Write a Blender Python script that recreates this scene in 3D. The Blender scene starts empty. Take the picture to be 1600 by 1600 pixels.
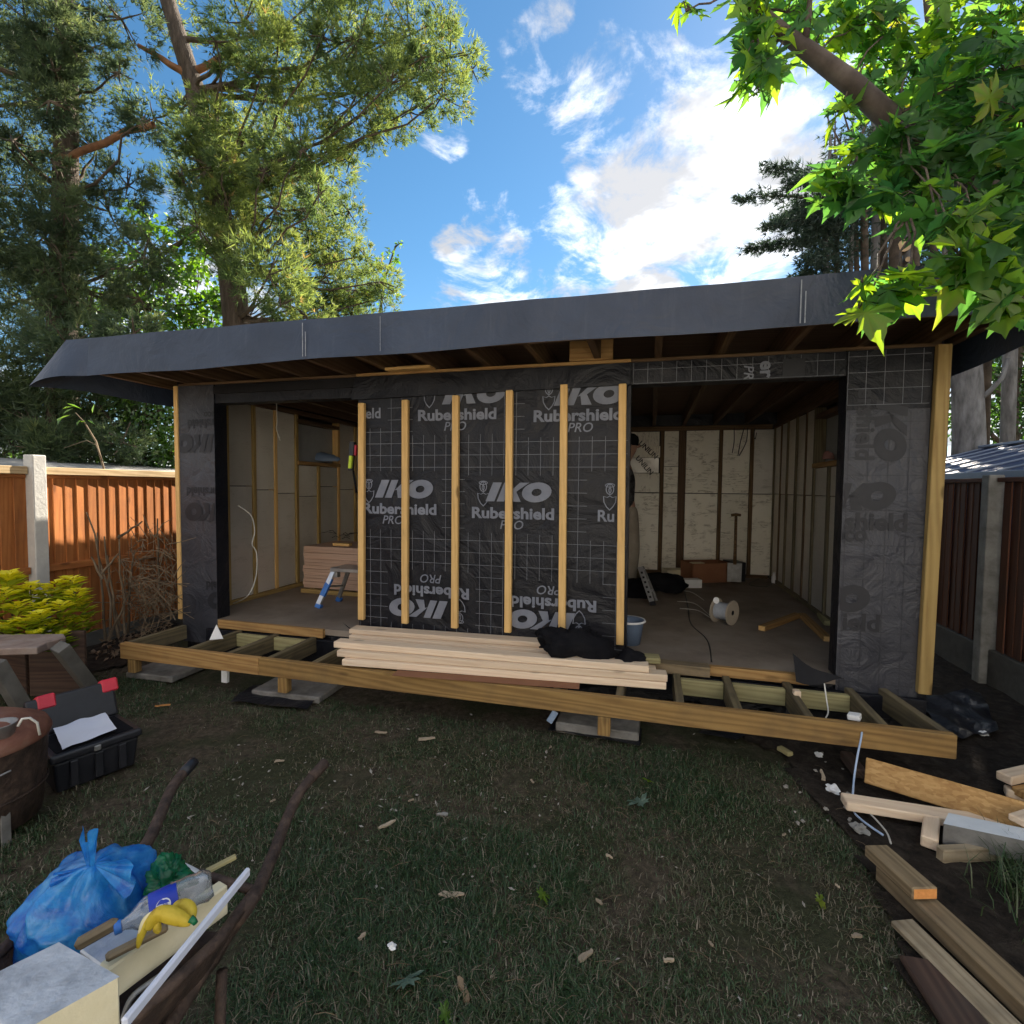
import bpy, bmesh, math, random
import numpy as np
from mathutils import Vector, Matrix, noise as mnoise

random.seed(7)
RNG = np.random.default_rng(7)
R = math.radians
SC = bpy.context.scene
COL = SC.collection

# ------------------------------------------------------------------ camera
EYE = Vector((0, 0, 1.55))
PITCH = math.atan(38 / 800)
ROLL = 0.0098
FPX = 800.0                                   # focal length for a 1600 px wide frame
_f = Vector((0, math.cos(PITCH), -math.sin(PITCH)))
_u0 = Vector((0, math.sin(PITCH), math.cos(PITCH)))
_r0 = Vector((1, 0, 0))
CR = _r0 * math.cos(ROLL) + _u0 * math.sin(ROLL)
CU = -_r0 * math.sin(ROLL) + _u0 * math.cos(ROLL)
CF = _f
cam_d = bpy.data.cameras.new('camera')
cam_d.sensor_width = 36
cam_d.lens = 18.0
cam_d.clip_start = 0.02
cam_d.clip_end = 500
cam = bpy.data.objects.new('camera', cam_d)
COL.objects.link(cam)
cam.matrix_world = Matrix(((CR.x, CU.x, -CF.x, EYE.x), (CR.y, CU.y, -CF.y, EYE.y),
                           (CR.z, CU.z, -CF.z, EYE.z), (0, 0, 0, 1)))
SC.camera = cam

def ray(px, py):
    return CF + CR * ((px - 800) / FPX) - CU * ((py - 800) / FPX)
def GP(px, py, z=0.0):                        # point of a level plane
    d = ray(px, py)
    return EYE + d * ((z - EYE.z) / d.z)
def DP(px, py, y):                            # point at distance y in front
    d = ray(px, py)
    return EYE + d * (y / d.y)

# ------------------------------------------------------------------ sun, sky, exposure
SUN_AZ, SUN_EL = R(32.0), R(37.5)             # azimuth to the right of straight ahead
sun_dir = Vector((math.sin(SUN_AZ) * math.cos(SUN_EL), math.cos(SUN_AZ) * math.cos(SUN_EL), math.sin(SUN_EL)))
SKY_STRENGTH = 0.052
EXPOSURE = 1.65
sl = bpy.data.lights.new('sun', 'SUN')
sl.energy = 5.0
sl.angle = R(0.55)
sl.color = (1.0, 0.90, 0.76)
so = bpy.data.objects.new('sun', sl)
COL.objects.link(so)
so.rotation_euler = (-sun_dir).to_track_quat('-Z', 'Y').to_euler()
so.location = (6, 8, 12)

world = bpy.data.worlds.new('World')
SC.world = world
world.use_nodes = True
def build_world():
    nt = world.node_tree
    N, L = nt.nodes, nt.links
    N.clear()
    def nd(t, **k):
        n = N.new(t)
        for a, b in k.items():
            setattr(n, a, b)
        return n
    def mth(op, a, b=None, clamp=False):
        n = nd('ShaderNodeMath', operation=op, use_clamp=clamp)
        for i, v in enumerate((a, b)):
            if v is None: continue
            if isinstance(v, (int, float)): n.inputs[i].default_value = v
            else: L.new(v, n.inputs[i])
        return n.outputs[0]
    def sstep(v, lo, hi):
        n = nd('ShaderNodeMapRange', interpolation_type='SMOOTHSTEP')
        L.new(v, n.inputs[0])
        n.inputs[1].default_value = lo; n.inputs[2].default_value = hi
        return n.outputs[0]
    out = nd('ShaderNodeOutputWorld')
    bg = nd('ShaderNodeBackground')
    bg.inputs[1].default_value = SKY_STRENGTH
    sky = nd('ShaderNodeTexSky', sky_type='NISHITA')
    sky.sun_disc = False
    sky.sun_elevation = SUN_EL
    sky.sun_rotation = SUN_AZ
    sky.air_density = 1.0
    sky.dust_density = 0.1
    sky.ozone_density = 3.0
    tc = nd('ShaderNodeTexCoord')
    d = tc.outputs['Generated']
    sep = nd('ShaderNodeSeparateXYZ'); L.new(d, sep.inputs[0])
    zz = mth('ADD', mth('MAXIMUM', sep.outputs[2], 0.0), 0.22)
    comb = nd('ShaderNodeCombineXYZ')
    L.new(mth('DIVIDE', sep.outputs[0], zz), comb.inputs[0])
    L.new(mth('DIVIDE', sep.outputs[1], zz), comb.inputs[1])
    def noise(scale, detail, rough, dist, off):
        mp = nd('ShaderNodeMapping'); L.new(comb.outputs[0], mp.inputs[0])
        mp.inputs['Location'].default_value = off
        n = nd('ShaderNodeTexNoise'); L.new(mp.outputs[0], n.inputs['Vector'])
        n.inputs['Scale'].default_value = scale; n.inputs['Detail'].default_value = detail
        n.inputs['Roughness'].default_value = rough; n.inputs['Distortion'].default_value = dist
        return n.outputs['Fac']
    fb = noise(4.2, 9, 0.66, 0.5, (3.1, 1.7, 0))
    wisp = noise(11.0, 5, 0.6, 1.2, (1.3, 4.4, 0))
    big = noise(0.95, 3, 0.5, 0.2, (0.4, 9.3, 0))
    shade = noise(4.6, 5, 0.55, 0.2, (7.7, 2.2, 0))
    # heaps of cloud standing in given directions of the sky
    heaps = [((1090, 270), 11.0, 0.67), ((1190, 310), 9.0, 0.67), ((1000, 285), 8, 0.61), ((945, 270), 5, 0.51), ((985, 180), 8, 0.43), ((1090, 160), 8, 0.42), ((1190, 200), 8, 0.51),
             ((905, 160), 5, 0.47), ((930, 210), 5, 0.47), ((900, 360), 6, 0.47), ((960, 400), 6, 0.51), ((1010, 440), 7, 0.54), ((1130, 445), 8, 0.49), ((1180, 400), 6, 0.47),
             ((828, 130), 3.6, 0.44), ((815, 62), 2.8, 0.40), ((858, 28), 2.8, 0.38), ((697, 205), 3.6, 0.43),
             ((760, 345), 5.0, 0.42), ((715, 388), 3.6, 0.49), ((800, 408), 4.6, 0.53), ((740, 470), 7, 0.47), ((880, 465), 8, 0.49),
             ((300, 520), 14, 0.47), ((1320, 120), 7, 0.34)]
    tot = None
    for (px, py), rad, w in heaps:
        c = ray(px, py).normalized()
        dp = nd('ShaderNodeVectorMath', operation='DOT_PRODUCT')
        L.new(d, dp.inputs[0]); dp.inputs[1].default_value = c
        m = mth('MULTIPLY', sstep(dp.outputs['Value'], math.cos(R(rad)), math.cos(R(rad * 0.25))), w)
        tot = m if tot is None else mth('MAXIMUM', tot, m)
    # a clear blue gap around the middle of the view
    c = ray(760, 190).normalized()
    dp = nd('ShaderNodeVectorMath', operation='DOT_PRODUCT')
    L.new(d, dp.inputs[0]); dp.inputs[1].default_value = c
    clear = mth('SUBTRACT', 1.0, sstep(dp.outputs['Value'], math.cos(R(52)), math.cos(R(34))))
    other = mth('MULTIPLY', mth('MULTIPLY', sstep(big, 0.24, 0.46), 0.66), clear)  # cloud cover out of view, thickened to add fill light
    tot = mth('MAXIMUM', tot, other)
    dens = sstep(mth('ADD', mth('ADD', mth('MULTIPLY', mth('SUBTRACT', fb, 0.5), 1.5), mth('MULTIPLY', mth('SUBTRACT', wisp, 0.5), 0.5)), tot), 0.30, 0.70)
    dens = mth('MULTIPLY', mth('MULTIPLY', dens, sstep(tot, 0.02, 0.2)), sstep(sep.outputs[2], -0.02, 0.03))
    # nearer the sun the cloud is brighter
    dp = nd('ShaderNodeVectorMath', operation='DOT_PRODUCT')
    L.new(d, dp.inputs[0]); dp.inputs[1].default_value = ray(1200, 200).normalized()
    near = sstep(dp.outputs['Value'], math.cos(R(45)), math.cos(R(6)))
    lum = mth('MULTIPLY', mth('ADD', 7.6, mth('MULTIPLY', near, 2.6)),
              mth('ADD', 0.50, mth('MULTIPLY', sstep(shade, 0.40, 0.58), 0.50)))
    cc = nd('ShaderNodeCombineXYZ')
    L.new(mth('MULTIPLY', lum, 0.98), cc.inputs[0]); L.new(lum, cc.inputs[1]); L.new(mth('MULTIPLY', lum, 1.05), cc.inputs[2])
    hs = nd('ShaderNodeHueSaturation'); L.new(sky.outputs[0], hs.inputs['Color'])
    hs.inputs['Saturation'].default_value = 1.18
    hs.inputs['Value'].default_value = 1.0
    hs.inputs['Hue'].default_value = 0.49
    mix = nd('ShaderNodeMix', data_type='RGBA')
    L.new(dens, mix.inputs[0]); L.new(hs.outputs[0], mix.inputs[6]); L.new(cc.outputs[0], mix.inputs[7])
    L.new(mix.outputs[2], bg.inputs[0])
    L.new(bg.outputs[0], out.inputs[0])
build_world()
world.cycles.sampling_method = 'MANUAL'
world.cycles.sample_map_resolution = 512
SC.view_settings.view_transform = 'Standard'
SC.view_settings.look = 'None'
SC.view_settings.exposure = EXPOSURE
SC.view_settings.gamma = 1.0
SC.view_settings.use_curve_mapping = False
SC.cycles.use_denoising = True
SC.cycles.use_adaptive_sampling = True
SC.cycles.adaptive_threshold = 0.02
SC.cycles.max_bounces = 8
SC.cycles.diffuse_bounces = 5
SC.cycles.transparent_max_bounces = 12
SC.cycles.sample_clamp_indirect = 8

# ------------------------------------------------------------------ object helpers
def tag(o, label=None, cat=None, group=None, kind=None):
    if label: o['label'] = label
    if cat: o['category'] = cat
    if group: o['group'] = group
    if kind: o['kind'] = kind
    return o
def thing(name, label, cat, loc, group=None):
    o = bpy.data.objects.new(name, None)
    COL.objects.link(o)
    o.location = loc
    o.empty_display_size = 0.1
    return tag(o, label, cat, group)
_world_loc = {}
def wloc(o):
    p = Vector((0, 0, 0))
    while o is not None:
        p = p + Vector(o.location); o = o.parent
    return p
def link_mesh(name, me, root, M):
    o = bpy.data.objects.new(name, me)
    COL.objects.link(o)
    if root is not None:
        rm = Matrix.Identity(4)
        r = root
        while r is not None:
            rm = r.matrix_basis @ rm
            r = r.parent
        o.parent = root
        o.matrix_basis = rm.inverted() @ M
    else:
        o.matrix_basis = M
    return o
def mesh_data(name, verts, faces, mats, smooth=False, mi=None, tint=None):
    me = bpy.data.meshes.new(name)
    me.from_pydata([tuple(v) for v in verts], [], faces)
    for m in (mats if isinstance(mats, (list, tuple)) else [mats]):
        me.materials.append(m)
    if smooth:
        me.polygons.foreach_set('use_smooth', [True] * len(me.polygons))
    if mi is not None:
        me.polygons.foreach_set('material_index', mi)
    if tint is not None:
        a = me.attributes.new('tint', 'FLOAT', 'POINT')
        a.data.foreach_set('value', np.asarray(tint, dtype=np.float32))
    me.update()
    return me
def mesh_obj(name, verts, faces, mat, root=None, smooth=False, mi=None, tint=None, origin=None):
    vs = [Vector(v) for v in verts]
    if origin is None:
        xs = [v.x for v in vs]; ys = [v.y for v in vs]; zs = [v.z for v in vs]
        origin = Vector(((min(xs) + max(xs)) / 2, (min(ys) + max(ys)) / 2, min(zs)))
    else:
        origin = Vector(origin)
    me = mesh_data(name, [v - origin for v in vs], faces, mat, smooth, mi, tint)
    return link_mesh(name, me, root, Matrix.Translation(origin))
def big_mesh(name, V, F, mat, root=None, tint=None, smooth=False, origin=(0, 0, 0), nside=3):
    """numpy triangles or quads -> one mesh object, quickly"""
    V = np.asarray(V, dtype=np.float32) - np.asarray(origin, dtype=np.float32)
    F = np.asarray(F, dtype=np.int32)
    me = bpy.data.meshes.new(name)
    me.vertices.add(len(V)); me.vertices.foreach_set('co', V.ravel())
    me.loops.add(F.size); me.loops.foreach_set('vertex_index', F.ravel())
    me.polygons.add(len(F))
    me.polygons.foreach_set('loop_start', np.arange(0, F.size, nside, dtype=np.int32))
    try:
        me.polygons.foreach_set('loop_total', np.full(len(F), nside, dtype=np.int32))
    except Exception:
        pass
    me.materials.append(mat)
    if tint is not None:
        a = me.attributes.new('tint', 'FLOAT', 'POINT')
        a.data.foreach_set('value', np.asarray(tint, dtype=np.float32))
    if smooth:
        me.polygons.foreach_set('use_smooth', np.ones(len(F), dtype=bool))
    me.update(calc_edges=True)
    return link_mesh(name, me, root, Matrix.Translation(Vector(origin)))

class MB:
    def __init__(s): s.v, s.f, s.m = [], [], []
    def add(s, vs, fs, m=0):
        n = len(s.v); s.v += [Vector(v) for v in vs]
        s.f += [tuple(n + i for i in f) for f in fs]; s.m += [m] * len(fs)
        return s
    def hexa(s, c, m=0):        # 8 corners: bottom 4 ccw, top 4 ccw
        return s.add(c, [(3, 2, 1, 0), (4, 5, 6, 7), (0, 1, 5, 4), (1, 2, 6, 5), (2, 3, 7, 6), (3, 0, 4, 7)], m)
    def tube(s, pts, rad, n=8, m=0, cap=True):
        pts = [Vector(p) for p in pts]
        if isinstance(rad, (int, float)): rad = [rad] * len(pts)
        base = len(s.v); t0 = None; x = None
        for i, p in enumerate(pts):
            t = (pts[min(i + 1, len(pts) - 1)] - pts[max(i - 1, 0)]).normalized()
            if x is None:
                a = Vector((0, 0, 1)) if abs(t.z) < 0.9 else Vector((1, 0, 0))
                x = t.cross(a).normalized()
            else:
                x = (x - t * x.dot(t)).normalized()
            y = t.cross(x)
            for k in range(n):
                q = 2 * math.pi * k / n
                s.v.append(p + (x * math.cos(q) + y * math.sin(q)) * rad[i])
        for i in range(len(pts) - 1):
            for k in range(n):
                a = base + i * n + k; b = base + i * n + (k + 1) % n
                s.f.append((a, b, b + n, a + n)); s.m.append(m)
        if cap:
            s.f.append(tuple(base + k for k in reversed(range(n)))); s.m.append(m)
            e = base + (len(pts) - 1) * n
            s.f.append(tuple(e + k for k in range(n))); s.m.append(m)
        return s
    def lathe(s, c, prof, n=24, m=0, axis=None, capt=False, capb=False):
        c = Vector(c); base = len(s.v)
        ax = Vector(axis).normalized() if axis is not None else Vector((0, 0, 1))
        a = Vector((1, 0, 0)) if abs(ax.x) < 0.9 else Vector((0, 1, 0))
        x = ax.cross(a).normalized(); y = ax.cross(x)
        for r, h in prof:
            for k in range(n):
                q = 2 * math.pi * k / n
                s.v.append(c + ax * h + (x * math.cos(q) + y * math.sin(q)) * r)
        for i in range(len(prof) - 1):
            for k in range(n):
                p = base + i * n + k; q = base + i * n + (k + 1) % n
                s.f.append((p, q, q + n, p + n)); s.m.append(m)
        if capb: s.f.append(tuple(base + k for k in reversed(range(n)))); s.m.append(m)
        if capt:
            e = base + (len(prof) - 1) * n
            s.f.append(tuple(e + k for k in range(n))); s.m.append(m)
        return s
    def sheet(s, fn, nu, nv, m=0):
        base = len(s.v)
        for j in range(nv + 1):
            for i in range(nu + 1):
                s.v.append(Vector(fn(i / nu, j / nv)))
        for j in range(nv):
            for i in range(nu):
                a = base + j * (nu + 1) + i
                s.f.append((a, a + 1, a + nu + 2, a + nu + 1)); s.m.append(m)
        return s
    def build(s, name, mat, root=None, smooth=False, origin=None):
        multi = isinstance(mat, (list, tuple))
        return mesh_obj(name, s.v, s.f, mat, root, smooth, s.m if multi else None, None, origin)

_tcache = {}
def cham_box(L, w, h, c, mat, endmat=None):
    key = (round(L, 3), round(w, 4), round(h, 4), round(c, 4), mat.name, endmat.name if endmat else '')
    if key in _tcache: return _tcache[key]
    bm = bmesh.new()
    bmesh.ops.create_cube(bm, size=1.0)
    for v in bm.verts: v.co = Vector((v.co.x * L, v.co.y * w, v.co.z * h))
    if c > 0:
        bmesh.ops.bevel(bm, geom=list(bm.edges), offset=min(c, w * 0.3, h * 0.3), segments=1, affect='EDGES')
    me = bpy.data.meshes.new('timber')
    me.materials.append(mat)
    if endmat:
        me.materials.append(endmat)
        bm.normal_update()
        for f in bm.faces:
            if abs(f.normal.x) > 0.9: f.material_index = 1
    bm.to_mesh(me); bm.free()
    _tcache[key] = me
    return me
def timber(name, p0, p1, w, h, mat, root=None, up=(0, 0, 1), c=0.004, endmat=None, share=None):
    """a sawn piece with its axis from p0 to p1; w across, h along up"""
    p0, p1 = Vector(p0), Vector(p1)
    x = (p1 - p0); L = x.length; x.normalize()
    up = Vector(up); z = (up - x * up.dot(x)).normalized(); y = z.cross(x)
    if share: L = share
    me = cham_box(L, w, h, c, mat, endmat)
    m = (p0 + p1) / 2
    M = Matrix(((x.x, y.x, z.x, m.x), (x.y, y.y, z.y, m.y), (x.z, y.z, z.z, m.z), (0, 0, 0, 1)))
    return link_mesh(name, me, root, M)

# ------------------------------------------------------------------ material helpers
class NT:
    def __init__(s, name):
        s.mat = bpy.data.materials.new(name); s.mat.use_nodes = True
        s.t = s.mat.node_tree; s.t.nodes.clear()
        s.out = s.n('ShaderNodeOutputMaterial')
    def n(s, t, **k):
        o = s.t.nodes.new(t)
        for a, b in k.items(): setattr(o, a, b)
        return o
    def l(s, a, b): s.t.links.new(a, b)
    def set(s, node, key, v):
        if v is None: return
        if hasattr(v, 'is_output') or isinstance(v, bpy.types.NodeSocket): s.l(v, node.inputs[key])
        else: node.inputs[key].default_value = v
    def coords(s, scale=(1, 1, 1), rnd=True, kind='Object'):
        tc = s.n('ShaderNodeTexCoord'); mp = s.n('ShaderNodeMapping')
        mp.inputs['Scale'].default_value = scale
        if rnd:
            oi = s.n('ShaderNodeObjectInfo')
            mu = s.n('ShaderNodeMath', operation='MULTIPLY'); s.l(oi.outputs['Random'], mu.inputs[0]); mu.inputs[1].default_value = 37.0
            ad = s.n('ShaderNodeVectorMath', operation='ADD')
            s.l(tc.outputs[kind], ad.inputs[0]); s.l(mu.outputs[0], ad.inputs[1])
            s.l(ad.outputs[0], mp.inputs[0])
        else:
            s.l(tc.outputs[kind], mp.inputs[0])
        return mp.outputs[0]
    def noise(s, vec, scale, detail=4, rough=0.55, dist=0.0):
        o = s.n('ShaderNodeTexNoise'); s.l(vec, o.inputs['Vector'])
        o.inputs['Scale'].default_value = scale; o.inputs['Detail'].default_value = detail
        o.inputs['Roughness'].default_value = rough; o.inputs['Distortion'].default_value = dist
        return o.outputs['Fac']
    def math(s, op, a, b=None, clamp=False):
        o = s.n('ShaderNodeMath', operation=op, use_clamp=clamp)
        s.set(o, 0, a)
        if b is not None: s.set(o, 1, b)
        return o.outputs[0]
    def step(s, v, lo, hi):
        o = s.n('ShaderNodeMapRange', interpolation_type='SMOOTHSTEP'); s.l(v, o.inputs[0])
        o.inputs[1].default_value = lo; o.inputs[2].default_value = hi
        return o.outputs[0]
    def ramp(s, fac, cols, pos=None):
        o = s.n('ShaderNodeValToRGB'); s.l(fac, o.inputs[0])
        e = o.color_ramp.elements
        n = len(cols)
        for i, c in enumerate(cols):
            p = pos[i] if pos else 0.3 + 0.4 * i / max(1, n - 1)
            if i < 2: el = e[i]; el.position = p
            else: el = e.new(p)
            el.color = (*c, 1)
        return o.outputs[0]
    def mix(s, f, a, b, mode='MIX'):
        o = s.n('ShaderNodeMix', data_type='RGBA', blend_type=mode)
        s.set(o, 0, f)
        for i, v in ((6, a), (7, b)):
            if isinstance(v, tuple): o.inputs[i].default_value = (*v, 1) if len(v) == 3 else v
            else: s.l(v, o.inputs[i])
        return o.outputs[2]
    def bump(s, h, strength, dist=0.01):
        o = s.n('ShaderNodeBump'); o.inputs['Strength'].default_value = strength
        o.inputs['Distance'].default_value = dist; s.l(h, o.inputs['Height'])
        return o.outputs[0]
    def principled(s, col, rough=0.7, metal=0.0, spec=0.4, normal=None, **k):
        p = s.n('ShaderNodeBsdfPrincipled')
        s.set(p, 'Base Color', (*col, 1) if isinstance(col, tuple) else col)
        s.set(p, 'Roughness', rough); s.set(p, 'Metallic', metal); s.set(p, 'Specular IOR Level', spec)
        if normal is not None: s.l(normal, p.inputs['Normal'])
        for a, b in k.items(): s.set(p, a.replace('_', ' '), b)
        return p.outputs[0]
    def done(s, sh): s.l(sh, s.out.inputs[0]); return s.mat

def basic(name, cols, scale=6, rough=0.75, metal=0.0, spec=0.4, bump=0.3, bdist=0.01, detail=5, stretch=(1, 1, 1), var=0.12, bscale=None, rnd=True, pos=None):
    t = NT(name)
    c = t.coords(stretch, rnd)
    f = t.noise(c, scale, detail, 0.6, 0.2)
    col = t.ramp(f, cols, pos)
    if var:
        oi = t.n('ShaderNodeObjectInfo')
        v = t.math('ADD', t.math('MULTIPLY', oi.outputs['Random'], 2 * var), 1 - var)
        h = t.n('ShaderNodeHueSaturation'); t.l(col, h.inputs['Color']); t.l(v, h.inputs['Value'])
        col = h.outputs[0]
    nrm = None
    if bump:
        nrm = t.bump(t.noise(c, bscale or scale * 3, 4), bump, bdist)
    return t.done(t.principled(col, rough, metal, spec, nrm))

def wood(name, light, mid, dark, grain=1.0, knots=0.0, rough=0.72, dirt=0.0, dirtcol=(0.05, 0.045, 0.04), var=0.10, bump=0.25, bands=0.5):
    t = NT(name)
    base = t.coords((1, 1, 1))
    def mapped(sc):
        m = t.n('ShaderNodeMapping'); m.inputs['Scale'].default_value = sc; t.l(base, m.inputs[0]); return m.outputs[0]
    g1 = t.math('ADD', t.math('MULTIPLY', t.noise(mapped((2.2, 62 * grain, 62 * grain)), 2.2, 6, 0.65, 0.7), .55), t.math('MULTIPLY', t.noise(mapped((1.1, 9, 9)), 2.0, 5, 0.6, 0.9), .45))
    w = t.n('ShaderNodeTexWave', wave_type='BANDS', bands_direction='DIAGONAL')
    t.l(mapped((0.35, 6.5 * grain, 6.5 * grain)), w.inputs['Vector'])
    w.inputs['Scale'].default_value = 2.6; w.inputs['Distortion'].default_value = 11.0
    w.inputs['Detail'].default_value = 2.0; w.inputs['Detail Scale'].default_value = 0.7
    f = t.math('ADD', t.math('MULTIPLY', g1, 1 - bands * 0.6), t.math('MULTIPLY', w.outputs['Fac'], bands * 0.6))
    col = t.ramp(f, [dark, mid, light], [0.18, 0.48, 0.82])
    if knots:
        vo = t.n('ShaderNodeTexVoronoi'); t.l(mapped((2.6, 7.5, 7.5)), vo.inputs['Vector']); vo.inputs['Scale'].default_value = 1.0
        k = t.math('SUBTRACT', 1.0, t.step(vo.outputs['Distance'], 0.06, 0.16))
        col = t.mix(t.math('MULTIPLY', k, knots), col, tuple(x * 0.35 for x in dark))
    if dirt:
        dn = t.step(t.noise(base, 4.0, 6, 0.65), 0.42, 0.72)
        col = t.mix(t.math('MULTIPLY', dn, dirt), col, dirtcol)
    oi = t.n('ShaderNodeObjectInfo')
    v = t.math('ADD', t.math('MULTIPLY', oi.outputs['Random'], 2 * var), 1 - var)
    h = t.n('ShaderNodeHueSaturation'); t.l(col, h.inputs['Color']); t.l(v, h.inputs['Value'])
    nrm = t.bump(g1, bump, 0.004)
    return t.done(t.principled(h.outputs[0], rough, 0, 0.3, nrm))

def leafmat(name, cols, pos, transl=0.42, gloss=0.10, rough=0.4, tcol=None):
    t = NT(name)
    at = t.n('ShaderNodeAttribute'); at.attribute_name = 'tint'
    col = t.ramp(at.outputs['Fac'], cols, pos)
    d = t.n('ShaderNodeBsdfDiffuse'); t.l(col, d.inputs[0])
    tr = t.n('ShaderNodeBsdfTranslucent')
    hs = t.n('ShaderNodeHueSaturation'); t.l(col, hs.inputs['Color'])
    hs.inputs['Saturation'].default_value = 1.15; hs.inputs['Value'].default_value = tcol or 1.7
    hs.inputs['Hue'].default_value = 0.485
    t.l(hs.outputs[0], tr.inputs[0])
    m = t.n('ShaderNodeMixShader'); m.inputs[0].default_value = transl
    t.l(d.outputs[0], m.inputs[1]); t.l(tr.outputs[0], m.inputs[2])
    g = t.n('ShaderNodeBsdfGlossy'); g.inputs['Roughness'].default_value = rough
    m2 = t.n('ShaderNodeMixShader'); m2.inputs[0].default_value = gloss
    t.l(m.outputs[0], m2.inputs[1]); t.l(g.outputs[0], m2.inputs[2])
    return t.done(m2.outputs[0])

# ------------------------------------------------------------------ materials
M = {}
M['batten'] = wood('batten wood', (0.84, 0.57, 0.25), (0.74, 0.47, 0.18), (0.50, 0.28, 0.09), 0.8, 0.7, bands=0.25, dirt=0.12)
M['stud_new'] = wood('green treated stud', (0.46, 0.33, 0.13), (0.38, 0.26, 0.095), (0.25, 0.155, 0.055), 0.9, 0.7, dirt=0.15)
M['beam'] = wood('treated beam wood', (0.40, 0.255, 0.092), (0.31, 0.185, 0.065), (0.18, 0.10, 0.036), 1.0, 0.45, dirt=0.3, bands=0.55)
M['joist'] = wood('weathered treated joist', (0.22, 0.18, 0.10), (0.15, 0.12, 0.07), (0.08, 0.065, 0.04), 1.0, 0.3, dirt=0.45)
M['nogging'] = wood('pale green treated wood', (0.44, 0.40, 0.20), (0.36, 0.32, 0.16), (0.24, 0.2, 0.1), 1.0, 0.5, dirt=0.15)
M['pse'] = wood('planed pale timber', (0.84, 0.70, 0.54), (0.76, 0.60, 0.44), (0.60, 0.42, 0.28), 1.0, 0.5, bands=0.3, rough=0.6)
M['sill'] = wood('orange sill timber', (0.48, 0.30, 0.12), (0.38, 0.22, 0.08), (0.22, 0.11, 0.04), 1.0, 0.4, dirt=0.2)
M['dark_stud'] = wood('dark brown stud', (0.20, 0.125, 0.065), (0.13, 0.08, 0.04), (0.07, 0.04, 0.02), 1.0, 0.3)
M['roof_wood'] = wood('roof timber', (0.16, 0.10, 0.06), (0.115, 0.07, 0.04), (0.06, 0.036, 0.02), 1.0, 0.3)
M['old_wood'] = wood('weathered grey brown wood', (0.30, 0.23, 0.14), (0.21, 0.155, 0.09), (0.11, 0.08, 0.05), 1.1, 0.3, dirt=0.4)
M['plank_grey'] = wood('pale weathered plank', (0.46, 0.39, 0.28), (0.37, 0.30, 0.20), (0.22, 0.165, 0.10), 1.0, 0.4, dirt=0.4)
M['dark_board'] = wood('dark stained board', (0.10, 0.06, 0.045), (0.065, 0.04, 0.03), (0.035, 0.02, 0.017), 1.0, 0.2, dirt=0.5)
M['orange_end'] = basic('orange cut end', [(0.55, 0.22, 0.06), (0.72, 0.32, 0.10)], 40)
M['fence'] = wood('orange brown fence wood', (0.52, 0.215, 0.066), (0.42, 0.15, 0.043), (0.22, 0.072, 0.02), 0.7, 0.6, dirt=0.25, bands=0.3, var=0.2)
M['fence_cap'] = wood('pale fence rail', (0.68, 0.52, 0.32), (0.56, 0.41, 0.23), (0.36, 0.24, 0.12), 0.8, 0.4, dirt=0.2)
M['fence_dark'] = wood('red brown fence wood', (0.17, 0.07, 0.04), (0.12, 0.048, 0.027), (0.06, 0.025, 0.015), 0.7, 0.2, dirt=0.35, bands=0.3, var=0.2)
M['ply'] = wood('plywood edge', (0.66, 0.48, 0.38), (0.56, 0.38, 0.29), (0.40, 0.25, 0.18), 3.0, 0.0, var=0.14)
M['ply_face'] = wood('dusty plywood face', (0.22, 0.15, 0.11), (0.17, 0.11, 0.08), (0.10, 0.065, 0.05), 0.6, 0.1)
def osb_mat():
    t = NT('oriented strand board')
    c = t.coords((1, 2.2, 2.2))
    v = t.n('ShaderNodeTexVoronoi'); t.l(c, v.inputs['Vector']); v.inputs['Scale'].default_value = 42
    sep = t.n('ShaderNodeSeparateColor'); t.l(v.outputs['Color'], sep.inputs[0])
    f = t.math('ADD', t.math('MULTIPLY', sep.outputs[0], 0.5), t.math('MULTIPLY', t.noise(c, 9, 6, 0.6, 1.0), 0.5))
    col = t.ramp(f, [(0.36, 0.195, 0.07), (0.46, 0.27, 0.10), (0.56, 0.35, 0.145)], [0.2, 0.5, 0.8])
    return t.done(t.principled(col, 0.65, 0, 0.3, t.bump(sep.outputs[1], 0.25, 0.003)))
M['osb'] = osb_mat()
def rubber_mat():
    t = NT('grey roofing rubber')
    c = t.coords((1, 1, 1))
    f = t.noise(c, 2.5, 6, 0.6)
    f2 = t.noise(c, 60, 3, 0.6)
    col = t.ramp(f, [(0.025, 0.037, 0.066), (0.042, 0.059, 0.098)], [0.35, 0.7])
    ms = t.n('ShaderNodeMapping'); ms.inputs['Scale'].default_value = (9, 9, .7); t.l(c, ms.inputs[0])
    col = t.mix(t.math('MULTIPLY', t.step(t.noise(ms.outputs[0], 2.0, 5, .65), .55, .8), .35), col, (.075, .095, .13))
    col = t.mix(t.math('MULTIPLY', t.step(f2, 0.66, 0.8), 0.12), col, (0.2, 0.21, 0.22))
    return t.done(t.principled(col, 0.5, 0, 0.5, t.bump(t.math('ADD', t.math('MULTIPLY', f2, .05), t.noise(c, 3.2, 4, .55, .8)), 0.8, 0.03)))
M['rubber'] = rubber_mat()
M['rubber_back'] = basic('black rubber underside', [(0.012, 0.012, 0.014), (0.02, 0.02, 0.023)], 5, 0.8, spec=0.2)
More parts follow.
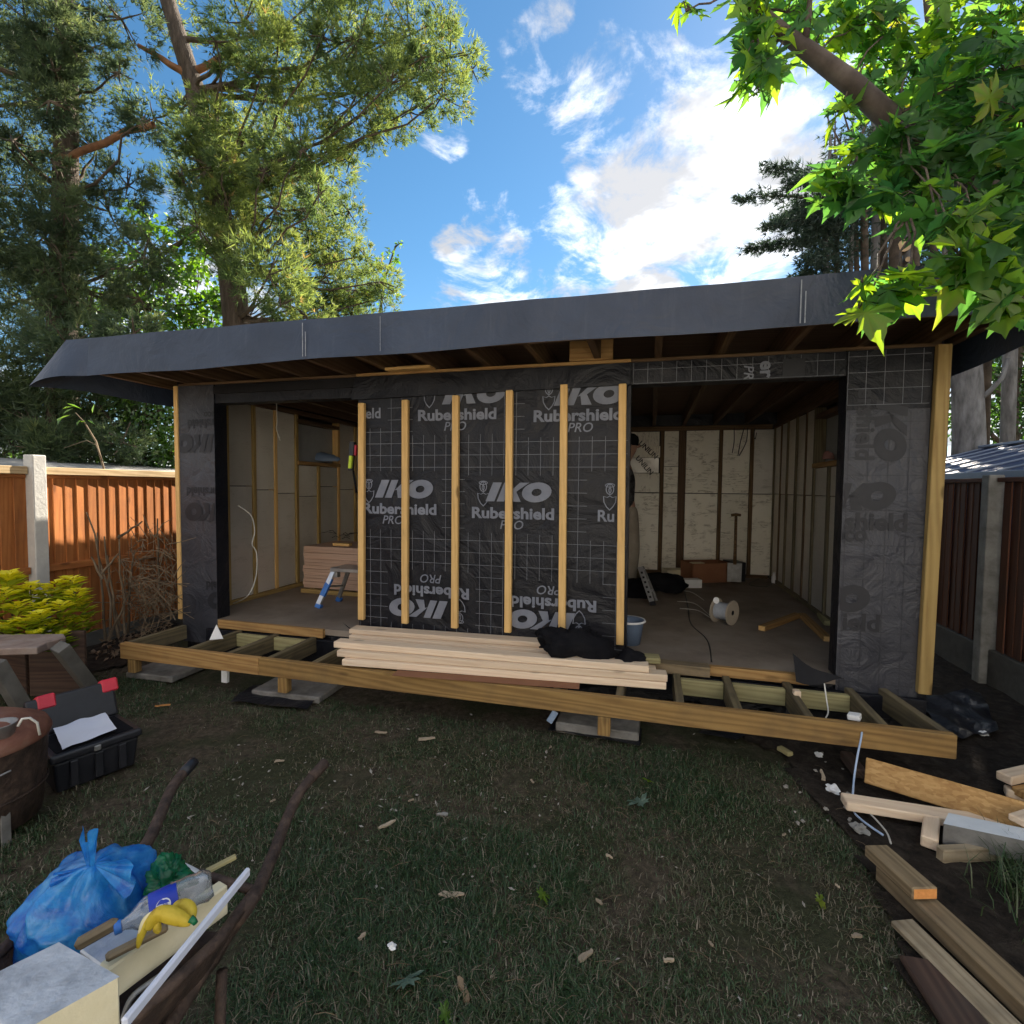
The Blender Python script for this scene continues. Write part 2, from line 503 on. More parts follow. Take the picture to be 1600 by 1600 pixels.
def membrane_mat(name, cols, wr=0.5, rough=0.5, spec=0.4, wrs=3.0):
    t = NT(name)
    c = t.coords((1, 1, 1), rnd=False)
    f = t.noise(c, 3.5, 6, 0.6, 0.3)
    fine = t.noise(c, 90, 2)
    wrk = t.noise(c, wrs, 5, 0.55, 1.2)
    col = t.ramp(f, cols, [0.3, 0.7])
    h = t.math('ADD', wrk, t.math('MULTIPLY', fine, 0.05))
    return t.done(t.principled(col, rough, 0, spec, t.bump(h, wr, 0.03)))
M['membrane'] = membrane_mat('black breather membrane', [(0.006, 0.0065, 0.010), (0.011, 0.012, 0.018)], 1.0, 0.46, 0.32, 3.4)
M['membrane_grey'] = membrane_mat('dusty grey membrane back', [(0.030, 0.032, 0.043), (0.060, 0.063, 0.078)], 1.0, 0.48, 0.45, 4.5)
M['membrane_window'] = membrane_mat('pale membrane', [(0.30, 0.31, 0.31), (0.38, 0.39, 0.39)], 0.5)
M['polythene'] = membrane_mat('black polythene', [(0.008, 0.009, 0.013), (0.015, 0.017, 0.024)], 1.0, 0.42, 0.35, 5)
M['print_white'] = basic('pale print', [(0.15, 0.165, 0.21), (0.22, 0.235, 0.28)], 8, 0.6, var=0, bump=0)
M['print_grid'] = basic('thin print lines', [(0.12, 0.13, 0.15), (0.20, 0.21, 0.24)], 3, 0.6, var=0, bump=0)
M['print_dark'] = basic('dark ghost print', [(0.017, 0.018, 0.024), (0.027, 0.028, 0.035)], 5, 0.55, var=0, bump=0)
M['print_faint'] = basic('faint print lines', [(0.028, 0.029, 0.038), (0.040, 0.041, 0.050)], 5, 0.55, var=0, bump=0)
M['print_black'] = basic('black print', [(0.02, 0.02, 0.02), (0.03, 0.03, 0.03)], 5, 0.6, var=0, bump=0)
M['chalk'] = basic('chalk', [(0.20, 0.22, 0.25), (0.36, 0.38, 0.42)], 40, 0.9, var=0, bump=0)
def foam_mat(name, cols, crack, rough=0.55, metal=0.0, bump=0.6):
    t = NT(name)
    c = t.coords((1, 1, 1))
    m = t.n('ShaderNodeMapping'); m.inputs['Scale'].default_value = (17, 2.2, 2.2); t.l(c, m.inputs[0])
    n1 = t.noise(m.outputs[0], 1.7, 5, 0.6, 0.8)
    line = t.math('SUBTRACT', 1.0, t.step(t.math('ABSOLUTE', t.math('SUBTRACT', n1, 0.5)), 0.0, 0.026))
    brk = t.step(t.noise(c, 7.0, 3), 0.44, 0.56)
    line = t.math('MULTIPLY', line, brk)
    col = t.ramp(t.noise(c, 2.0, 4), cols, [0.3, 0.7])
    col = t.mix(t.math('MULTIPLY', line, crack), col, (0.16, 0.12, 0.07))
    h = t.math('SUBTRACT', t.noise(c, 14, 3), t.math('MULTIPLY', line, 1.0))
    oi = t.n('ShaderNodeObjectInfo')
    v = t.math('ADD', t.math('MULTIPLY', oi.outputs['Random'], 0.14), 0.92)
    hs = t.n('ShaderNodeHueSaturation'); t.l(col, hs.inputs['Color']); t.l(v, hs.inputs['Value'])
    return t.done(t.principled(hs.outputs[0], rough, metal, 0.4, t.bump(h, bump, 0.006)))
M['foam'] = foam_mat('cream insulation facing', [(0.86, 0.82, 0.70), (0.92, 0.89, 0.79)], 0.55)
M['foil'] = foam_mat('grey foil insulation', [(0.52, 0.50, 0.46), (0.62, 0.60, 0.56)], 0.25, 0.38, 0.35, 0.35)
M['foil_side'] = foam_mat('side wall foil insulation', [(0.66, 0.62, 0.55), (0.76, 0.72, 0.65)], 0.2, 0.36, 0.3, 0.3)
M['foam_cut'] = basic('cream cut foam', [(0.70, 0.64, 0.44), (0.80, 0.74, 0.54)], 12, 0.85, bump=0.3)
M['foil_top'] = basic('scuffed silver foil', [(0.40, 0.42, 0.46), (0.60, 0.63, 0.68), (0.72, 0.75, 0.8)], 14, 0.45, 0.35, bump=0.4, detail=8)
def floor_mat():
    t = NT('dusty chipboard floor')
    c = t.coords((1, 1, 1), rnd=False)
    f = t.noise(c, 1.6, 7, 0.65)
    g = t.noise(c, 45, 3, 0.6)
    col = t.ramp(f, [(0.15, 0.118, 0.092), (0.24, 0.195, 0.155), (0.34, 0.29, 0.24)], [0.3, 0.5, 0.75])
    sp = t.step(t.noise(c, 26, 4, 0.7), 0.66, 0.74)
    big = t.step(t.noise(c, 1.2, 3), 0.45, 0.6)
    col = t.mix(t.math('MULTIPLY', t.math('MULTIPLY', sp, big), 0.6), col, (0.42, 0.38, 0.32))
    return t.done(t.principled(col, 0.7, 0, 0.3, t.bump(g, 0.2, 0.003)))
M['floor'] = floor_mat()
M['concrete'] = basic('weathered concrete', [(0.20, 0.195, 0.18), (0.30, 0.295, 0.28), (0.38, 0.375, 0.36)], 9, 0.9, bump=0.5, detail=8)
M['concrete_mid'] = basic('dirty concrete', [(0.11, 0.105, 0.095), (0.18, 0.172, 0.16), (0.25, 0.24, 0.225)], 9, 0.9, bump=0.5, detail=8)
M['concrete_dark'] = basic('damp dark concrete', [(0.09, 0.088, 0.08), (0.15, 0.145, 0.135)], 9, 0.9, bump=0.5, detail=8)
M['stone'] = basic('reddish stone slab', [(0.20, 0.15, 0.13), (0.30, 0.23, 0.20), (0.36, 0.31, 0.28)], 8, 0.9, bump=0.6, detail=8)
M['post'] = basic('pale concrete fence post', [(0.56, 0.55, 0.52), (0.66, 0.65, 0.61)], 14, 0.9, bump=0.35, detail=8)
M['rust'] = basic('rusty painted steel', [(0.028, 0.021, 0.018), (0.062, 0.042, 0.034), (0.115, 0.078, 0.060)], 22, 0.75, 0.25, bump=0.6, detail=9)
M['rust_red'] = basic('rust red metal', [(0.12, 0.045, 0.03), (0.21, 0.09, 0.06), (0.26, 0.15, 0.11)], 7, 0.7, 0.1, bump=0.5, detail=9)
M['galv'] = basic('dull galvanised metal', [(0.22, 0.22, 0.22), (0.34, 0.34, 0.34)], 14, 0.5, 0.6, bump=0.3)
M['alu'] = basic('aluminium', [(0.55, 0.56, 0.58), (0.68, 0.69, 0.71)], 9, 0.35, 0.8, bump=0.1)
M['black_plastic'] = basic('black plastic', [(0.010, 0.011, 0.015), (0.018, 0.019, 0.025)], 9, 0.42, spec=0.5, bump=0.15)
M['black_cloth'] = basic('black cloth', [(0.006, 0.006, 0.008), (0.012, 0.012, 0.014)], 9, 0.95, spec=0.1, bump=0.6)
M['red_plastic'] = basic('red plastic', [(0.50, 0.02, 0.04), (0.62, 0.03, 0.06)], 6, 0.4, spec=0.5, bump=0.05)
M['blue_plastic'] = basic('blue plastic', [(0.03, 0.14, 0.50), (0.05, 0.20, 0.60)], 6, 0.4, spec=0.5, bump=0.05)
M['paper'] = basic('creased paper', [(0.62, 0.66, 0.80), (0.74, 0.77, 0.86)], 3, 0.8, bump=0.5, bscale=5)
M['white_plastic'] = basic('white plastic', [(0.74, 0.75, 0.77), (0.82, 0.83, 0.84)], 5, 0.4, bump=0.05)
M['cable_white'] = basic('pale grey cable', [(0.55, 0.54, 0.5), (0.66, 0.65, 0.6)], 5, 0.5, bump=0)
M['cable_dark'] = basic('dark cable', [(0.02, 0.02, 0.02), (0.03, 0.03, 0.03)], 5, 0.5, bump=0)
M['blue_string'] = basic('pale blue string', [(0.30, 0.42, 0.62), (0.46, 0.58, 0.78)], 20, 0.6, bump=0)
M['cardboard'] = basic('brown box card', [(0.24, 0.105, 0.055), (0.30, 0.14, 0.075)], 4, 0.85, bump=0.2)
M['reel'] = basic('grey brown reel', [(0.34, 0.29, 0.23), (0.42, 0.37, 0.3)], 8, 0.8, bump=0.2)
M['wire_grey'] = basic('grey wound cable', [(0.34, 0.37, 0.42), (0.42, 0.45, 0.5)], 30, 0.5, stretch=(1, 1, 1))
M['hivis'] = basic('neon yellow', [(0.55, 0.75, 0.05), (0.65, 0.85, 0.08)], 6, 0.6)
M['banana'] = basic('banana skin', [(0.22, 0.13, 0.02), (0.58, 0.42, 0.03), (0.66, 0.50, 0.05)], 26, pos=[.28, .42, .7], rough=0.5, bump=0.3)
M['banana_in'] = basic('banana pith', [(0.70, 0.62, 0.36), (0.78, 0.70, 0.45)], 20, 0.8)
M['denim'] = basic('blue grey enamel', [(0.12, 0.17, 0.26), (0.16, 0.22, 0.33)], 6, 0.5)
M['shed_blue'] = basic('shaded blue roof sheet', [(0.014, 0.032, 0.10), (0.022, 0.045, 0.13)], 3, 0.45, 0.0, bump=0.1)  # blue darkened so the colour stands in for shade on the roof
M['shed_line'] = basic('pale roof seam', [(0.22, 0.27, 0.36), (0.30, 0.35, 0.44)], 3, 0.5, bump=0)
M['bark'] = basic('brown bark', [(0.045, 0.033, 0.024), (0.10, 0.075, 0.055), (0.17, 0.13, 0.10)], 5, 0.9, bump=1.0, bdist=0.03, stretch=(3, 3, 0.6), detail=8)
M['bark_orange'] = basic('orange pine bark', [(0.13, 0.06, 0.03), (0.27, 0.13, 0.065), (0.36, 0.19, 0.10)], 5, 0.9, bump=0.8, bdist=0.02, detail=8)
M['bark_grey'] = basic('grey bark', [(0.10, 0.095, 0.09), (0.20, 0.19, 0.18), (0.30, 0.29, 0.28)], 6, 0.9, bump=0.8, bdist=0.02, stretch=(2, 2, 0.6), detail=8)
M['bark_maple'] = basic('smooth maple bark', [(0.055, 0.042, 0.035), (0.11, 0.085, 0.072), (0.17, 0.14, 0.12)], 6, 0.85, bump=0.5, bdist=0.01, detail=8)
M['twig'] = basic('dry twig', [(0.075, 0.055, 0.035), (0.15, 0.11, 0.07), (0.23, 0.175, 0.115)], 6, 0.9, var=0.3)
M['cut_end'] = basic('fresh cut wood end', [(0.62, 0.42, 0.22), (0.72, 0.52, 0.30)], 14, 0.8)
M['chip'] = basic('pale wood chip', [(0.26, 0.21, 0.15), (0.38, 0.31, 0.23)], 12, 0.85, var=0.25)
M['chip_orange'] = basic('orange wood chip', [(0.5, 0.2, 0.06), (0.6, 0.28, 0.09)], 12, 0.85)
M['pebble'] = basic('pale crumbs', [(0.22, 0.205, 0.18), (0.36, 0.34, 0.31)], 20, 0.9)
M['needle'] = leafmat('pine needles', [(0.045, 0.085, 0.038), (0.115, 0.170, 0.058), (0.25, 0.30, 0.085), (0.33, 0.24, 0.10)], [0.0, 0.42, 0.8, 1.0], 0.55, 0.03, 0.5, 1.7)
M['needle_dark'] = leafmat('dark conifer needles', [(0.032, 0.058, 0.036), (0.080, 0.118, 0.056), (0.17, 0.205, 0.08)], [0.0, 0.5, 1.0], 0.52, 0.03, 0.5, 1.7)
M['cypress'] = leafmat('cypress sprays', [(0.022, 0.042, 0.032), (0.048, 0.078, 0.050), (0.085, 0.12, 0.06)], [0.0, 0.5, 1.0], 0.35, 0.05, 0.5, 1.4)
M['render'] = basic('cream wall render', [(0.72, 0.70, 0.66), (0.79, 0.77, 0.73)], 3, 0.9, bump=0.3, bscale=60)
M['slab_paving'] = basic('pale paving', [(0.36, 0.33, 0.28), (0.48, 0.45, 0.39)], 3, 0.9)
M['roof_tile'] = basic('brown roof tile', [(0.16, 0.09, 0.065), (0.24, 0.14, 0.10)], 5, 0.85)
M['pane'] = basic('window glass', [(0.03, 0.035, 0.04), (0.05, 0.055, 0.06)], 2, 0.06, spec=0.8, bump=0)
M['fallen'] = leafmat('faded fallen leaf', [(0.10, 0.17, 0.13), (0.18, 0.26, 0.20)], [0.0, 1.0], 0.3, 0.05, 0.5, 1.3)
M['pink_rag'] = basic('dull pink cloth', [(0.28, 0.12, 0.10), (0.38, 0.20, 0.16)], 9, 0.9)
M['broad'] = leafmat('glossy shrub leaves', [(0.030, 0.085, 0.018), (0.090, 0.20, 0.032), (0.20, 0.34, 0.05)], [0.0, 0.5, 1.0], 0.52, 0.10, 0.35, 1.7)
M['maple'] = leafmat('maple leaves', [(0.028, 0.090, 0.034), (0.065, 0.165, 0.040), (0.19, 0.30, 0.045), (0.30, 0.23, 0.06)], [0.0, 0.5, 0.9, 1.0], 0.66, 0.03, 0.42, 2.3)
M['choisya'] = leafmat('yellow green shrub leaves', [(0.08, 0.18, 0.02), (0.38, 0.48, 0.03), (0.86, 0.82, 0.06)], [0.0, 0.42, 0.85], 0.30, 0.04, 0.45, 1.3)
M['grass'] = leafmat('grass blades', [(0.020, 0.055, 0.020), (0.042, 0.092, 0.030), (0.086, 0.096, 0.046), (0.155, 0.128, 0.086), (0.28, 0.24, 0.18)], [0.0, 0.35, 0.6, 0.8, 1.0], 0.25, 0.05, 0.5, 1.4)

# ------------------------------------------------------------------ the building's own axes
TH = R(15.1)
O = Vector((-0.145, 3.86, 0))
U = Vector((math.cos(TH), -math.sin(TH), 0))       # along the front, to the right
V = Vector((math.sin(TH), math.cos(TH), 0))        # into the building
UL, UR, DEP, FLZ, TOP = -2.97, 2.83, 3.95, 0.35, 2.43
def W(u, v, z): return O + U * u + V * v + Vector((0, 0, z))
def FP(px, py, v=0.0):                              # picture point on an upright plane along the front -> (u, z)
    d = ray(px, py); p0 = O + V * v
    t = (p0 - EYE).dot(V) / d.dot(V)
    q = EYE + d * t
    return (q - O).dot(U), q.z
def bbox(mb, u0, u1, v0, v1, z0, z1, m=0):
    return mb.hexa([W(u0, v0, z0), W(u1, v0, z0), W(u1, v1, z0), W(u0, v1, z0),
                    W(u0, v0, z1), W(u1, v0, z1), W(u1, v1, z1), W(u0, v1, z1)], m)
def ubox(name, u0, u1, v0, v1, z0, z1, mat, root, c=0.003):
    """a box in the building's axes, grain along its longest side"""
    du, dv, dz = u1 - u0, v1 - v0, z1 - z0
    um, vm, zm = (u0 + u1) / 2, (v0 + v1) / 2, (z0 + z1) / 2
    if dz >= du and dz >= dv:
        return timber(name, W(um, vm, z0), W(um, vm, z1), du, dv, mat, root, up=V, c=c)
    if du >= dv:
        return timber(name, W(u0, vm, zm), W(u1, vm, zm), dv, dz, mat, root, c=c)
    return timber(name, W(um, v0, zm), W(um, v1, zm), du, dz, mat, root, c=c)
def part_empty(name, root, loc):
    o = bpy.data.objects.new(name, None); COL.objects.link(o); o.parent = root
    o.location = Vector(loc) - wloc(root); o.empty_display_size = 0.1
    return o

# ------------------------------------------------------------------ ground
SOIL_R = [(1130, 1150), (1215, 1175), (1262, 1240), (1330, 1310), (1365, 1380), (1395, 1450), (1425, 1520), (1470, 1600), (1500, 1700),
          (2300, 1700), (2300, 1080), (1700, 1030), (1480, 985), (1400, 1060), (1250, 1120)]
SOIL_L = [(-500, 1000), (-200, 1090), (60, 1075), (130, 1060), (200, 1040), (260, 1000), (285, 960), (300, 900), (-100, 880), (-500, 900)]
def inpoly(x, y, poly):
    c = False; n = len(poly)
    for i in range(n):
        x0, y0 = poly[i]; x1, y1 = poly[(i + 1) % n]
        if (y0 > y) != (y1 > y) and x < (x1 - x0) * (y - y0) / (y1 - y0) + x0: c = not c
    return c
PR = [(p.x, p.y) for p in (GP(*q) for q in SOIL_R)]
PL = [(p.x, p.y) for p in (GP(*q) for q in SOIL_L)]
def bumpz(x, y):
    return 0.022 * mnoise.noise(Vector((x * 0.9, y * 0.9, 1.3))) + 0.009 * mnoise.noise(Vector((x * 4, y * 4, 4.1))) - 0.012
def wild(x, y):                                     # how bare the lawn is
    return mnoise.noise(Vector((x * 1.1 + 3.3, y * 1.1, 0.5))) + 0.5 * mnoise.noise(Vector((x * 3.4, y * 3.4, 7.5)))
def ground_mat():
    t = NT('worn lawn soil')
    c = t.coords((1, 1, 1), rnd=False)
    a = t.noise(c, 1.3, 6, 0.65)
    f = t.noise(c, 26, 6, 0.7, 0.5)
    thin = t.noise(c, 110, 3, 0.7, 1.5)
    col = t.ramp(f, [(0.038, 0.031, 0.023), (0.086, 0.070, 0.051), (0.155, 0.13, 0.096)], [0.3, 0.5, 0.72])
    gr = t.ramp(thin, [(0.018, 0.030, 0.013), (0.05, 0.062, 0.028)], [0.35, 0.65])
    col = t.mix(t.math('MULTIPLY', t.step(a, 0.44, 0.58), 0.7), col, gr)
    h = t.math('ADD', f, t.math('MULTIPLY', thin, 0.5))
    return t.done(t.principled(col, 0.95, 0, 0.15, t.bump(h, 0.9, 0.02)))
def soil_mat():
    t = NT('dark bare soil')
    c = t.coords((1, 1, 1), rnd=False)
    f = t.noise(c, 14, 8, 0.72, 0.4)
    col = t.ramp(f, [(0.014, 0.012, 0.011), (0.035, 0.028, 0.023), (0.075, 0.062, 0.05)], [0.32, 0.5, 0.72])
    return t.done(t.principled(col, 0.95, 0, 0.15, t.bump(f, 1.0, 0.04)))
M['ground'] = ground_mat(); M['soil'] = soil_mat()
def ground():
    mb = MB()
    # fine middle, coarse margin, one connected sheet
    def axis(lo, hi, a, b, step):
        xs = [lo, lo / 2 + a / 2, a - 3, a - 1.2]
        x = a
        while x < b: xs.append(x); x += step
        return xs + [b, b + 1.2, b + 3, hi / 2 + b / 2, hi]
    xs = axis(-70, 70, -5, 5, 0.08); ys = axis(-40, 110, 0.2, 5.4, 0.08)
    V_ = []
    for y in ys:
        for x in xs:
            V_.append((x, y, bumpz(x, y) if (-5 <= x <= 5 and 0.2 <= y <= 5.4) else -0.015))
    n = len(xs); F_ = []
    for j in range(len(ys) - 1):
        for i in range(n - 1):
            a = j * n + i; F_.append((a, a + 1, a + n + 1, a + n))
    o = big_mesh('ground', V_, F_, M['ground'], smooth=True, nside=4)
    tag(o, kind='structure')
def soil_patch(name, poly, lift):
    # gridded sheet clipped to the outline with a ragged edge
    xs = [p[0] for p in poly]; ys = [p[1] for p in poly]
    st = 0.07; V_ = []; idx = {}; F_ = []
    x0, x1 = max(min(xs), -6), min(max(xs), 6); y0, y1 = max(min(ys), 0.3), min(max(ys), 7)
    nx = int((x1 - x0) / st) + 1; ny = int((y1 - y0) / st) + 1
    def vid(i, j):
        if (i, j) not in idx:
            x, y = x0 + i * st, y0 + j * st
            h = bumpz(x, y) if (-5 <= x <= 5 and 0.2 <= y <= 5.4) else -0.015
            idx[(i, j)] = len(V_)
            V_.append((x, y, h + lift + 0.018 * max(0, mnoise.noise(Vector((x * 6, y * 6, 2)))) + 0.012 * mnoise.noise(Vector((x * 14, y * 14, 5)))))
        return idx[(i, j)]
    for j in range(ny):
        for i in range(nx):
            x, y = x0 + (i + .5) * st, y0 + (j + .5) * st
            jx = 0.06 * mnoise.noise(Vector((x * 5, y * 5, 9))); jy = 0.06 * mnoise.noise(Vector((x * 5, y * 5, 19)))
            if inpoly(x + jx, y + jy, poly):
                F_.append((vid(i, j), vid(i + 1, j), vid(i + 1, j + 1), vid(i, j + 1)))
    o = big_mesh(name, V_, F_, M['soil'], smooth=True, nside=4)
    tag(o, kind='structure')
ground()
soil_patch('soil_path', PR, 0.016)
soil_patch('soil_bed', PL, 0.018)

# ------------------------------------------------------------------ the garden room
room = thing('garden_room', 'unfinished flat-roofed timber garden room wrapped in printed black membrane', 'building', W(0, 1.9, 0))
tag(room, kind='thing')
def build_room():
    T = 0.12
    # floor and its edge timbers
    mb = MB(); bbox(mb, UL + .02, UR - .02, 0.0, DEP, FLZ - .05, FLZ); mb.build('floor', M['floor'], room)
    mb = MB(); bbox(mb, UL + .03, UR - .03, 0.03, DEP, 0.03, FLZ - .052); mb.build('floor_frame', M['polythene'], room)
    ul0 = FP(345, 970)[0]; ul1 = FP(508, 985)[0]
    ubox('front_sill', ul0, ul1, -0.035, 0.0, FLZ - .07, FLZ + .004, M['sill'], room)
    ur0 = FP(1108, 1045)[0]; ur1 = FP(1262, 1058)[0]
    ubox('front_sill', ur0, ur1, -0.045, 0.0, FLZ - .06, FLZ + .006, M['sill'], room)
    ua = FP(1000, 1030)[0]
    ubox('front_sill', ua, ur0 - .004, -0.10, 0.0, FLZ - .055, FLZ + .012, M['old_wood'], room)
    # ---- side walls
    def side(sgn, uo):
        nm = 'side_wall'
        w = part_empty(nm, room, W(uo, DEP / 2, FLZ))
        uin = lambda d: uo - sgn * d              # d metres in from the outer face
        def sb(name, d0, d1, v0, v1, z0, z1, mat, c=.003):
            a, b = sorted((uin(d0), uin(d1)))
            return ubox(name, a, b, v0, v1, z0, z1, mat, w, c)
        wv0, wv1, wz0, wz1 = (1.5, 2.3, 1.84, 2.29) if sgn < 0 else (1.28, 2.06, 1.82, 2.26)
        # outer wrap with the window gap covered by a paler sheet
        mb = MB()
        a, b = sorted((uin(0), uin(.012)))
        for v0, v1, z0, z1 in ((0.12, wv0, 0.2, TOP), (wv1, DEP + .1, 0.2, TOP), (wv0, wv1, 0.2, wz0), (wv0, wv1, wz1, TOP)):
            bbox(mb, a, b, v0, v1, z0, z1)
        mb.build('outer_wrap', M['membrane'], w)
        mb = MB(); bbox(mb, a, b, 0.0, DEP + .1, TOP + .003, TOP + .171); mb.build('eaves_wrap', M['membrane'], w)
        mb = MB(); a, b = sorted((uin(.002), uin(.010))); bbox(mb, a, b, wv0, wv1, wz0, wz1); mb.build('window_cover', M['membrane_window'], w)
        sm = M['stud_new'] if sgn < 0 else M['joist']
        if sgn < 0: vs = [0.17, 0.45, 0.80, 1.13, 1.48, 1.88, 2.32, 2.72, 3.12, 3.52, 3.88]
        else: vs = [0.17, 0.55, 0.95, 1.26, 1.66, 2.08, 2.42, 2.78, 3.14, 3.50, 3.88]
        sb('sole_plate', .013, .108, .14, DEP - .06, FLZ, FLZ + .045, sm)
        sb('top_plate', .013, .108, .14, DEP - .06, TOP - .05, TOP, M['roof_wood'])
        for i, v in enumerate(vs):
            inwin = wv0 + .05 < v < wv1 - .05
            z1 = wz0 - .045 if inwin else TOP - .052
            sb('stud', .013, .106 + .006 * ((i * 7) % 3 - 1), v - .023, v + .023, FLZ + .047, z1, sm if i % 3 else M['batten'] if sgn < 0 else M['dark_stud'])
        sb('window_sill', .013, .125, wv0 - .02, wv1 + .02, wz0 - .043, wz0, M['sill'])
        sb('window_head', .013, .11, wv0 - .02, wv1 + .02, wz1, wz1 + .045, M['roof_wood'])
        for i in range(len(vs) - 1):
            v0, v1 = vs[i] + .027, vs[i + 1] - .027
            d = .088 + .010 * ((i * 5) % 3 - 1) * .5
            zj = 1.50 + (0.0 if sgn > 0 else 0.04 * ((i * 3) % 4 - 2))
            mid = (v0 + v1) / 2
            ztop = wz0 - .05 if wv0 < mid < wv1 else TOP - .055
            fm = M['foil_side'] if (i + (sgn > 0)) % 4 != 1 else M['foil']
            sb('insulation_board', .018, d, v0, v1, FLZ + .05, zj - .004, fm, .002)
            sb('insulation_board', .018, d + .003, v0, v1, zj + .004, ztop, fm, .002)
        return w
    side(-1, UL); side(1, UR)
    # ---- back wall
    bw = part_empty('back_wall', room, W(0, DEP, FLZ))
    mb = MB(); bbox(mb, UL + .015, UR - .015, DEP + .002, DEP + .014, .2, TOP); mb.build('outer_wrap', M['membrane'], bw)
    mb = MB(); bbox(mb, UL + .015, UR - .015, DEP + .002, DEP + .014, TOP + .003, TOP + .171); mb.build('eaves_wrap', M['membrane'], bw)
    vb = DEP - .10
    def bu(px): return FP(px, 780, vb)[0]
    us = [(UL + .17, .05), (-2.3, .05), (-1.7, .05), (-1.1, .05), (-0.5, .05), (0.05, .05), (0.55, .05),
          (bu(980), .05), (bu(1033), .05), (bu(1064.5), .095), (bu(1124.5), .045), (bu(1173), .045), (bu(1214), .06)]
    ubox('sole_plate', UL + .13, UR - .13, vb, DEP, FLZ, FLZ + .045, M['dark_stud'], bw)
    ubox('top_plate', UL + .13, UR - .13, vb, DEP, TOP - .06, TOP, M['dark_stud'], bw)
    for i, (u, wd) in enumerate(us):
        ubox('stud', u - wd / 2, u + wd / 2, vb - .004 * (i % 3), DEP, FLZ + .047, TOP - .062, M['dark_stud'] if i != 9 else M['roof_wood'], bw)
    f0 = vb + .014
    zj = FP(1100, 771, f0)[1]
    for i in range(len(us) - 1):
        u0 = us[i][0] + us[i][1] / 2 + .004; u1 = us[i + 1][0] - us[i + 1][1] / 2 - .004
        ubox('insulation_board', u0, u1, f0 + .003 * (i % 2), DEP - .004, FLZ + .048, zj - .005, M['foam'], bw, .002)
        if i == 7:
            # small offcut blocks with printed lettering
            zs = [zj + .004, FP(1000, 739, f0)[1], FP(1000, 715, f0)[1], FP(1000, 697, f0)[1], TOP - .066]
            for k in range(4):
                ubox('insulation_offcut', u0, u1 - (.012 if k % 2 else 0), f0 + .004 * (k % 2), DEP - .004, zs[k] + .003, zs[k + 1] - .003, M['foam'] if k != 1 else M['foil'], bw, .002)
        elif i == 8:
            zk = FP(1048, 729, f0)[1]
            ubox('insulation_board', u0, u1, f0, DEP - .004, zj + .005, zk - .003, M['foam'], bw, .002)
            ubox('insulation_board', u0, u1, f0 + .003, DEP - .004, zk + .003, TOP - .066, M['foam'], bw, .002)
        else:
            ubox('insulation_board', u0, u1, f0 + (.002 if i != 11 else .012), DEP - .004, zj + .005, TOP - .066, M['foil'] if i == 11 else M['foam'], bw, .002)
    for s, px, py, rot in (('UNILIN', 1013, 703, -0.75), ('UNILIN', 1007, 727, -0.85)):
        u, z = FP(px, py, f0)
        put_text('printed_lettering', s, W(u, f0 - .004, z), .07, M['print_black'], bw, rot=rot, bold=.02)
    # ---- front piers
    lp = part_empty('front_pier', room, W(UL + .2, 0, FLZ))
    u1 = FP(337, 800)[0]
    wrinkled_box('membrane_wrap', UL + .012, u1, 0.0, .14, .12, TOP - .004, M['membrane_grey'], lp, side=M['membrane'])
    ubox('corner_batten', UL - .032, UL + .010, -.012, .05, .32, TOP - .002, M['batten'], lp)
    rp = part_empty('front_pier', room, W(UR - .25, 0, FLZ))
    u0 = FP(1316, 800)[0]; um = FP(1446, 800)[0]
    ztop = FP(1380, 632)[1]
    wrinkled_box('membrane_wrap', u0, um, 0.0, .14, .17, ztop, M['membrane_grey'], rp, side=M['membrane'])
    mb = MB(); bbox(mb, u0 - .004, um, -.004, .142, ztop - .03, TOP - .004); mb.build('upper_wrap', M['membrane'], rp)
    mb = MB(); bbox(mb, um, UR, 0.004, .14, .2, TOP - .004); mb.build('return_wrap', M['membrane'], rp)
    s0 = FP(1452, 1084, -.02); s1 = FP(1475, 548, -.02)
    timber('corner_stud', W(UR - .03, -.024, FP(1450, 1084, -.02)[1]), W(UR - .012, -.024, TOP - .002), .072, .045, M['stud_new'], rp, up=V)
    # ---- lintels
    ll = part_empty('lintel', room, W(-1.7, 0, TOP - .15))
    uc0 = FP(562, 800)[0]; uc1 = FP(981, 800)[0]
    mb = MB(); bbox(mb, u1 + .003, uc0 - .003, .012, .135, TOP - .165, TOP - .003); mb.build('lintel_wrap', M['membrane'], ll)
    mb = MB(); bbox(mb, u1 + .003, uc0 - .003, -.008, .010, TOP - .085, TOP - .02); mb.build('lintel_strip', M['rubber_back'], ll)
    rl = part_empty('lintel', room, W(1.5, 0, TOP - .15))
    mb = MB(); bbox(mb, uc1 + .003, u0 - .006, .006, .135, TOP - .155, TOP - .003); mb.build('lintel_wrap', M['membrane'], rl)
    # right lintel print
    gridlines('printed_grid', uc1 + .02, u0 - .02, TOP - .15, TOP - .01, .002, rl, [], .095)
    gridlines('printed_grid', u0, um - .01, ztop, TOP - .01, -.007, rp, [], .10)
    u, z = FP(1176, 578); put_text('printed_lettering', 'er', W(u + .075, .002, z), .085, M['print_white'], rl, rot=-math.pi / 2, bold=.03)
    u, z = FP(1178, 578); put_text('printed_lettering', 'PR', W(u - .03, .002, z - .015), .06, M['print_white'], rl, rot=-math.pi / 2, bold=.01, shear=.2)
    u, z = FP(1239, 575); mb = MB(); bbox(mb, u - .06, u + .07, .001, .004, z - .055, z + .06); mb.build('printed_patch', M['print_dark'], rl)
    # pier ghost prints (the back of the sheet)
    CLIP[0] = (UL + .02, FP(337, 800)[0] - .004)
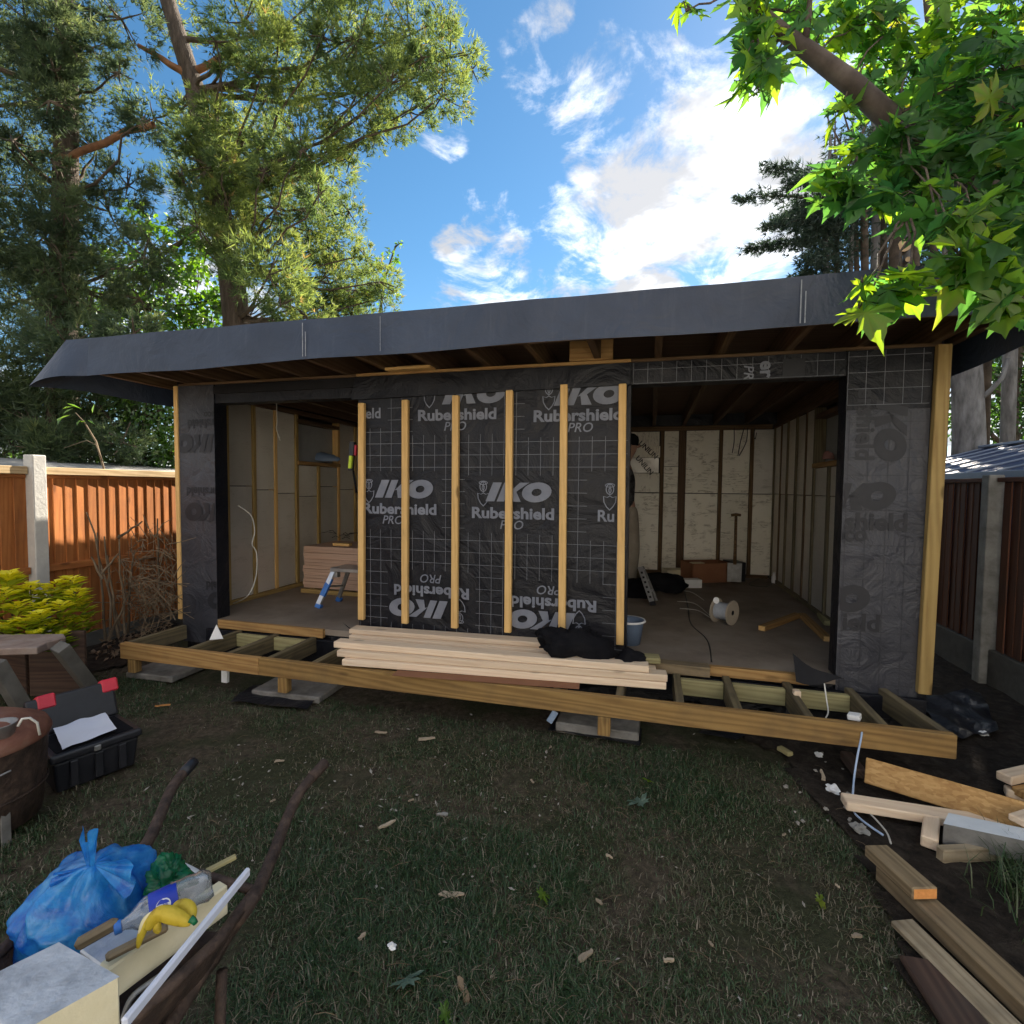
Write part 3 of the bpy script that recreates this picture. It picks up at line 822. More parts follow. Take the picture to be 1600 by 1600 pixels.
    for s, px, py, wpx, rot, mir in (('IKO', 307, 693, 62, math.pi, False), ('IKO', 322, 800, 62, math.pi, False), ('O', 338, 938, 24, math.pi, False)):
        u, z = FP(px, py)
        logo('printed_logo', u, z, -.006, 0.16 if s != 'O' else .15, M['print_dark'], lp, rot, only=s)
    for s, px, py, h in (('ershield', 318, 662, .075), ('eco', 328, 647, .06), ('ershield', 316, 768, .075), ('eld', 332, 915, .075)):
        u, z = FP(px, py); put_text('printed_lettering', s, W(u, -.006, z), h, M['print_dark'], lp, rot=math.pi, bold=.03)
    CLIP[0] = (u0 + .006, um - .004)
    for px, py in ((1370, 775), (1330, 935)):
        u, z = FP(px, py); logo('printed_logo', u, z, -.006, .17, M['print_dark'], rp, 0, only='O')
    u, z = FP(1340, 776); logo('printed_logo', u, z, -.005, .17, M['print_dark'], rp, 0, only='K')
    for s, px, py, h, rot in (('shield', 1368, 815, .105, 0), ('eco', 1328, 837, .09, 0), ('ield', 1345, 972, .105, 0), ('ershield', 1353, 662, .10, -math.pi / 2)):
        u, z = FP(px, py); put_text('printed_lettering', s, W(u, -.006, z), h, M['print_dark'], rp, rot=rot, bold=.03)
    u, z = FP(1392, 660); logo('printed_logo', u, z, -.006, .17, M['print_dark'], rp, -math.pi / 2, only='KO')
    gridlines('printed_grid', u0 + .02, um - .02, .22, ztop - .05, -.004, rp, [], .11, mat=M['print_faint'])
    gridlines('printed_grid', UL + .03, FP(337, 800)[0] - .02, .35, 2.0, -.004, lp, [], .10, mat=M['print_faint'])
    CLIP[0] = None
    # ---- centre panel
    cp = part_empty('centre_panel', room, W(0, 0, FLZ))
    zb = FP(760, 1000)[1]
    zl1 = FP(760, 735)[1]; zl2 = FP(760, 880)[1]
    mb = MB(); bbox(mb, uc0 + .004, uc1 - .004, 0.012, .13, FLZ + .002, TOP - .003); mb.build('panel_frame', M['dark_stud'], cp)
    s3 = part_empty('membrane_sheet', cp, W(0, 0, zb))
    for k, (z0, z1, v) in enumerate(((FLZ - .03, zl2 + .09, .006), (zl2, zl1 + .09, .001), (zl1, TOP - .01, -.004))):
        def fn(a, b, z0=z0, z1=z1, v=v, k=k):
            u = uc0 + (uc1 - uc0) * a; z = z0 + (z1 - z0) * b
            if b == 0: z += .006 * math.sin(a * 19 + k * 2)
            return W(u, v - .003 - wave(u, z), z)
        mb = MB(); mb.sheet(fn, 110, 44)
        mb.build('membrane_sheet', M['membrane'], cp, smooth=True)
    bpy.data.objects.remove(s3)
    mb = MB(); bbox(mb, uc1 - .003, uc1 + .006, -.002, .132, FLZ, TOP - .003); mb.build('edge_wrap', M['membrane'], cp)
    mb = MB(); bbox(mb, uc0 - .006, uc0 + .003, -.002, .132, FLZ, TOP - .003); mb.build('edge_wrap', M['membrane'], cp)
    # loose corner of membrane sticking out at the foot
    a = FP(560, 975); mb = MB()
    mb.sheet(lambda s, t: W(a[0] - .10 * t * (1 - s) + .25 * s, -.02 - .05 * t, a[1] - .09 + .11 * t * (1 - s) ** 1.5 - .03 * s), 6, 4)
    mb.build('loose_flap', M['membrane'], cp, smooth=True)
    bt = [(565, 630, 968), (633, 625, 974), (712, 618, 981), (796, 610, 988), (881, 601, 995), (972.5, 600, 1007)]
    for i, (px, ya, yb) in enumerate(bt):
        a = FP(px + .5, ya, -.03); b = FP(px - (1.5 * i / 2 if i > 1 else 0), yb, -.03)
        timber('batten', W(b[0], -.029, b[1]), W(a[0], -.029, a[1]), .052, .038, M['batten'], cp, up=V)
    # top band and the strip above it
    za, zc = FP(562, 624, -.03)[1], FP(980, 601, -.03)[1]
    mb = MB(); mb.hexa([W(uc0 - .05, -.035, za), W(uc1 + .002, -.035, zc), W(uc1 + .002, -.008, zc), W(uc0 - .05, -.008, za),
                        W(uc0 - .02, -.035, TOP - .012), W(uc1 + .002, -.035, TOP - .012), W(uc1 + .002, -.008, TOP - .012), W(uc0 - .02, -.008, TOP - .012)])
    mb.build('top_band', M['membrane'], cp)
    ubox('top_strip', uc0 + .0, uc1 + .002, -.045, .02, TOP - .010, TOP + .012, M['sill'], cp)
    # prints
    CLIP[0] = (uc0 + .008, uc1 - .008); WAVE[0] = True
    blocks = []
    def block(cx, cy, iko, emb, pro, flip=False, wpx=130, emblem=True, letters=True):
        u, z = FP(cx, cy); ui, zi = FP(*iko); ue, ze = FP(*emb); up_, zp = FP(*pro)
        rot = math.pi if flip else 0.0
        vv = -.0105
        logo('printed_logo', ui, zi, vv, .142, M['print_white'], cp, rot, only='IKO', wide=1.3)
        if emblem: emblem_print('printed_emblem', ue, ze, vv, .20, M['print_white'], cp, rot)
        put_text('printed_lettering', 'Rubershield', W(u, vv, z), .080, M['print_white'], cp, rot=rot, bold=.034, width=.635)
        put_text('printed_lettering', 'PRO', W(up_, vv, zp), .066, M['print_white'], cp, rot=rot, bold=.008, shear=.22)
        lo, hi = (zp - .07, zi + .13) if not flip else (zi - .13, zp + .07)
        blocks.append((u - .37, u + .37, lo, hi))
    u, z = FP(584, 646); put_text('printed_lettering', 'eld', W(u, -.0105, z), .080, M['print_white'], cp, bold=.022); blocks.append((u - .6, u + .14, z - .13, z + .4))
    block(714, 648, (738, 616), (672, 618), (712, 666))
    block(902, 649, (918, 617), (858, 620), (907, 668))
    block(625, 795, (630, 764), (578, 767), (615, 812))
    block(801, 802, (808, 769), (756, 771), (800, 820))
    u, z = FP(947, 806); put_text('printed_lettering', 'Ru', W(u, -.0105, z), .080, M['print_white'], cp, bold=.022)
    ue, ze = FP(953, 776); emblem_print('printed_emblem', ue, ze, -.0105, .20, M['print_white'], cp, 0); blocks.append((u - .15, u + .6, z - .17, z + .3))
    block(674, 924, (656, 950), (719, 955), (674, 904), True)
    block(864, 943, (848, 969), (905, 974), (858, 922), True)
    gridlines('printed_grid', uc0 + .01, uc1 - .01, FLZ + .05, TOP - .15, -.0095, cp, blocks, .093)
    CLIP[0] = None; WAVE[0] = False
    # ---- roof
    rf = part_empty('roof', room, W(0, DEP / 2, TOP))
    ue0, ue1, ve0, ve1 = UL - .39, UR + .14, -.63, DEP + .35
    mb = MB(); bbox(mb, ue0 + .03, ue1 - .03, ve0 + .03, ve1, TOP + .172, TOP + .19); mb.build('roof_deck', M['roof_wood'], rf)
    k = 0; u = ue0 + .08
    while u < ue1 - .04:
        ubox('joist', u - .0235, u + .0235, ve0 + .05, ve1 - .03, TOP + .022, TOP + .170, M['roof_wood'] if k % 3 else M['dark_stud'], rf)
        u += .405; k += 1
    ubox('joist', ue1 - .08, ue1 - .033, ve0 + .05, ve1 - .03, TOP + .022, TOP + .170, M['roof_wood'], rf)
    ubox('wall_plate', UL, UR, .005, .13, TOP - .001, TOP + .021, M['dark_stud'], rf)
    ubox('fascia_board', ue0 + .02, ue1 - .02, ve0 + .025, ve0 + .047, TOP + .0, TOP + .19, M['roof_wood'], rf)
    # rubber: one sheet over the top, one turned down along the front, skirts at the sides
    mb = MB(); bbox(mb, ue0 + .012, ue1 - .012, ve0 + .012, ve1, TOP + .195, TOP + .205); mb.build('roof_rubber', M['rubber'], rf)
    def fsheet(a, b):
        u = ue0 + (ue1 - ue0) * a
        zt = TOP + .258 - .012 * a
        zbm = TOP - .045 + .035 * min(1, a * 1.8) + .006 * math.sin(a * 23)
        z = zt + (zbm - zt) * b
        wob = .016 * mnoise.noise(Vector((u * 1.6, z * 3, 3.3))) + .005 * mnoise.noise(Vector((u * 6, z * 4, 1)))
        return W(u, ve0 - wob - .012 * b * (1 - a), z)
    mb = MB(); mb.sheet(fsheet, 90, 8)
    # turned over the upstand
    mb.sheet(lambda a, b: Vector(fsheet(a, 0)) + V * (.05 * b) - Vector((0, 0, .05 * b * b)), 90, 2)
    o = mb.build('front_rubber', [M['rubber']], rf, smooth=True)
    for (uc, dz) in ((FP(475, 530, ve0)[0], 0), (FP(1249, 470, ve0)[0], 0), (FP(596, 520, ve0)[0], .02)):
        for q in range(2 if dz == 0 else 1):
            mb = MB()
            bbox(mb, uc + q * .022, uc + q * .022 + (.006 if dz == 0 else .003), ve0 - .0195, ve0 - .0185, TOP + .0, TOP + .225 - q * .06)
            mb.build('chalk_mark', M['chalk'], rf)
    # left skirt, flaring out at the front corner
    tipu, tipz = FP(40, 612, ve0 - .05)
    def lskirt(a, b):                               # a: front -> back, b: top -> bottom
        v = ve0 + (ve1 - ve0) * a
        fl = max(0, 1 - a * 5.5) ** 1.6
        z = TOP + .257 - b * (.335 + .07 * min(1, a * 3)) - .02 * b * fl
        u = ue0 - b * (.02 + (ue0 - tipu - .03) * fl) - .012 * b * math.sin(a * 17)
        return W(u, v - .03 * b * fl, z + .015 * b * math.sin(a * 31))
    mb = MB(); mb.sheet(lskirt, 46, 8)
    # fold of spare rubber round the corner
    def fold(a, b):
        p0 = Vector(lskirt(0, b)); p1 = Vector(fsheet(0, b)); p2 = Vector(fsheet(.035, b))
        q = p0 * (1 - a) ** 2 + (p1 * 1 + (-V) * (.07 * b)) * 2 * a * (1 - a) + p2 * a * a
        return q - V * (.003 * (1 - a) + .05 * b * math.sin(math.pi * a))
    mb.sheet(fold, 12, 8)
    mb.build('side_rubber', M['rubber'], rf, smooth=True)
    def rskirt(a, b):
        v = ve0 + (ve1 - ve0) * a
        return W(ue1 + .012 * b * math.sin(a * 13), v, TOP + .245 - b * (.36 + .03 * math.sin(a * 9)))
    mb = MB(); mb.sheet(rskirt, 40, 6); mb.build('side_rubber', M['rubber'], rf, smooth=True)
    # loose packing pieces above the centre panel
    a = FP(595, 580, -.2); b = FP(655, 574, -.2)
    timber('packing_board', W(a[0], -.09, TOP + .012), W(b[0] + .06, -.09, TOP + .014), .11, .022, M['batten'], rf)
    timber('packing_board', W(a[0] + .06, -.03, TOP + .034), W(b[0], -.03, TOP + .036), .09, .022, M['sill'], rf)
    a = FP(888, 560, -.1); b = FP(957, 556, -.1)
    ubox('blocking_board', a[0], b[0], -.06, -.038, TOP + .013, TOP + .165, M['sill'], rf)

# ---- flat prints
CLIP = [None]
WAVE = [False]
def wave(u, z):
    a = mnoise.noise(Vector((u * 2.4, z * 1.3, 4.4))); b = 1 - abs(mnoise.noise(Vector((u * 3.1 + z * 1.5, z * 2.2 - u, 8.8)))) * 2.4
    return .0055 * a + .0045 * max(0, b) ** 3
def clipu(q_):
    if CLIP[0] is None: return q_
    u = (q_ - O).dot(U); c = min(max(u, CLIP[0][0]), CLIP[0][1])
    return q_ + U * (c - u) - V * (wave(c, q_.z) if WAVE[0] else 0)
def text_shape(s, shear=0.0, bold=0.0):
    cu = bpy.data.curves.new('t', 'FONT'); cu.body = s; cu.size = 1.0; cu.shear = shear; cu.offset = bold
    cu.align_x = 'CENTER'; cu.align_y = 'CENTER'; cu.resolution_u = 3
    ob = bpy.data.objects.new('t', cu); COL.objects.link(ob)
    dg = bpy.context.evaluated_depsgraph_get()
    me = bpy.data.meshes.new_from_object(ob.evaluated_get(dg))
    vs = [v.co.copy() for v in me.vertices]; fs = [tuple(p.vertices) for p in me.polygons]
    bpy.data.objects.remove(ob); bpy.data.curves.remove(cu); bpy.data.meshes.remove(me)
    return vs, fs
_tx = {}
def put_text(name, s, P, h, mat, root, rot=0.0, bold=0.0, shear=0.0, width=None, ex=None, ey=None):
    """h is the height of a capital letter"""
    k = (s, bold, shear)
    if k not in _tx: _tx[k] = text_shape(s, shear, bold)
    vs, fs = _tx[k]
    xs = [v.x for v in vs]; ys = [v.y for v in vs]
    cx, cy = (min(xs) + max(xs)) / 2, (min(ys) + max(ys)) / 2
    sy = h / 0.70; sx = sy if width is None else width / (max(xs) - min(xs))
    ex = ex or U; ey = ey or Vector((0, 0, 1))
    c, sn = math.cos(rot), math.sin(rot)
    out = []
    for v in vs:
        x, y = (v.x - cx) * sx, (v.y - cy) * sy
        out.append(clipu(Vector(P) + ex * (x * c - y * sn) + ey * (x * sn + y * c)))
    return mesh_obj(name, out, fs, mat, root)
def flat_shape(name, polys, u, z, v, h, mat, root, rot=0.0):
    """polys: list of (points, faces) in units of h"""
    c, sn = math.cos(rot), math.sin(rot)
    vs, fs = [], []
    for pts, fc in polys:
        n = len(vs)
        for x, y in pts:
            x *= h; y *= h
            vs.append(clipu(W(u + x * c - y * sn, v, z + x * sn + y * c)))
        fs += [tuple(n + i for i in f) for f in fc]
    return mesh_obj(name, vs, fs, mat, root)
def ring(cx, cy, rx, ry, ix, iy, sl=0.0, n=24):
    pts = []
    for k in range(n):
        q = 2 * math.pi * k / n
        x, y = math.cos(q) * rx, math.sin(q) * ry; pts.append((cx + x + sl * y, cy + y))
    for k in range(n):
        q = 2 * math.pi * k / n
        x, y = math.cos(q) * ix, math.sin(q) * iy; pts.append((cx + x + sl * y, cy + y))
    return pts, [(k, (k + 1) % n, n + (k + 1) % n, n + k) for k in range(n)]
def logo(name, u, z, v, h, mat, root, rot, only='IKO', wide=1.0):
    sl = .32
    def sh(p): return [(x + sl * y, y) for x, y in p]
    polys = []
    I = (sh([(-1.15, -.5), (-.78, -.5), (-.78, .5), (-1.15, .5)]), [(0, 1, 2, 3)])
    K1 = (sh([(-.68, -.5), (-.36, -.5), (-.36, .5), (-.68, .5)]), [(0, 1, 2, 3)])
    K2 = (sh([(-.355, -.08), (-.02, .5), (.36, .5), (-.02, .02)]), [(0, 3, 2, 1)])
    K3 = (sh([(-.30, .07), (-.02, .015), (.33, -.5), (-.06, -.5)]), [(0, 3, 2, 1)])
    Or = ring(.82, 0, .60, .52, .20, .19, .15)
    if only == 'IKO': polys = [I, K1, K2, K3, Or]
    elif only == 'O': polys = [ring(0, 0, .60, .52, .20, .19, .15)]
    elif only == 'K': polys = [K1, K2, K3]
    elif only == 'KO': polys = [K1, K2, K3, Or]
    polys = [([(x * wide, y) for x, y in a], b) for a, b in polys]
    return flat_shape(name, polys, u, z, v, h, mat, root, rot)
def emblem_print(name, u, z, v, h, mat, root, rot):
    def outline(pts, w):
        n = len(pts); cx = sum(p[0] for p in pts) / n; cy = sum(p[1] for p in pts) / n
        inn = [(cx + (x - cx) * (1 - w), cy + (y - cy) * (1 - w)) for x, y in pts]
        return pts + inn, [(k, (k + 1) % n, n + (k + 1) % n, n + k) for k in range(n)]
    shield = [(-.24, .02), (-.1, -.02), (0, .04), (.1, -.02), (.24, .02), (.22, -.2), (.12, -.38), (0, -.5), (-.12, -.38), (-.22, -.2)]
    polys = [outline(shield, .16), ring(0, .26, .15, .2, .115, .165, 0, 16), ring(0, .22, .06, .1, .035, .07, 0, 10), ring(0, .40, .18, .08, .15, .05, 0, 12),
             ([(-.012, .03), (.012, .03), (.012, .45), (-.012, .45)], [(0, 1, 2, 3)])]
    return flat_shape(name, polys, u, z, v, h, mat, root, rot)
def gridlines(name, u0, u1, z0, z1, v, root, holes, sp, mat=None):
    mb = MB(); wd = .0034
    def free(u, z): return not any(a < u < b and c < z < d for a, b, c, d in holes)
    nu = int((u1 - u0) / sp) + 1; nz = int((z1 - z0) / sp) + 1
    sub = 3
    for i in range(nu + 1):
        u = u0 + i * sp
        if u > u1: break
        for j in range(nz * sub):
            za, zb = z0 + j * sp / sub, min(z1, z0 + (j + 1) * sp / sub)
            if za >= z1: break
            if free(u, (za + zb) / 2):
                mb.add([clipu(x_) for x_ in (W(u - wd / 2, v, za), W(u + wd / 2, v, za), W(u + wd / 2, v, zb), W(u - wd / 2, v, zb))], [(0, 1, 2, 3)])
    for j in range(nz + 1):
        z = z0 + j * sp
        if z > z1: break
        for i in range(nu * sub):
            ua, ub = u0 + i * sp / sub, min(u1, u0 + (i + 1) * sp / sub)
            if ua >= u1: break
            if free((ua + ub) / 2, z):
                mb.add([clipu(x_) for x_ in (W(ua, v - .0003, z - wd / 2), W(ub, v - .0003, z - wd / 2), W(ub, v - .0003, z + wd / 2), W(ua, v - .0003, z + wd / 2))], [(0, 1, 2, 3)])
    if mb.v: return mb.build(name, mat or M['print_grid'], root)
def wrinkled_box(name, u0, u1, v0, v1, z0, z1, mat, root, side):
    mb = MB()
    mb.sheet(lambda a, b: W(u0 + (u1 - u0) * a, v0 - .003 * abs(mnoise.noise(Vector((a * 4 + u0, b * 9, 2)))) * (1 if 0 < a < 1 else 0), z0 + (z1 - z0) * b), 12, 36, 0)
    mb.sheet(lambda a, b: W(u1, v0 + (v1 - v0) * a, z0 + (z1 - z0) * b), 2, 8, 1)
    mb.sheet(lambda a, b: W(u0, v1 + (v0 - v1) * a, z0 + (z1 - z0) * b), 2, 8, 1)
    mb.sheet(lambda a, b: W(u1 + (u0 - u1) * a, v1, z0 + (z1 - z0) * b), 2, 8, 1)
    mb.add([W(u0, v0, z1), W(u1, v0, z1), W(u1, v1, z1), W(u0, v1, z1)], [(0, 1, 2, 3)], 1)
    return mb.build(name, [mat, side], root, smooth=True)
build_room()
# a flap of black membrane hanging out at the foot of the right pier
mb = MB(); a = FP(1240, 1022, -.05); b = FP(1310, 1060, -.05)
mb.sheet(lambda s, t: W(a[0] + .30 * s, -.03 - .10 * t * (1 - s) - .02 * math.sin(s * 3), (a[1] - .16 * s) * (1 - t) + t * (b[1] - .02 + .0 * s) - .02 * math.sin(s * 5)), 8, 6)
mb.build('loose_flap', M['rubber_back'], room, smooth=True)

# ------------------------------------------------------------------ deck frame in front
deck = thing('deck_frame', 'low unfinished treated timber deck frame along the front of the room', 'deck frame', W(0, -.3, 0))
VB = -0.62
def build_deck():
    def bu(px, py, z): 
        p = GP(px, py, z); return (p - O).dot(U)
    def on(px): return FP(px, 1050, VB)[0]
    zt0, zt1 = .285, .305
    a0, a1, a2 = on(188), on(404), on(1502)
    def zt(u): return zt0 + (zt1 - zt0) * (u - a0) / (a2 - a0)
    H = .125
    def beam(n, u0, u1, m): timber(n, W(u0, VB + .0235, zt(u0) - H / 2), W(u1, VB + .0235, zt(u1) - H / 2), .047, H, m, deck)
    beam('front_beam', a0, a1 - .002, M['sill']); beam('front_beam', a1, a2, M['beam'])
    js = [a0 + .03, on(287), on(350), on(414), on(484), on(575), on(670), on(770), on(868), on(968), on(1065), on(1158), on(1272), on(1392)]
    for i, u in enumerate(js):
        sk = 0.0
        timber('joist', W(u, VB + .05, zt(u) - .002 - H / 2), W(u + sk, -.055, zt(u) - H / 2 + .004), .047, H, M['joist'], deck)
    timber('joist', W(a2 - .03, VB + .05, zt(a2) - H / 2 - .002), W(a2 - .10, .02, zt(a2) - H / 2), .047, H, M['joist'], deck)
    for i in (1, 2, 10, 11, 12):
        u0, u1 = js[i] + .026, js[i + 1] - .026
        d = -.13 if i < 5 else -.17
        ubox('nogging', u0, u1, d, d + .045, zt(u0) - .115, zt(u0) - .01, M['nogging'], deck)
    ubox('nogging', js[4] + .026, js[5] - .026, -.09, -.045, zt(js[4]) - .11, zt(js[4]) - .008, M['beam'], deck)
    ubox('ledger', UL + .32, UR - .02, -.05, -.012, .13, .27, M['membrane'], deck)
    for px in (205, 440, 945):
        u = on(px); zb = zt(u) - H - .002
        timber('support_block', W(u, VB + .03, .055), W(u, VB + .03, zb), .075, .06, M['beam'], deck, up=V)
    timber('joist_packer', W(on(1276), -.26, .20), W(on(1276), -.26, .33), .04, .045, M['pse'], deck, up=V)
build_deck()

# ------------------------------------------------------------------ fences
def fence_left():
    A = DP(52, 800, 4.42); A.z = 0
    d = V.copy()
    nrm = U.copy()                                  # towards the garden
    zt = 1.66
    root = thing('panel_fence', 'orange-brown featheredge panel fence with concrete post left of the room', 'fence', A)
    def pt(s, z, o=0): return A + d * s + nrm * o + Vector((0, 0, z))
    # concrete posts at the joints
    w = .052
    for sp in (0, -1.9, 1.9):
        mb = MB()
        mb.hexa([pt(sp - w, 0, -.02), pt(sp - w, 0, .095), pt(sp + w, 0, .095), pt(sp + w, 0, -.02), pt(sp - w, zt + .13, -.02), pt(sp - w, zt + .13, .095), pt(sp + w, zt + .13, .095), pt(sp + w, zt + .13, -.02)])
        o = mb.build('concrete_post', M['post'], root)
        bv = o.modifiers.new('b', 'BEVEL'); bv.width = .008; bv.segments = 2
    s = -3.8; k = 0
    while s < 5.4:
        if min(abs(s), abs(s + 1.9), abs(s - 1.9)) > .06:
            ln = zt - .155
            timber('fence_board', pt(s, .12, .002 * (k % 3)), pt(s, .12 + ln, .002 * (k % 3)), .104, .012, M['fence'], root, up=nrm + d * .13, c=.002)
        s += .0975; k += 1
    for s0, s1 in ((-3.8, -1.96), (-1.84, -.06), (.06, 1.84), (1.96, 5.4)):
        timber('cap_rail', pt(s0, zt - .002, .014), pt(s1, zt - .002, .014), .075, .066, M['fence_cap'], root)
        timber('fence_rail', pt(s0, zt - .052, .010), pt(s1, zt - .052, .010), .034, .030, M['fence'], root)
        timber('fence_rail', pt(s0, .80, .028), pt(s1, .80, .028), .04, .06, M['fence'], root)
        timber('gravel_board', pt(s0, .06, 0), pt(s1, .06, 0), .05, .15, M['concrete_dark'], root)
    # felted outbuilding roof just over the fence
    r = thing('neighbour_shed', 'low grey felt roof just showing over the orange fence', 'shed', pt(3.0, 0, -1.2))
    mb = MB(); a, b, c, e = pt(.3, 1.60, -.15), pt(4.5, 1.60, -.15), pt(4.5, 1.80, -2.4), pt(.3, 1.80, -2.4)
    up = Vector((0, 0, .05))
    mb.hexa([a, e, c, b, a + up, e + up, c + up, b + up]); mb.build('roof', M['concrete'], r)
    mb = MB(); mb.hexa([pt(.45, -.02, -.3), pt(.45, -.02, -2.2), pt(4.3, -.02, -2.2), pt(4.3, -.02, -.3),
                        pt(.45, 1.60, -.3), pt(.45, 1.76, -2.2), pt(4.3, 1.76, -2.2), pt(4.3, 1.60, -.3)]); mb.build('wall', M['fence_dark'], r)
fence_left()
def fence_right():
    A = GP(1540, 1066, 0)
    d = V.copy(); nrm = -U
    zt = 1.66
    root = thing('panel_fence', 'dark red-brown fence with concrete posts right of the room', 'fence', A)
    def pt(s, z, o=0): return A + d * s + nrm * o + Vector((0, 0, z))
    B = GP(1489, 1016, 0); sb = (B - A).dot(d)
    for s in (0, sb, -1.95, sb + 1.9):
        mb = MB(); w = .05
        mb.hexa([pt(s - w, -.02, -.03), pt(s + w, -.02, -.03), pt(s + w, -.02, .075), pt(s - w, -.02, .075),
                 pt(s - w, zt + .03, -.03), pt(s + w, zt + .03, -.03), pt(s + w, zt + .03, .075), pt(s - w, zt + .03, .075)])
        o = mb.build('concrete_post', M['concrete_dark'] if s > 0 else M['concrete'], root)
        bv = o.modifiers.new('b', 'BEVEL'); bv.width = .008; bv.segments = 2
    s = -3.2; k = 0
    while s < 4.6:
        if min(abs(s), abs(s - sb), abs(s + 1.95)) > .07:
            timber('fence_board', pt(s, .30, .006 * (k % 2)), pt(s, zt - .03, .006 * (k % 2)), .105, .012, M['fence_dark'], root, up=nrm + d * .12, c=.002)
        s += .098; k += 1
    for s0, s1 in ((-3.2, -2.0), (-1.9, -.06), (.06, sb - .06), (sb + .06, 4.6)):
        if s1 - s0 < .1: continue
        timber('gravel_board', pt(s0, .14, 0), pt(s1, .14, 0), .05, .30, M['concrete_dark'], root)
        timber('cap_rail', pt(s0, zt - .01, .004), pt(s1, zt - .01, .004), .05, .035, M['fence_dark'], root)
    # blue shed roof behind it
    r = thing('metal_shed', 'dark blue seamed metal shed roof behind the right fence', 'shed', pt(1.0, 0, -1.3))
    e0, e1 = pt(-2.2, 1.70, -.25), pt(3.6, 1.70, -.25)
    rg = .26
    q0, q1 = pt(-2.2, 1.70 + .42, -1.7), pt(3.6, 1.70 + .42, -1.7)
    up = Vector((0, 0, .03))
    mb = MB(); mb.hexa([e0, q0, q1, e1, e0 + up, q0 + up, q1 + up, e1 + up]); mb.build('roof_sheet', M['shed_blue'], r)
    n = 12
    for i in range(n):
        a = e0.lerp(e1, (i + .5) / n); b = q0.lerp(q1, (i + .5) / n)
        timber('roof_seam', a + up * 1.35, b + up * 1.35, .018, .018, M['shed_line'], r, share=(b - a).length)
    timber('ridge_cap', q0 + up * 1.6, q1 + up * 1.6, .16, .03, M['shed_line'], r)
    timber('eaves_trim', e0 + up * .2 - U * .02, e1 + up * .2 - U * .02, .03, .06, M['shed_line'], r)
    mb = MB(); mb.hexa([pt(-2.1, -.02, -.4), pt(3.5, -.02, -.4), pt(3.5, -.02, -1.65), pt(-2.1, -.02, -1.65),
                        pt(-2.1, 1.68, -.4), pt(3.5, 1.68, -.4), pt(3.5, 2.05, -1.65), pt(-2.1, 2.05, -1.65)]); mb.build('wall', M['shed_blue'], r)
fence_right()

# ------------------------------------------------------------------ the dwelling added unseen behind the viewer to bounce sunlight into the rooms
def bounce_dwelling():
    y0 = -5.4
    r = thing('bounce_house', 'unseen cream rendered building added behind the viewer to bounce sunlight', 'bounce_house', Vector((0, y0 - 3, 0)))
    tag(r, kind='thing')
    def hx(x0, x1, ya, yb, z0, z1): return [Vector(c) for c in ((x0, ya, z0), (x1, ya, z0), (x1, yb, z0), (x0, yb, z0), (x0, ya, z1), (x1, ya, z1), (x1, yb, z1), (x0, yb, z1))]
    wins = [(-4.2, -2.6, 3.2, 4.4), (-.7, .7, 3.2, 4.4), (2.6, 4.2, 3.2, 4.4), (-4.4, -2.4, 0.9, 2.2), (1.2, 4.2, 0.05, 2.2)]
    xs = sorted({-5.5, 5.5} | {w[0] for w in wins} | {w[1] for w in wins}); zs = sorted({0.0, 5.2} | {w[2] for w in wins} | {w[3] for w in wins})
    mb = MB()
    for i in range(len(xs) - 1):
        for j in range(len(zs) - 1):
            cx, cz = (xs[i] + xs[i + 1]) / 2, (zs[j] + zs[j + 1]) / 2
            if not any(a < cx < b and c < cz < d for a, b, c, d in wins):
                mb.add([(xs[i], y0, zs[j]), (xs[i + 1], y0, zs[j]), (xs[i + 1], y0, zs[j + 1]), (xs[i], y0, zs[j + 1])], [(3, 2, 1, 0)])
    mb.add([(-5.5, y0, 0), (-5.5, y0 - 7, 0), (-5.5, y0 - 7, 5.2), (-5.5, y0, 5.2)], [(0, 1, 2, 3)]); mb.add([(5.5, y0, 0), (5.5, y0 - 7, 0), (5.5, y0 - 7, 5.2), (5.5, y0, 5.2)], [(3, 2, 1, 0)])
    mb.add([(-5.5, y0 - 7, 0), (5.5, y0 - 7, 0), (5.5, y0 - 7, 5.2), (-5.5, y0 - 7, 5.2)], [(0, 1, 2, 3)])
    mb.build('wall', M['render'], r)
    for a, b, c, d in wins:
        m2 = MB(); m2.hexa(hx(a, b, y0 - .14, y0 - .12, c, d)); w = m2.build('window', M['pane'], r)
        for x in (a, (a + b) / 2 - .03, b - .06):
            m2 = MB(); m2.hexa(hx(x, x + .06, y0 - .115, y0 - .03, c, d)); m2.build('window_frame', M['white_plastic'], w)
        for zz in (c, d - .06):
            m2 = MB(); m2.hexa(hx(a + .062, b - .062, y0 - .112, y0 - .035, zz, zz + .06)); m2.build('window_frame', M['white_plastic'], w)
    m2 = MB(); m2.add([(-5.9, y0 + .4, 5.1), (5.9, y0 + .4, 5.1), (5.9, y0 - 3.5, 7.6), (-5.9, y0 - 3.5, 7.6), (-5.9, y0 - 7.4, 5.1), (5.9, y0 - 7.4, 5.1)], [(0, 1, 2, 3), (3, 2, 5, 4)]); m2.build('roof', M['roof_tile'], r)
    nx, ny = 16, 5
    pav = bpy.data.objects.new('bounce_patio', None); COL.objects.link(pav); pav.location = (0, y0 + 1.6, 0); tag(pav, kind='structure')  # pale paving, also added unseen to bounce sunlight
    for i in range(nx):
        for j in range(ny):
            x = -5.2 + .65 * i + .325; y = y0 + .05 + .62 * j + .31
            timber('paving_slab', (x - .32, y, .015), (x + .32, y, .015), .61, .03, M['slab_paving'], pav, c=.006, share=.64)
bounce_dwelling()

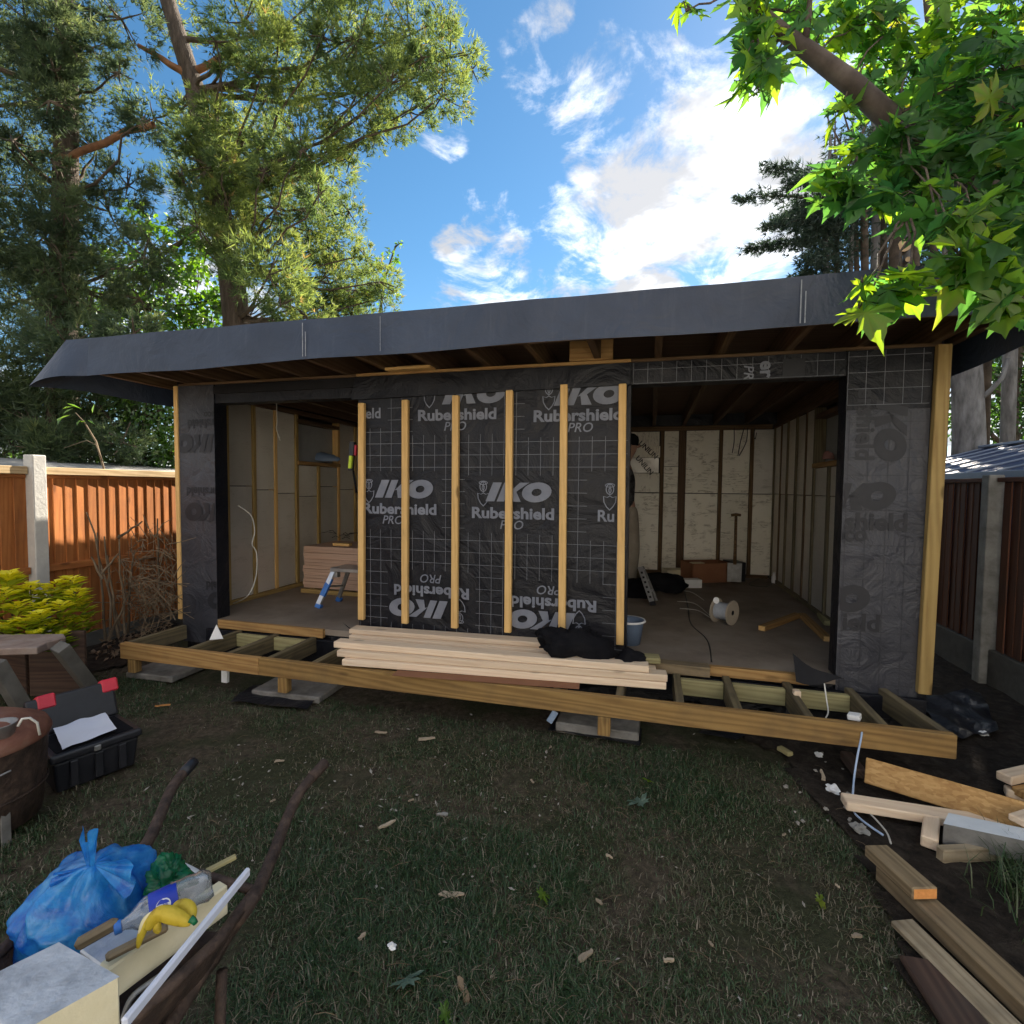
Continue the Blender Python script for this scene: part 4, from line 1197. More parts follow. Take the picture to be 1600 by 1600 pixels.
# ------------------------------------------------------------------ foliage
def unit(v): return v / np.maximum(np.linalg.norm(v, axis=-1, keepdims=True), 1e-9)
def shell(n, lo=0.35):
    p = unit(RNG.normal(size=(n, 3)))
    return p * (lo + (1 - lo) * RNG.random((n, 1)) ** 0.6)
def tufts(P, A, size, nb, width, spread, tintc):
    """needle tufts: each nb thin triangles fanning round axis A at P"""
    n = len(P)
    Pn = np.repeat(P, nb, 0); An = np.repeat(A, nb, 0)
    d = unit(An + spread * RNG.normal(size=(n * nb, 3)))
    L = size * (0.6 + 0.8 * RNG.random((n * nb, 1)))
    s = unit(np.cross(d, RNG.normal(size=(n * nb, 3)))) * width * (0.7 + 0.6 * RNG.random((n * nb, 1)))
    b = Pn + d * L * 0.08
    Vv = np.stack([b - s * .5, b + s * .5, Pn + d * L], 1).reshape(-1, 3)
    F = np.arange(len(Vv)).reshape(-1, 3)
    t = np.repeat(np.repeat(tintc, nb) + RNG.normal(size=n * nb) * .08, 3)
    return Vv, F, np.clip(t, 0, .97)
def leaves(P, N, D, ln, wd, tintc, fold=.25):
    """folded diamond leaves, two triangles either side of the midrib"""
    n = len(P)
    D = unit(D - N * (D * N).sum(1, keepdims=True)); S = np.cross(N, D)
    L = ln * (.7 + .6 * RNG.random((n, 1))); Wd = wd * (.7 + .6 * RNG.random((n, 1)))
    a = P; c = P + D * L - N * L * .12
    m = P + D * L * .45
    l = m + S * Wd * .5 + N * Wd * fold; r = m - S * Wd * .5 + N * Wd * fold
    Vv = np.stack([a, l, c, r], 1).reshape(-1, 3)
    k = np.arange(n)[:, None] * 4
    F = np.concatenate([k + np.array([[0, 2, 1]]), k + np.array([[0, 3, 2]])], 0)
    return Vv, F, np.repeat(np.clip(tintc, 0, 1), 4)
class Crown:
    def __init__(s): s.V, s.F, s.T, s.n = [], [], [], 0
    def add(s, V_, F_, T_):
        s.V.append(V_); s.F.append(F_ + s.n); s.T.append(T_); s.n += len(V_)
    def build(s, name, mat, root):
        return big_mesh(name, np.concatenate(s.V), np.concatenate(s.F), mat, root, np.concatenate(s.T), origin=tuple(wloc(root)))
def limb(mb, a, b, r0, r1, sag=.15, n=7, wob=.06, m=0):
    a, b = Vector(a), Vector(b); L = (b - a).length
    pts = []
    for i in range(n):
        t = i / (n - 1); p = a.lerp(b, t)
        p.z -= sag * L * math.sin(math.pi * t) * .5
        if 0 < i < n - 1: p += Vector((random.uniform(-1, 1), random.uniform(-1, 1), random.uniform(-1, 1))) * wob * L * .5
        pts.append(p)
    mb.tube(pts, [r0 + (r1 - r0) * i / (n - 1) for i in range(n)], 7, m, cap=False)
    return pts

M['twig_brown'] = basic('brown branch bark', [(0.05, 0.038, 0.028), (0.10, 0.075, 0.053), (0.16, 0.12, 0.085)], 6, 0.9, bump=0.5)
def pine(name, label, clusters, trunk, mat, kden, size, depth, width, nb=7, tr0=.24, group=None, barkmat='bark', limbs=True, twigs=3, oranges=()):
    base = Vector((trunk[0].x, trunk[0].y, 0))
    root = thing(name, label, 'tree', base, group)
    mb = MB()
    tr = [t.copy() for t in trunk]
    mb.tube([p for p in tr], [tr0 - tr0 * .62 * i / (len(tr) - 1) for i in range(len(tr))], 12)
    cr = Crown()
    lb = MB()
    for (px, py, r, dz) in clusters:
        c = DP(px, py, depth + dz)
        rad = r / FPX * (depth + dz)
        # nearest trunk point a little lower down
        if limbs:
            best = min(tr[1:], key=lambda q: (q - c).length + 1.2 * max(0, q.z - c.z))
            pts = limb(lb, best, c, max(.022, .04 * rad + .016), .010, .12)
        for k in range(twigs):
            e = c + Vector(shell(1, .6)[0]) * rad * .9
            limb(lb, c, e, .014, .005, .05, 4)
        n = int(kden * r * r)
        off = shell(n, .45) * np.array([1.0, 1.0, .72]) * rad * 1.12
        # break the ball into sprays
        ns = max(4, int(n / 22)); sc = shell(ns, .5) * np.array([1.0, 1.0, .75]) * rad * 1.1
        pick = RNG.integers(0, ns, n)
        off = np.where(RNG.random((n, 1)) < .78, sc[pick] + RNG.normal(size=(n, 3)) * rad * .13, off)
        P = np.array(c)[None] + off
        A = unit(off + np.array([0, 0, .35]) * rad + RNG.normal(size=(n, 3)) * rad * .35)
        tone = .30 + .26 * RNG.random(ns)[pick] + .18 * (off[:, 2] / rad) + .14 * (off[:, 0] / rad)  # sunlight put into the tint: lighter at each cluster's top and right
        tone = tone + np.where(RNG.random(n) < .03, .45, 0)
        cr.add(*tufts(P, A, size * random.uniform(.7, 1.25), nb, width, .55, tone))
    mb.build('trunk', M[barkmat], root, smooth=True)
    if lb.v: tag(lb.build('limbs', M['twig_brown'], root, smooth=True), kind='stuff')
    for (a, b, r0, r1) in oranges:
        ob = MB(); limb(ob, a, b, r0, r1, -.1, 8, .05); ob.build('limb', M['bark_orange'], root, smooth=True)
    cr.build('crown', mat, root)
    return root

def q(px, py, d): return DP(px, py, d)
D1 = 9.0
cl = [(640, 45, 62), (700, 88, 45), (738, 108, 24), (690, 150, 40), (640, 175, 36), (610, 120, 55), (560, 60, 75), (480, 40, 70), (545, 170, 52), (590, 205, 36), (430, 105, 60), (380, 35, 60),
      (340, 235, 66), (405, 265, 70), (470, 225, 62), (520, 275, 40), (440, 345, 72), (505, 365, 55), (545, 330, 32), (350, 335, 60), (300, 300, 48),
      (420, 430, 60), (500, 440, 60), (560, 430, 44), (596, 465, 30), (480, 492, 45), (550, 490, 40), (390, 492, 30), (530, 400, 45),
      (240, 185, 45), (270, 40, 35), (690, 30, 30)]
cl = [(a, b, r, random.uniform(-1.2, 1.2)) for a, b, r in cl]
HULL = [(240, -20), (650, -20), (735, 80), (742, 120), (690, 185), (620, 220), (560, 255), (550, 300), (565, 360), (600, 420), (625, 480), (600, 505), (330, 505), (290, 350), (240, 210)]
while len(cl) < 84:
    x, y = random.uniform(230, 750), random.uniform(-20, 505)
    if inpoly(x, y, HULL) and not (240 < x < 330 and y < 150): cl.append((x, y, random.uniform(18, 34), random.uniform(-1.7, .4)))
cl += [(340, 190, 34, -.9), (330, 260, 40, -.9), (350, 320, 40, -.9), (365, 380, 34, -.9), (372, 415, 26, -.8), (325, 160, 24, -.7)]
cl = [(x, y, r, (random.uniform(.5, 1.6) if x > 500 and y > 260 else dz)) for x, y, r, dz in cl]
trunkp = [Vector((q(372, 600, D1).x, D1, 0)), q(370, 500, D1), q(360, 420, D1), q(335, 300, D1), q(305, 140, D1), q(280, 60, D1), q(250, -40, D1), q(235, -120, D1)]
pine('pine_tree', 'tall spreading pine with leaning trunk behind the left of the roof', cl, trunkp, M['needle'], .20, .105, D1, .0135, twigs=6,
     oranges=[(q(305, 130, D1), q(215, 70, D1 - .3), .07, .03), (q(308, 110, D1), q(380, 85, D1 - .3), .06, .03)])
D2 = 8.0
cl = [(120, 50, 70), (60, 130, 75), (190, 30, 50), (150, 235, 50), (40, 30, 70), (20, 220, 60), (100, 160, 50),
      (40, 290, 80), (70, 370, 80), (170, 330, 42), (225, 400, 42), (120, 440, 62), (30, 470, 80), (200, 290, 40), (-60, 150, 90), (-80, 350, 100), (-120, 30, 100)]
cl = [(a, b, r, random.uniform(-.9, .9)) for a, b, r in cl] + [(random.uniform(-20, 230), random.uniform(0, 470), random.uniform(20, 38), random.uniform(-1.2, .2)) for _ in range(14)] + [(100, 330, 45, -.8), (95, 400, 45, -.8), (100, 60, 40, -.7), (98, 120, 30, -.6), (110, 470, 45, -.8)]
trunkp = [Vector((q(95, 700, D2).x, D2, 0)), q(97, 600, D2), q(100, 440, D2), q(102, 300, D2), q(105, 150, D2), q(100, 0, D2), q(98, -120, D2)]
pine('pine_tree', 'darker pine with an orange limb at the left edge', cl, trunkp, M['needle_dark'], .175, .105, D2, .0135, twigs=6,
     oranges=[(q(100, 255, D2 - .2), q(240, 195, D2 - .3), .05, .045), (q(45, 240, D2 - .3), q(115, 250, D2 - .3), .03, .05)])
# dense evergreens and shrubs close behind the left fence
D3 = 7.0
cl = [(30, 560, 70), (110, 540, 60), (180, 560, 45), (20, 640, 65), (90, 630, 60), (160, 640, 50), (-60, 600, 90), (210, 520, 40), (140, 480, 45), (60, 480, 60), (20, 700, 50), (80, 700, 50), (140, 705, 45), (50, 660, 50), (-40, 690, 60), (120, 670, 45), (190, 690, 40)]
cl = [(a, b, r, random.uniform(-.5, .5)) for a, b, r in cl]
trunkp = [Vector((q(80, 700, D3).x, D3, 0)), q(80, 660, D3), q(78, 560, D3), q(75, 460, D3)]
pine('evergreen_bush', 'dense dark evergreen bush over the fence at the left', cl, trunkp, M['needle_dark'], .15, .11, D3, .015, twigs=5, tr0=.07, barkmat='bark')

def broadleaf(name, label, clusters, depth, kden, ln, wd, mat, trunk, tone=.45, cat='shrub', spread=.5, barkmat='bark', r0=.05, up=.5):
    base = Vector((trunk[0].x, trunk[0].y, 0))
    root = thing(name, label, cat, base)
    lb = MB(); cr = Crown()
    lb.tube(trunk, [r0 - r0 * .6 * i / (len(trunk) - 1) for i in range(len(trunk))], 8)
    for (px, py, r, dz) in clusters:
        c = DP(px, py, depth + dz); rad = r / FPX * (depth + dz)
        best = min(trunk, key=lambda p: (p - c).length + .8 * max(0, p.z - c.z))
        limb(lb, best, c, r0 * .5, r0 * .15, .05)
        n = int(kden * r * r); ns = max(3, int(n / 14))
        for k in range(min(ns, 5)):
            limb(lb, c, c + Vector(shell(1, .6)[0]) * rad * .9, r0 * .18, r0 * .07, .05, 4)
        sc = shell(ns, .25) * np.array([1, 1, .8]) * rad; pick = RNG.integers(0, ns, n)
        off = sc[pick] + RNG.normal(size=(n, 3)) * rad * .16
        P = np.array(c)[None] + off
        N = unit(off * .6 / rad + np.array([0, -.15, up]) + RNG.normal(size=(n, 3)) * spread)
        Dd = unit(off / rad + RNG.normal(size=(n, 3)) * .6 - np.array([0, 0, .4]))
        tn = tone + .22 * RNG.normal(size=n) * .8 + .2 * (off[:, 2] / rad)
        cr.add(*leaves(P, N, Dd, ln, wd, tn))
    lb.build('stem', M[barkmat], root, smooth=True)
    cr.build('foliage' if cat == 'shrub' else 'crown', mat, root)
    return root
D4 = 7.6
cl = [(250, 640, 45, 0), (210, 660, 40, .2), (170, 690, 35, -.2), (265, 690, 35, 0), (225, 600, 42, .2), (180, 630, 35, 0), (130, 690, 35, .1), (262, 580, 30, .3), (285, 650, 40, .4), (240, 710, 40, .1), (285, 715, 40, .2), (190, 715, 35, .1), (150, 650, 30, .1), (200, 575, 34, .3), (160, 600, 34, .4), (300, 700, 45, .5), (300, 610, 40, .6), (100, 715, 40, .4), (40, 715, 45, .6)]
broadleaf('laurel_bush', 'bright glossy leafy bush over the fence beside the left pier', cl, D4, .30, .085, .045, M['broad'],
          [Vector((q(225, 700, D4).x, D4, 0)), q(225, 720, D4), q(225, 650, D4), q(230, 600, D4)])
D5 = 10.6
cl = [(240, 420, 45, 0), (200, 480, 45, .2), (270, 480, 50, 0), (310, 440, 35, .1), (250, 530, 45, 0), (330, 505, 35, .3), (180, 420, 35, .3), (290, 380, 35, .4), (150, 500, 40, .5),
      (310, 355, 26, .3), (350, 470, 30, .2), (220, 350, 30, .4), (110, 470, 40, .7)]
broadleaf('broadleaf_tree', 'airy broadleaf tree between the two pines with sky behind', cl, D5, .20, .13, .09, M['broad'],
          [Vector((q(205, 700, D5).x, D5, 0)), q(205, 560, D5), q(215, 480, D5), q(250, 400, D5)], .5, 'tree', .7, r0=.09)
D6 = 12.5
cl = [(600, 420, 26, 0), (615, 395, 14, 0), (585, 455, 30, 0), (625, 380, 8, 0), (560, 480, 25, 0)]
broadleaf('birch_tree', 'thin pale twiggy tree just beyond the pine at the skyline', cl, D6, .16, .10, .06, M['broad'],
          [Vector((q(590, 700, D6).x, D6, 0)), q(590, 520, D6), q(600, 440, D6), q(618, 385, D6)], .6, 'tree', .7, r0=.05)

# ------------------------------------------------------------------ cypress clump behind the right of the roof
def cypress():
    D = 7.5
    root = thing('cypress_tree', 'dark cypress clump with many bare stems behind the right roof corner', 'tree', Vector((q(1370, 700, D).x, D, 0)))
    tb = MB()
    stems = [(1292, 1288, .035), (1303, 1312, .025), (1312, 1304, .03), (1327, 1333, .03), (1340, 1336, .035), (1352, 1350, .05), (1365, 1370, .06), (1380, 1376, .075), (1398, 1400, .085), (1416, 1420, .06), (1434, 1428, .045), (1455, 1462, .05), (1480, 1474, .04), (1510, 1512, .07), (1545, 1535, .05), (1580, 1585, .08)]
    for i, (x0, x1, r) in enumerate(stems):
        d = D + .5 * ((i * 7) % 5 - 2) * .3
        st = MB()
        p0 = q(x0, 700, d); p0.z = 0
        pts = [p0, q(x0, 500, d), q((x0 + x1) / 2, 400, d), q(x1, 300, d), q(x1 + random.uniform(-15, 15), 230, d), q(x1 + random.uniform(-20, 20), 170, d)]
        st.tube(pts, [r * 1.15, r, r * .95, r * .85, r * .55, r * .2], 9)
        st.build('stem', M['twig_brown'] if i % 3 else M['bark_grey'], root, smooth=True)
    for px, py, r in ((1414, 383, .085), (1419, 405, .035)):
        c = q(px, py, D - .25); ax = (EYE - c).normalized() + Vector((.25, 0, .25))
        st = MB(); st.lathe(c - ax.normalized() * .25, [(r * 1.02, 0), (r, .25)], 14, axis=ax); st.build('cut_stub', M['bark_maple'], root)
        st = MB(); st.lathe(c - ax.normalized() * .003, [(r, 0), (r * .98, .006)], 14, axis=ax, capt=True); st.build('cut_face', M['cut_end'], root)
    lb = MB(); cr = Crown()
    def spray(a, b, n, w, r0=.02):
        """a branch with flat drooping sprays along it"""
        a, b = Vector(a), Vector(b)
        limb(lb, a, b, r0, .004, -.1, 6, .03)
        n = int(n * 1.7); w = w * 1.25
        t = RNG.random(n) ** .8
        P = np.array(a)[None] * (1 - t[:, None]) + np.array(b)[None] * t[:, None]
        L = (b - a).length
        P[:, 2] += .1 * L * .5 * np.sin(np.pi * t)
        P += RNG.normal(size=(n, 3)) * np.array([w, w, w * .6]) * (1.05 - t[:, None] * .8)
        A = unit(np.array((b - a).normalized())[None] + RNG.normal(size=(n, 3)) * .5 + np.array([0, 0, -.15]))
        cr.add(*tufts(P, A, .085, 7, .013, .45, .35 + .25 * RNG.random(n)))
    # drooping branches against the sky on the left
    for (x0, y0, x1, y1, n, w) in ((1330, 330, 1150, 312, 170, .10), (1320, 300, 1195, 262, 170, .11), (1330, 350, 1195, 355, 240, .14), (1320, 390, 1165, 390, 230, .12),
                                   (1310, 370, 1215, 345, 260, .16), (1310, 420, 1240, 440, 200, .12), (1340, 310, 1245, 330, 300, .2), (1330, 350, 1250, 380, 300, .2), (1340, 400, 1260, 410, 260, .17),
                                   (1350, 270, 1230, 290, 220, .14), (1360, 330, 1280, 350, 300, .22)):
        spray(q(x0, y0, D), q(x1, y1, D - .6 + random.uniform(-.4, .4)), n, w)
    for k in range(60):
        x0 = random.uniform(1275, 1560); y0 = random.uniform(300, 450); d = D + random.uniform(.9, 1.8)
        spray(q(x0, y0, d), q(x0, y0, d) + Vector((random.uniform(-.7, .7), random.uniform(-.3, .5), random.uniform(-.3, .1))), 60, .2, .012)
    # the dense mass above and behind (it shades the garden)
    for k in range(170):
        y0 = random.uniform(150, 315); x0 = random.uniform(1390 if y0 < 250 else 1330, 1950)
        d = D + random.uniform(-.2, 1.3)
        a = random.uniform(0, 2 * math.pi); e = q(x0, y0, d) + Vector((math.cos(a), math.sin(a) * .9, -.1)) * random.uniform(.6, 1.1)
        spray(q(x0, y0, d), e, 75, .20, .014)
    tag(lb.build('limbs', M['bark'], root, smooth=True), kind='stuff')
    cr.build('crown', M['cypress'], root)
cypress()
# dark hedge-like evergreens further right, beyond the shed
D7 = 8.5
cl = [(1490, 600, 45, 0), (1540, 560, 50, .3), (1590, 600, 50, 0), (1520, 660, 45, .3), (1600, 660, 50, .2), (1570, 520, 45, .5), (1650, 560, 70, 0), (1640, 450, 70, .4), (1700, 640, 80, .2), (1720, 400, 80, .5),
      (1480, 540, 40, .6), (1560, 450, 50, .7), (1500, 470, 40, .8), (1780, 500, 90, .4)]
broadleaf('holly_hedge', 'dark leafy hedge trees over the blue shed at the right edge', cl, D7, .20, .10, .055, M['broad'],
          [Vector((q(1580, 760, D7).x, D7, 0)), q(1580, 700, D7), q(1585, 620, D7), q(1600, 500, D7)], .12, 'hedge', .8, r0=.10)
tr = thing('tree_trunk', 'pale grey bare trunk rising behind the blue shed', 'tree', Vector((q(1512, 760, 7.2).x, 7.2, 0)))
mb = MB(); p0 = q(1514, 760, 7.2); p0.z = 0
mb.tube([p0, q(1514, 690, 7.2), q(1512, 620, 7.2), q(1510, 560, 7.2), q(1506, 450, 7.3)], [.22, .19, .18, .17, .14], 12); mb.build('trunk', M['bark_grey'], tr, smooth=True)
mb = MB(); mb.tube([q(1530, 625, 7.1), q(1550, 608, 7.0), q(1566, 590, 7.0), q(1575, 560, 7.0)], [.035, .032, .03, .025], 8); mb.build('limb', M['bark_grey'], tr, smooth=True)
del tr['category']; tag(tr, cat='tree')

# ------------------------------------------------------------------ maple close on the right
def maple_leaf_shape():
    half = [(0, -.02), (.06, -.05), (.20, -.18), (.22, -.06), (.44, -.13), (.35, .02), (.23, .06), (.45, .16), (.68, .36), (.51, .33), (.47, .44), (.34, .35), (.17, .28), (.22, .46), (.36, .67), (.23, .63), (.16, .78), (.07, .87), (0, 1.06)]
    pts = half + [(-x, y) for x, y in reversed(half[1:-1])]
    return np.array(pts)
LEAF = maple_leaf_shape()
def maple_leaves(P, N, D, size, tint):
    n = len(P); m = len(LEAF)
    D = unit(D - N * (D * N).sum(1, keepdims=True)); S = np.cross(D, N)
    sz = size.reshape(-1, 1, 1)
    x = LEAF[None, :, 0:1]; y = LEAF[None, :, 1:2]
    curl = (RNG.random((n, 1, 1)) ** 1.5 * .75 + .08); fold = RNG.random((n, 1, 1)) * .7
    z = -curl * (y * y) + fold * np.abs(x) * .6 - .25 * x * x + RNG.normal(size=(n, m, 1)) * .02 + .10 * np.sin(x * 5 + RNG.random((n, 1, 1)) * 6) * y
    pts = P[:, None, :] + sz * (x * S[:, None, :] + y * D[:, None, :] + z * N[:, None, :])
    ctr = P[:, None, :] + sz * (.28 * D[:, None, :] - .02 * N[:, None, :])
    Vv = np.concatenate([pts, ctr], 1).reshape(-1, 3)
    k = np.arange(n)[:, None, None] * (m + 1)
    tri = np.array([[i, (i + 1) % m, m] for i in range(m)])[None]
    F = (k + tri).reshape(-1, 3)
    tt = np.repeat(tint[:, None], m + 1, 1); tt[:, m] += .12; tt[:, :m] += RNG.normal(size=(n, m)) * .05
    tt = np.where(tint[:, None] > .95, tint[:, None] - .12 * RNG.random((n, m + 1)), np.minimum(tt, .92))
    return Vv, F, np.clip(tt, 0, 1).ravel()
def maple():
    B = Vector((4.35, 3.5, 0))
    root = thing('maple_tree', 'overhanging maple with large lobed leaves at the upper right', 'tree', B)
    tb = MB()
    tb.tube([B, B + Vector((0, 0, 1.2)), B + Vector((-.05, -.05, 2.4)), B + Vector((-.1, -.1, 3.6)), B + Vector((-.1, .1, 5.6))], [.22, .19, .17, .14, .05], 12)
    tb.build('trunk', M['bark_maple'], root, smooth=True)
    br = MB()
    fork = B + Vector((-.05, -.05, 2.3))
    main = [fork, q(1640, 345, 3.25), q(1500, 265, 3.1), q(1390, 185, 3.0), q(1330, 130, 3.0), q(1270, 85, 3.0), q(1225, 52, 3.0), q(1180, 10, 3.05), q(1120, -40, 3.1)]
    br.tube(main, [.10, .085, .072, .060, .054, .046, .038, .028, .014], 12)
    br.tube([q(1255, 75, 3.0), q(1262, 40, 2.95), q(1268, -30, 2.9)], [.022, .018, .012], 8)
    br.build('branch', M['bark_maple'], root, smooth=True)
    b2 = MB(); b2.tube([B + Vector((-.1, -.1, 3.2)), q(1500, 200, 3.6), q(1470, 110, 3.6), q(1455, 20, 3.7), q(1445, -60, 3.7)], [.10, .06, .05, .04, .03], 9); b2.build('branch', M['bark'], root, smooth=True)
    tw = MB(); cr = Crown()
    def bunch(px, py, rpx, d, n, size, tone=.35, sun=.12, anchor=None, droop=.35):
        c = q(px, py, d); rad = rpx / FPX * d
        a = anchor or min(main[1:], key=lambda p: (p - c).length)
        pts = limb(tw, a, c, .0065, .0035, -.05, 6, .05)
        off = shell(n, .2) * rad
        P = np.array(c)[None] + off * np.array([1, .9, .8])
        for k in range(min(n, 10)):
            e = Vector(P[k]); tw.tube([c.lerp(e, .0), c.lerp(e, .5) + Vector((0, 0, .03)), e], [.004, .003, .0018], 4, cap=False)
        N = unit(np.array([0, -.55, .65]) + RNG.normal(size=(n, 3)) * .55)
        Dd = unit(off / max(rad, 1e-3) * .7 + np.array([-.15, -.15, -droop]) + RNG.normal(size=(n, 3)) * .45)
        tn = tone + .20 * RNG.normal(size=n)
        tn = np.where(RNG.random(n) < .02, 1.0, np.minimum(tn, .88))
        cr.add(*maple_leaves(P, N, Dd, size * (.65 + .6 * RNG.random(n)), tn))
    # upper left fringe, further away and smaller
    for px, py, r, d, n in ((1170, 20, 40, 3.0, 16), (1200, 60, 40, 2.9, 16), (1190, 110, 35, 2.9, 10), (1230, 20, 45, 3.1, 20), (1290, 30, 50, 3.2, 22), (1180, 75, 30, 2.8, 8), (1210, 105, 24, 2.7, 7),
                            (1340, 40, 50, 3.3, 26), (1400, 30, 60, 3.4, 30), (1370, 90, 50, 3.5, 26), (1440, 80, 60, 3.5, 34), (1420, 140, 55, 3.4, 30), (1500, 60, 70, 3.4, 36), (1560, 30, 70, 3.2, 36),
                            (1460, 180, 55, 3.4, 26), (1340, 150, 22, 3.3, 6), (1310, 175, 20, 3.0, 5)):
        bunch(px, py, r, d, int(n * 1.35), .128, .52)
    # main mass on the right
    for px, py, r, d, n in ((1500, 130, 70, 2.8, 34), (1570, 110, 70, 2.6, 34), (1530, 200, 70, 2.6, 34), (1600, 190, 70, 2.4, 30), (1440, 235, 60, 2.7, 30), (1370, 250, 55, 2.8, 26), (1320, 260, 40, 2.8, 16),
                            (1480, 260, 60, 2.5, 26), (1550, 280, 65, 2.4, 28), (1610, 290, 65, 2.3, 26), (1400, 290, 50, 2.6, 22), (1340, 300, 44, 2.6, 18), (1300, 300, 34, 2.6, 12), (1440, 310, 45, 2.4, 16),
                            (1520, 340, 60, 2.2, 20), (1590, 370, 60, 2.1, 18), (1660, 250, 80, 2.4, 30), (1680, 120, 90, 2.6, 36), (1650, 20, 90, 2.9, 36), (1670, 380, 80, 2.2, 24)):
        bunch(px, py, r, d, int(n * .95), .142, .42)
    # lower fringe hanging in front of the roof edge
    for px, py, r, d, n in ((1540, 410, 45, 2.0, 9), (1580, 440, 40, 1.95, 8), (1500, 400, 34, 2.0, 6), (1480, 345, 30, 2.1, 6), (1600, 470, 30, 1.9, 4)):
        bunch(px, py, r, d, int(n * 1.0), .155, .50, droop=.9)
    # two sprigs dangling by themselves
    a = q(1420, 330, 2.4)
    for px, py, d, n, r in ((1430, 440, 2.05, 5, 26), (1405, 455, 2.05, 4, 24), (1345, 450, 2.05, 3, 18), (1340, 485, 2.05, 1, 4)):
        bunch(px, py, r, d, n, .155, .66, anchor=a, droop=1.2)
    # stray twig with a yellowing leaf on the left
    bunch(1072, 18, 20, 2.6, 4, .12, .55, anchor=q(1160, -10, 2.7)); bunch(1186, 145, 10, 2.7, 3, .08, .7)
    tag(tw.build('twigs', M['bark'], root, smooth=True), kind='stuff')
    cr.build('crown', M['maple'], root)
maple()

# ------------------------------------------------------------------ lawn
def lawn():
    n = 230000
    # more blades near the camera
    Y = 0.75 + 3.7 * RNG.random(n * 2) ** 1.35
    X = (RNG.random(n * 2) * 2 - 1) * np.minimum(1.2 * Y + .35, 4.2)
    keep = []
    cnt = 0
    for i in range(n * 2):
        x, y = X[i], Y[i]
        if x > 1.0 and inpoly(x, y, PR): continue
        if x < -1.5 and inpoly(x, y, PL): continue
        u = (x - O.x) * U.x + (y - O.y) * U.y; v = (x - O.x) * V.x + (y - O.y) * V.y
        if v > -.50 + .03 * math.sin(u * 9) and UL - .6 < u < UR: continue
        w = wild(x, y)
        pr = .68 - 1.0 * w - .30 * max(0, -.15 - x * .4)
        if y > 2.7 and -1.2 < x < 1.6: pr += .12
        pr += .34 * mnoise.noise(Vector((x * 7, y * 7, 3.7)))
        if random.random() < pr:
            keep.append(i); cnt += 1
            if cnt >= n: break
    k = np.array(keep); X = X[k]; Y = Y[k]; n = len(k)
    Z = np.array([bumpz(x, y) for x, y in zip(X, Y)])
    wl = np.array([wild(x, y) for x, y in zip(X, Y)])
    cp_ = np.array([mnoise.noise(Vector((x * 7, y * 7, 3.7))) for x, y in zip(X, Y)])
    P = np.stack([X, Y, Z], 1)
    az = RNG.random(n) * 2 * np.pi
    lean = .55 + 1.0 * RNG.random(n)
    Dh = np.stack([np.cos(az), np.sin(az), np.zeros(n)], 1)
    L = (.014 + .034 * RNG.random(n) ** 1.9) * np.where(wl < -.1, 1.2, .85) * (1 + .7 * cp_)
    S = np.stack([-np.sin(az), np.cos(az), np.zeros(n)], 1) * (.0009 + .0011 * RNG.random((n, 1)))
    up = np.array([[0, 0, 1.0]])
    m = P + (Dh * (lean * .45)[:, None] + up * .8) * (L * .55)[:, None]
    t = P + (Dh * (lean * 1.1)[:, None] + up * np.maximum(.15, 1.15 - lean * .7)[:, None]) * L[:, None]
    V_ = np.stack([P - S, P + S, m + S * .8, m - S * .8, t], 1).reshape(-1, 3)
    b = np.arange(n)[:, None] * 5
    F_ = np.concatenate([b + np.array([[0, 1, 2]]), b + np.array([[0, 2, 3]]), b + np.array([[3, 2, 4]])], 0)
    dry = np.clip(.40 + .45 * wl + .17 * RNG.normal(size=n), 0, 1)
    dry = np.where(RNG.random(n) < .16, .75 + .25 * RNG.random(n), dry)
    o = big_mesh('grass', V_, F_, M['grass'], None, np.repeat(dry, 5))
    tag(o, 'short worn lawn grass in front of the room', 'grass', kind='stuff')
    # pale crumbs and dry bits trodden into the lawn
    cb = MB()
    for i in range(230):
        y = .9 + 2.6 * random.random() ** .8; x = random.uniform(-.95, .8) * min(y, 2.4)
        if random.random() < .5: x = random.uniform(-1.6, .3); y = random.uniform(1.9, 3.0)
        s = random.uniform(.003, .009) * (1.5 if random.random() < .08 else 1)
        c = Vector((x, y, bumpz(x, y) + s * .5 + .006)); a = random.uniform(0, 6.28)
        e1 = Vector((math.cos(a), math.sin(a), random.uniform(-.4, .4))) * s * random.uniform(.8, 2.0); e2 = Vector((-math.sin(a), math.cos(a), random.uniform(-.4, .4))) * s * .7; e3 = Vector((0, 0, s * .5))
        cb.add([c - e1, c - e2, c + e1, c + e2, c + e3, c - e3], [(0, 1, 4), (1, 2, 4), (2, 3, 4), (3, 0, 4), (1, 0, 5), (2, 1, 5), (3, 2, 5), (0, 3, 5)])
    o = cb.build('sawdust_crumbs', M['pebble']); tag(o, 'pale crumbs and sawdust scattered on the lawn', 'debris', kind='stuff')
    st = MB()
    for i in range(260):
        y = 1.0 + 2.6 * random.random(); x = random.uniform(-.8, .75) * min(y, 2.6)
        a = random.uniform(0, 6.28); L_ = random.uniform(.03, .10)
        z = bumpz(x, y) + .02
        d = Vector((math.cos(a), math.sin(a), random.uniform(-.15, .2))) * L_
        p = Vector((x, y, z))
        st.tube([p, p + d * .5 + Vector((0, 0, .008)), p + d], .0011, 3)
    o = st.build('dry_stalks', M['twig']); tag(o, 'dry straw stalks lying in the lawn', 'debris', kind='stuff')
lawn()

